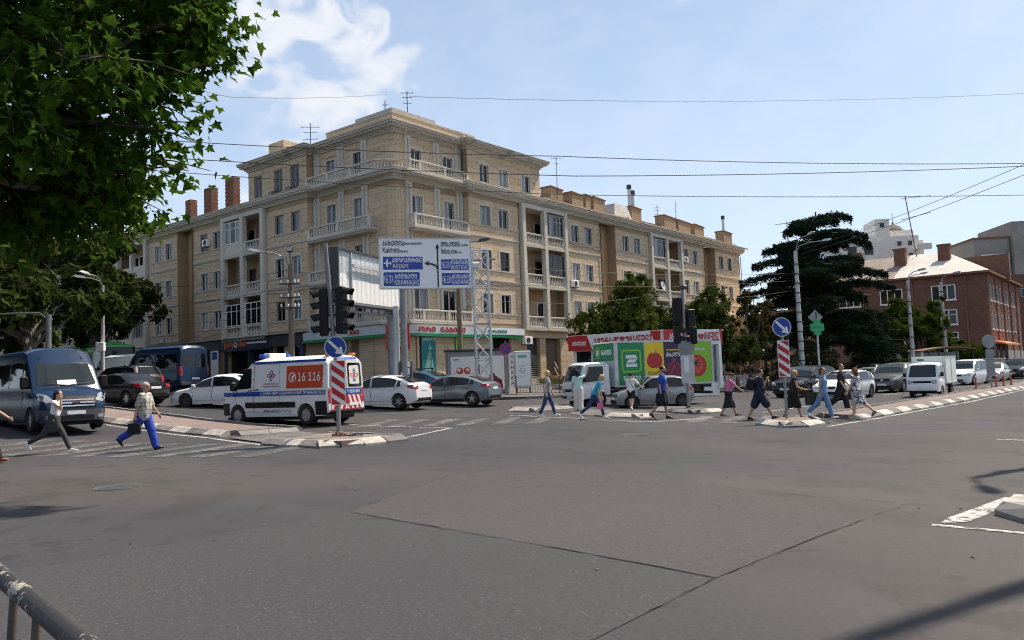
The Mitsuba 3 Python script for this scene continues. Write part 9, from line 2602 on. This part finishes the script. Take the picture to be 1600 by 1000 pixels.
def person(label, x, y, deg, h=1.68, lean=6, legs=((22, 8), (-22, 28)), arms=((-18, 12, 15), (18, 12, 15)), skin='skin_a', hair='hair_brown', hair_style='short', top=('cloth_white', .45), legwear=('trousers', 'cloth_jeans', 1.0, .012), shoes='shoe_white', build=1.0, head_turn=0, head_nod=0, female=False, hold=None, extra=None, belly=0.0, z=None):
    """legs: (hip swing, knee bend) left, right; arms: (swing, outward, elbow) left, right; degrees"""
    s = h / 1.72
    k = thing('person', label, 'person')
    R0 = ry(math.radians(lean))
    hipz = .93
    P0 = V([0, 0, hipz])
    wf = (.90 if female else 1.0) * build
    tors = lambda v: P0 + R0 @ (V(v, float) - P0)
    J = {}
    for i, sg in ((0, 1), (1, -1)):
        a, kn = map(math.radians, legs[i])
        hp = V([0, sg * .092, hipz - .03])
        d1 = ry(-a) @ V([0, 0, -1.0])
        knee = hp + d1 * .43
        d2 = ry(-a + kn) @ V([0, 0, -1.0])
        ank = knee + d2 * .41
        fa = min(math.radians(50), max(0, kn - a) * .8) if kn > .3 else (-.25 if a > .25 else 0)
        fd = ry(fa) @ V([1.0, 0, 0])
        fu = ry(fa) @ V([0, 0, 1.0])
        J[i] = (hp, knee, ank, fd, fu)
        sh = tors([0, sg * (.170 if female else .19) * (.5 + .5 * build), 1.40])
        sw, ab, el = map(math.radians, arms[i])
        Ra = ry(-sw) @ rx(sg * ab)
        e = sh + Ra @ V([0, 0, -.285])
        f = (ry(-sw - el) @ rx(sg * ab * .6)) @ V([0, 0, -1.0])
        w = e + f * .245
        J[2 + i] = (sh, e, w, f)
    low = min(float((J[i][2] - J[i][4] * .085).min() if False else (J[i][2] - J[i][4] * .085)[2]) for i in (0, 1))
    low = min(low, min(float((J[i][2] + J[i][3] * .14 - J[i][4] * .085)[2]) for i in (0, 1)))
    dz = -low
    hd = tors([.015, 0, 1.60])
    HR = R0 @ rz(math.radians(head_turn)) @ ry(math.radians(head_nod - lean * .6))
    hpt = lambda v: hd + HR @ V(v, float)

    def torso(o=0.0, lo=0.84, wide=0.0):
        b = belly
        L = [((0, .085 * wf, .95), (0, -.085 * wf, .95), .105 * wf + o), ((.01 + b * .4, .07 * wf, 1.08), (.01 + b * .4, -.07 * wf, 1.08), .095 * wf + o + b * .55), ((.01 + (.018 if female else 0), .085 * wf, 1.27), (.01 + (.018 if female else 0), -.085 * wf, 1.27), .098 * wf + o), ((0, .10 * wf, 1.385), (0, -.10 * wf, 1.385), .062 * wf + o)]
        L = [(tors(a), tors(c), r) for a, c, r in L]
        return [m3.Manifold.hull_points(np.vstack([ball(L[i][0], L[i][2]), ball(L[i][1], L[i][2]), ball(L[i + 1][0], L[i + 1][2]), ball(L[i + 1][1], L[i + 1][2])])) for i in range(len(L) - 1)]

    tr_, cr_, ar_ = (.082, .056, .040), (.056, .036), (.046, .036, .026)
    body = torso()
    neck = tors([.0, 0, 1.43])
    body.append(bone(neck, .056, hpt([-.01, 0, -.07]), .05))
    # head: skull, jaw, nose, ears
    body.append(m3.Manifold.hull_points(np.vstack([hpt([0, 0, .03]) + (HR @ (_ico * [.096, .076, .092]).T).T, hpt([.03, 0, -.06]) + (HR @ (_ico * [.058, .052, .055]).T).T])))
    body.append(bone(hpt([.088, 0, .02]), .012, hpt([.112, 0, -.022]), .015))
    for sg in (1, -1):
        body.append(m3.Manifold.hull_points(hpt([-.005, sg * .078, -.005]) + (HR @ (_ico * [.018, .010, .030]).T).T))
    for i in (0, 1):
        hp, kn, an, fd, fu = J[i]
        body += [bone(hp, tr_[0] * build, kn, tr_[1] * (.6 + .4 * build)), bone(kn, cr_[0] * (.6 + .4 * build), kn * .62 + an * .38 - fd * .012, .055 * (.6 + .4 * build)), bone(kn * .62 + an * .38 - fd * .012, .053 * (.6 + .4 * build), an, .036), bone(an - fu * .03 - fd * .02, .036, an + fd * .13 - fu * .055, .028)]
    for i in (2, 3):
        sh, e, w, f = J[i]
        body += [bone(sh, ar_[0] * build, e, ar_[1] * (.6 + .4 * build)), bone(e, ar_[1] * (.6 + .4 * build), w, ar_[2]), bone(w, .025, w + f * .075, .030)]
    bm = toman(blob_union(body, .022, 8))
    fing = []
    for i, sg in ((2, 1), (3, -1)):
        sh, e, w, f = J[i]
        side = np.cross(f, [0, 1.0, 0])
        side /= np.linalg.norm(side) + 1e-9
        pal = np.cross(side, f)
        curl = -pal * sg * 1.0
        for q in range(4):
            r0 = w + f * .085 + side * (.024 - .016 * q)
            l1, l2 = (.036, .030) if q in (1, 2) else (.030, .024)
            p1 = r0 + f * l1 + curl * .010
            p2 = p1 + f * l2 * .7 + curl * l2 * .6
            fing += [bone(r0 - f * .02, .0095, p1, .0085), bone(p1, .0085, p2, .0075)]
        t0 = w + f * .035 + side * .026
        t1 = t0 + f * .03 + side * .022 + curl * .012
        fing += [bone(t0, .011, t1, .0095), bone(t1, .0095, t1 + f * .028 + curl * .010, .008)]
    bm = m3.Manifold.batch_boolean([bm] + fing, m3.OpType.Add)
    M = place(x, y, (Z(x, y) if z is None else z) + .008, deg) @ np.diag([s, s, s, 1]) @ axes([0, 0, dz], [1, 0, 0], [0, 1, 0], [0, 0, 1])
    put = lambda n, m, mm, **kw: part(k, n, moved(m, M), mm, smooth=60, **kw)
    put('body', tomesh(bm), skin)
    for sg in (1, -1):
        put('eye', tomesh(m3.Manifold.hull_points(hpt([.083, sg * .032, .012]) + _ico * .0115)), 'sign_black')
        put('eyebrow', tomesh(bone(hpt([.090, sg * .018, .034]), .005, hpt([.082, sg * .048, .036]), .004)), 'hair_black' if hair == 'hair_black' else 'hair_brown')
    put('mouth', tomesh(bone(hpt([.082, .020, -.064]), .006, hpt([.082, -.020, -.064]), .006)), 'skin_lip')
    # hair
    hr = [m3.Manifold.hull_points(hpt([-.022, 0, .048]) + (HR @ (_ico * [.092, .087, .086]).T).T)]
    face = m3.Manifold.hull_points(hpt([.105, 0, -.035]) + (HR @ (_ico * [.085, .075, .085]).T).T)
    if hair_style in ('long', 'bob', 'pony', 'curly'):
        ln = {'long': -.30, 'bob': -.11, 'pony': -.03, 'curly': -.14}[hair_style]
        hr.append(m3.Manifold.hull_points(np.vstack([hpt([-.045, .045, .03]) + _ico * .055, hpt([-.045, -.045, .03]) + _ico * .055, hpt([-.060, .035, ln]) + _ico * .040, hpt([-.060, -.035, ln]) + _ico * .040])))
        if hair_style == 'pony':
            hr.append(bone(hpt([-.11, 0, .06]), .035, hpt([-.14, 0, -.12]), .022))
        if hair_style == 'curly':
            hr += [m3.Manifold.hull_points(hpt(q) + _ico * .042) for q in ([-.05, .075, .03], [-.05, -.075, .03], [-.09, .04, -.04], [-.09, -.04, -.04], [-.02, .06, .10], [-.02, -.06, .10])]
    hm = m3.Manifold.batch_boolean(hr, m3.OpType.Add) - face
    put('hair', blob_union([hm], .012, 3, .02), hair)
    # clothes
    if top:
        tmat, sl = top[0], top[1]
        hem = top[2] if len(top) > 2 else .88
        ms = torso(.020)
        ms += [m3.Manifold.hull_points(np.vstack([ball(tors([0, .09 * wf, .97]), .118 * wf), ball(tors([0, -.09 * wf, .97]), .118 * wf), ball(tors([0, .09 * wf, hem + .06]), .11 * wf), ball(tors([0, -.09 * wf, hem + .06]), .11 * wf)]))]
        for i in (2, 3):
            sh, e, w, f = J[i]
            inn = tors([0, .09 if i == 2 else -.09, 1.39])
            ms.append(bone(sh, ar_[0] * build + .016, inn, .075))
            if sl > 0:
                q = sh + (e - sh) * min(1, sl * 1.6) if sl <= .62 else e
                ms.append(bone(sh, ar_[0] * build + .020, q, ar_[1] * build + .026))
                if sl > .62:
                    ms.append(bone(e, ar_[1] * build + .022, e + (w - e) * min(1, (sl - .62) / .38), .042))
        put('top', blob_union(ms, .020, 4, .022), tmat)
    kind, lm_, ll, loose = legwear
    if kind == 'trousers':
        ms = torso(.012)[:1]
        for i in (0, 1):
            hp, kn, an, fd, fu = J[i]
            t1 = min(1, ll / .5)
            q = hp + (kn - hp) * t1
            ms.append(bone(hp, tr_[0] * build + .012 + loose, q, tr_[1] * build + .014 + loose * 1.4))
            if ll > .5:
                t2 = (ll - .5) / .5 * .93
                ms.append(bone(kn, cr_[0] * build + .012 + loose * 1.2, kn + (an - kn) * t2, .044 + loose * 1.8))
        put('trousers' if ll > .6 else 'shorts', blob_union(ms, .020, 4, .018 if loose > .01 else .008), lm_)
    else:
        # skirt or dress: hulls of slices that enclose the moving legs
        hem = ll
        zs = np.linspace(1.0, hem, 7)
        rings = []
        for q in zs:
            pts = []
            for i in (0, 1):
                hp, kn, an, fd, fu = J[i]
                for a, b, ra, rb in ((hp, kn, tr_[0] * build, tr_[1] * build), (kn, an, cr_[0] * build, .04)):
                    if min(a[2], b[2]) - .02 <= q <= max(a[2], b[2]) + .02:
                        t = np.clip((q - a[2]) / (b[2] - a[2]), 0, 1)
                        pts.append((a + (b - a) * t, ra + (rb - ra) * t))
            if q > .86 or not pts:
                pts += [(V([0, .08 * wf, q]), .115 * wf), (V([0, -.08 * wf, q]), .115 * wf)]
            rings.append(np.vstack([c[None, :] * [1, 1, 0] + [0, 0, q] + np.c_[(r + loose + .014) * np.cos(np.arange(14) * .449), (r + loose + .014) * np.sin(np.arange(14) * .449), np.zeros(14)] for c, r in pts]))
        ms = [m3.Manifold.hull_points(np.vstack([a, b + [0, 0, -.004]])) for a, b in zip(rings[:-1], rings[1:])]
        put('skirt', blob_union(ms, .022, 4, .03), lm_)
    for i in (0, 1):
        hp, kn, an, fd, fu = J[i]
        sd = V([0, 1.0, 0])
        pts = [an - fu * .0 + sd * q * .036 - fd * .045 for q in (1, -1)] + [an - fu * .085 + sd * q * .036 - fd * .055 for q in (1, -1)] + [an - fu * .085 + sd * q * .045 + fd * .14 for q in (1, -1)] + [an - fu * .05 + sd * q * .04 + fd * .15 for q in (1, -1)] + [an - fu * .085 + sd * q * .025 + fd * .195 for q in (1, -1)] + [an - fu * .06 + sd * q * .02 + fd * .195 for q in (1, -1)] + [an + fu * .0 + sd * q * .034 + fd * .05 for q in (1, -1)]
        sm = m3.Manifold.hull_points(V(pts))
        put('shoe', blob_union([sm], .02, 4), shoes)
    if extra:
        extra(k, J, tors, hpt, put, s)
    return k, J, M


mat('skin_lip', (.36, .15, .12), .5)


def bag_at(name, label, m, J, M, i, size=(.16, .06, .22), drop=.10, cat_='bag', strap=.14):
    """a bag held by its handle in the hand i (2 left, 3 right)"""
    k = thing(name, label, cat_)
    w, f = J[i][2], J[i][3]
    p = w + f * .11
    a, b, c = size
    top_ = p[2] - drop
    hm = hullof([(p[0] + dx * a * q, p[1] + dy * b * q, z) for dx in (-1, 1) for dy in (-1, 1) for q, z in ((.86, top_), (1, top_ - c * .7), (.9, top_ - c))])
    part(k, 'pouch', moved(hm, M), m, smooth=30)
    part(k, 'handle', moved(tube([(p[0] - a * .5, p[1], top_), (p[0] - a * .3, p[1], p[2] - .02), (p[0], p[1], p[2] + .012), (p[0] + a * .3, p[1], p[2] - .02), (p[0] + a * .5, p[1], top_)], .009, 6), M), m, smooth=60)
    return k


# left crossing
person('woman in white vest and dark grey leggings holding a hand to her face, left crossing', -11.45, 20.1, 2, 1.62, 8, ((30, 6), (-34, 30)), ((-12, 12, 10), (50, 4, 132)), 'skin_b', 'hair_black', 'bob', ('cloth_white', 0), ('trousers', 'cloth_charcoal', .97, .006), 'shoe_white', .92, 10, 12, True,
       extra=lambda k, J, t, h, put, s: put('tunic', blob_union([m3.Manifold.hull_points(np.vstack([ball(t([0, .07, 1.03]), .115), ball(t([0, -.07, 1.03]), .115), ball([.04, .06, .70], .10), ball([-.06, -.06, .70], .10)]))], .03, 4), 'cloth_charcoal'))
kp, J_, M_ = person('grey haired man in checked shirt and bright blue trousers carrying a black case', -9.25, 20.2, -4, 1.70, 3, ((20, 5), (-30, 32)), ((14, 10, 18), (-16, 10, 8)), 'skin_b', 'hair_grey', 'short', ('cloth_plaid', .55, .80), ('trousers', 'cloth_blue', 1.0, .022), 'shoe_black', 1.05, -8, 6, belly=.02)
bag_at('hand_case', 'flat black case in the hand of the man in blue trousers', 'cloth_black', J_, M_, 3, (.17, .035, .27), .07, 'bag')
person('person in black cut by the left edge of the frame with orange shoes', -11.75, 17.9, 0, 1.72, 4, ((24, 6), (-18, 20)), ((30, 10, 25), (-14, 10, 10)), 'skin_a', 'hair_black', 'short', ('cloth_black', .5), ('trousers', 'cloth_black', 1.0, .015), 'shoe_orange', 1.0)
# middle crossing
person('blonde woman in grey top and dark blue jeans walking past the low middle island', 1.2, 29.7, -8, 1.70, 2, ((20, 6), (-16, 10)), ((12, 8, 10), (-8, 10, 10)), 'skin_a', 'hair_blond', 'long', ('cloth_grey', .3), ('trousers', 'cloth_jeans', .98, .004), 'shoe_white', .92, 0, 0, True)
person('woman seen from behind in mint top and cream wide trousers, hand on her head', 2.62, 33.4, 78, 1.68, 2, ((3, 2), (-4, 4)), ((-6, 12, 10), (120, 38, 95)), 'skin_b', 'hair_black', 'bob', ('cloth_mint', .4, .80), ('trousers', 'trouser_cream', 1.0, .040), 'shoe_white', 1.0, 0, 0, True)
mat('trouser_cream', (.60, .56, .50), .8)
kp, J_, M_ = person('stooping woman in aqua T shirt and blue leggings stepping over the kerb', 2.75, 28.1, -6, 1.64, 26, ((34, 22), (-28, 22)), ((2, 8, 12), (-10, 10, 18)), 'skin_a', 'hair_blond', 'bob', ('cloth_aqua', .4), ('trousers', 'cloth_jeans', .96, .004), 'shoe_white', .95, 0, 20, True)
bag_at('carrier_bag', 'small pink carrier bag held by the woman in aqua', 'cloth_pink', J_, M_, 3, (.12, .04, .22), .10, 'bag')


def cross_strap(k, J, t, h, put, s):
    put('bag_strap', tube([t([-.135, .10, 1.44]), t([-.155, .0, 1.28]), t([-.13, -.13, 1.06]), t([.0, -.2, .98])], .011, 6), 'cloth_black')


person('woman from behind in white T shirt and black shorts with a shoulder strap', 4.95, 34.4, 66, 1.60, 4, ((16, 4), (-14, 26)), ((6, 10, 14), (26, 36, 20)), 'skin_a', 'hair_black', 'short', ('cloth_white', .5, .84), ('trousers', 'cloth_black', .34, .012), 'shoe_white', .95, 0, 0, True, extra=cross_strap)
kp, J_, M_ = person('bearded man in blue T shirt and black shorts carrying a black bag', 5.12, 28.1, -22, 1.80, 3, ((10, 4), (-16, 22)), ((12, 8, 12), (-10, 8, 14)), 'skin_b', 'hair_black', 'short', ('cloth_royal', .5, .82), ('trousers', 'cloth_black', .48, .025), 'shoe_black', 1.06,
                    extra=lambda k, J, t, h, put, s: (put('beard', tomesh(m3.Manifold.hull_points(np.vstack([h([.045, .05, -.05]) + _ico * .022, h([.045, -.05, -.05]) + _ico * .022, h([.066, 0, -.092]) + _ico * .03]))), 'hair_black'), put('shirt_print', tomesh(m3.Manifold.hull_points(t([.115, .03, 1.30]) + _ico * [.02, .05, .05])), 'cloth_white')))
bag_at('shoulder_bag', 'black bag hanging at the side of the man in blue', 'cloth_black', J_, M_, 3, (.16, .09, .30), -.06, 'bag')
# right crossing
kp, J_, M_ = person('woman in pink blouse and long black skirt reaching forward', 7.8, 29.6, -4, 1.60, 8, ((22, 6), (-16, 14)), ((-14, 8, 6), (44, 10, 8)), 'skin_b', 'hair_brown', 'short', ('cloth_pink', .4, .98), ('skirt', 'cloth_black', .36, .03), 'sandal', .95, 0, 26, True,
                    extra=lambda k, J, t, h, put, s: put('cap', tomesh(m3.Manifold.hull_points(np.vstack([h([0, 0, .075]) + _ico * [.1, .09, .06], h([.12, 0, .05]) + _ico * [.05, .07, .012]]))), 'hair_brown'))


def backpack(k, J, t, h, put, s):
    put('sleeve_panel', blob_union([bone(J[2][0] + [0, 0, .02], .075, t([.0, .08, 1.42]), .075)], .02, 3), 'cloth_yellow')
    put('chest_panel', tomesh(m3.Manifold.hull_points(t([.115, -.04, 1.30]) + _ico * [.03, .07, .06])), 'cloth_yellow')


kp, J_, M_ = person('big man in navy and yellow shirt and navy shorts with a backpack', 8.2, 27.2, -6, 1.74, 4, ((-22, 6), (30, 6)), ((18, 8, 20), (12, 16, 140)), 'skin_b', 'hair_black', 'short', ('cloth_navy', .5, .82), ('trousers', 'cloth_navy', .46, .035), 'shoe_black', 1.22, 0, 2, belly=.045, extra=backpack)
bp = thing('backpack', 'black backpack on the back of the big man in navy and yellow', 'backpack')
part(bp, 'bag', moved(rbx(-.36, -.15, -.17, .17, 1.02, 1.46, .07), M_), 'cloth_black', smooth=30)
part(bp, 'pocket', moved(rbx(-.41, -.345, -.12, .12, 1.05, 1.26, .03), M_), 'cloth_black', smooth=30)
kp, J_, M_ = person('woman with short blond hair in a black dress carrying two bags', 9.25, 26.9, -6, 1.62, 6, ((-20, 8), (16, 5)), ((30, 6, 12), (8, 12, 60)), 'skin_b', 'hair_blond', 'short', ('cloth_black', 0, .86), ('skirt', 'cloth_black', .40, .025), 'sandal', 1.16, 0, 6, True, belly=.03)
bag_at('handbag', 'dark red handbag on the arm of the woman in black', 'cloth_maroon', J_, M_, 3, (.20, .08, .26), -.02, 'bag')
M2_ = M_ @ axes([.14, -.06, -.02], [1, 0, 0], [0, 1, 0], [0, 0, 1])
bag_at('tote_bag', 'big olive tote bag carried by the woman in black', 'cloth_olive', J_, M2_, 3, (.25, .07, .46), .04, 'bag')
person('woman in sleeveless pale denim overalls and sunglasses', 10.0, 26.3, -38, 1.68, 2, ((18, 4), (-26, 24)), ((-4, 8, 6), (-10, 8, 8)), 'skin_b', 'hair_brown', 'pony', ('cloth_denim', 0), ('trousers', 'cloth_denim', .95, .012), 'shoe_white', .95, -25, 0, True,
       extra=lambda k, J, t, h, put, s: put('sunglasses', tomesh(m3.Manifold.hull_points(np.vstack([h([.094, .034, .014]) + _ico * [.008, .024, .018], h([.094, -.034, .014]) + _ico * [.008, .024, .018]]))), 'sign_black'))
person('person in black T shirt and black trousers turning to look back', 11.85, 29.4, -35, 1.76, 2, ((14, 4), (-22, 28)), ((10, 12, 30), (6, 10, 24)), 'skin_b', 'hair_brown', 'short', ('cloth_black', .5, .84), ('trousers', 'cloth_black', 1.0, .03), 'shoe_white', 1.0, -20, 0)
person('red haired woman in a black and white swirl dress seen from behind', 10.85, 25.7, 128, 1.60, 3, ((10, 4), (-26, 26)), ((10, 10, 24), (4, 10, 12)), 'skin_a', 'hair_red', 'curly', ('cloth_swirl', 0, .86), ('skirt', 'cloth_swirl', .52, .02), 'sandal', 1.05, 0, 0, True)
# far passers-by
person('distant man in dark clothes walking by the hedge', 17.6, 61.0, 200, 1.72, 2, ((14, 5), (-14, 14)), ((10, 8, 10), (-10, 8, 10)), 'skin_b', 'hair_black', 'short', ('cloth_black', .5), ('trousers', 'cloth_navy', 1.0, .02), 'shoe_black', 1.0)
person('distant walker in blue shirt under the pharmacy cross', 21.3, 58.0, 190, 1.72, 2, ((14, 5), (-14, 14)), ((10, 8, 10), (-10, 8, 10)), 'skin_b', 'hair_black', 'short', ('cloth_denim', .5), ('trousers', 'cloth_black', 1.0, .02), 'shoe_black', 1.0)
# small litter on the road
_rg = np.random.default_rng(12)
lt = uniq('road_litter')
_ms = []
for _ in range(46):
    x, y = _rg.uniform(-6, 8), _rg.uniform(4.5, 24)
    _ms.append(moved(hullof(_rg.normal(0, 1, (8, 3)) * [.016, .012, .005]), place(x, y, Z(x, y) + .008)))
scene[lt] = mikit.ply(cat(*_ms), 'mat_pavement')
labels[lt] = {'label': 'scattered grit and small litter on the asphalt', 'category': 'litter', 'kind': 'stuff'}
for _k in [k for k in list(scene) if k.startswith('pavement_kerb__')][:1]:
    labels['pavement_kerb'] = {'kind': 'structure', 'label': 'pale kerb of the pavement round the apartment block'}
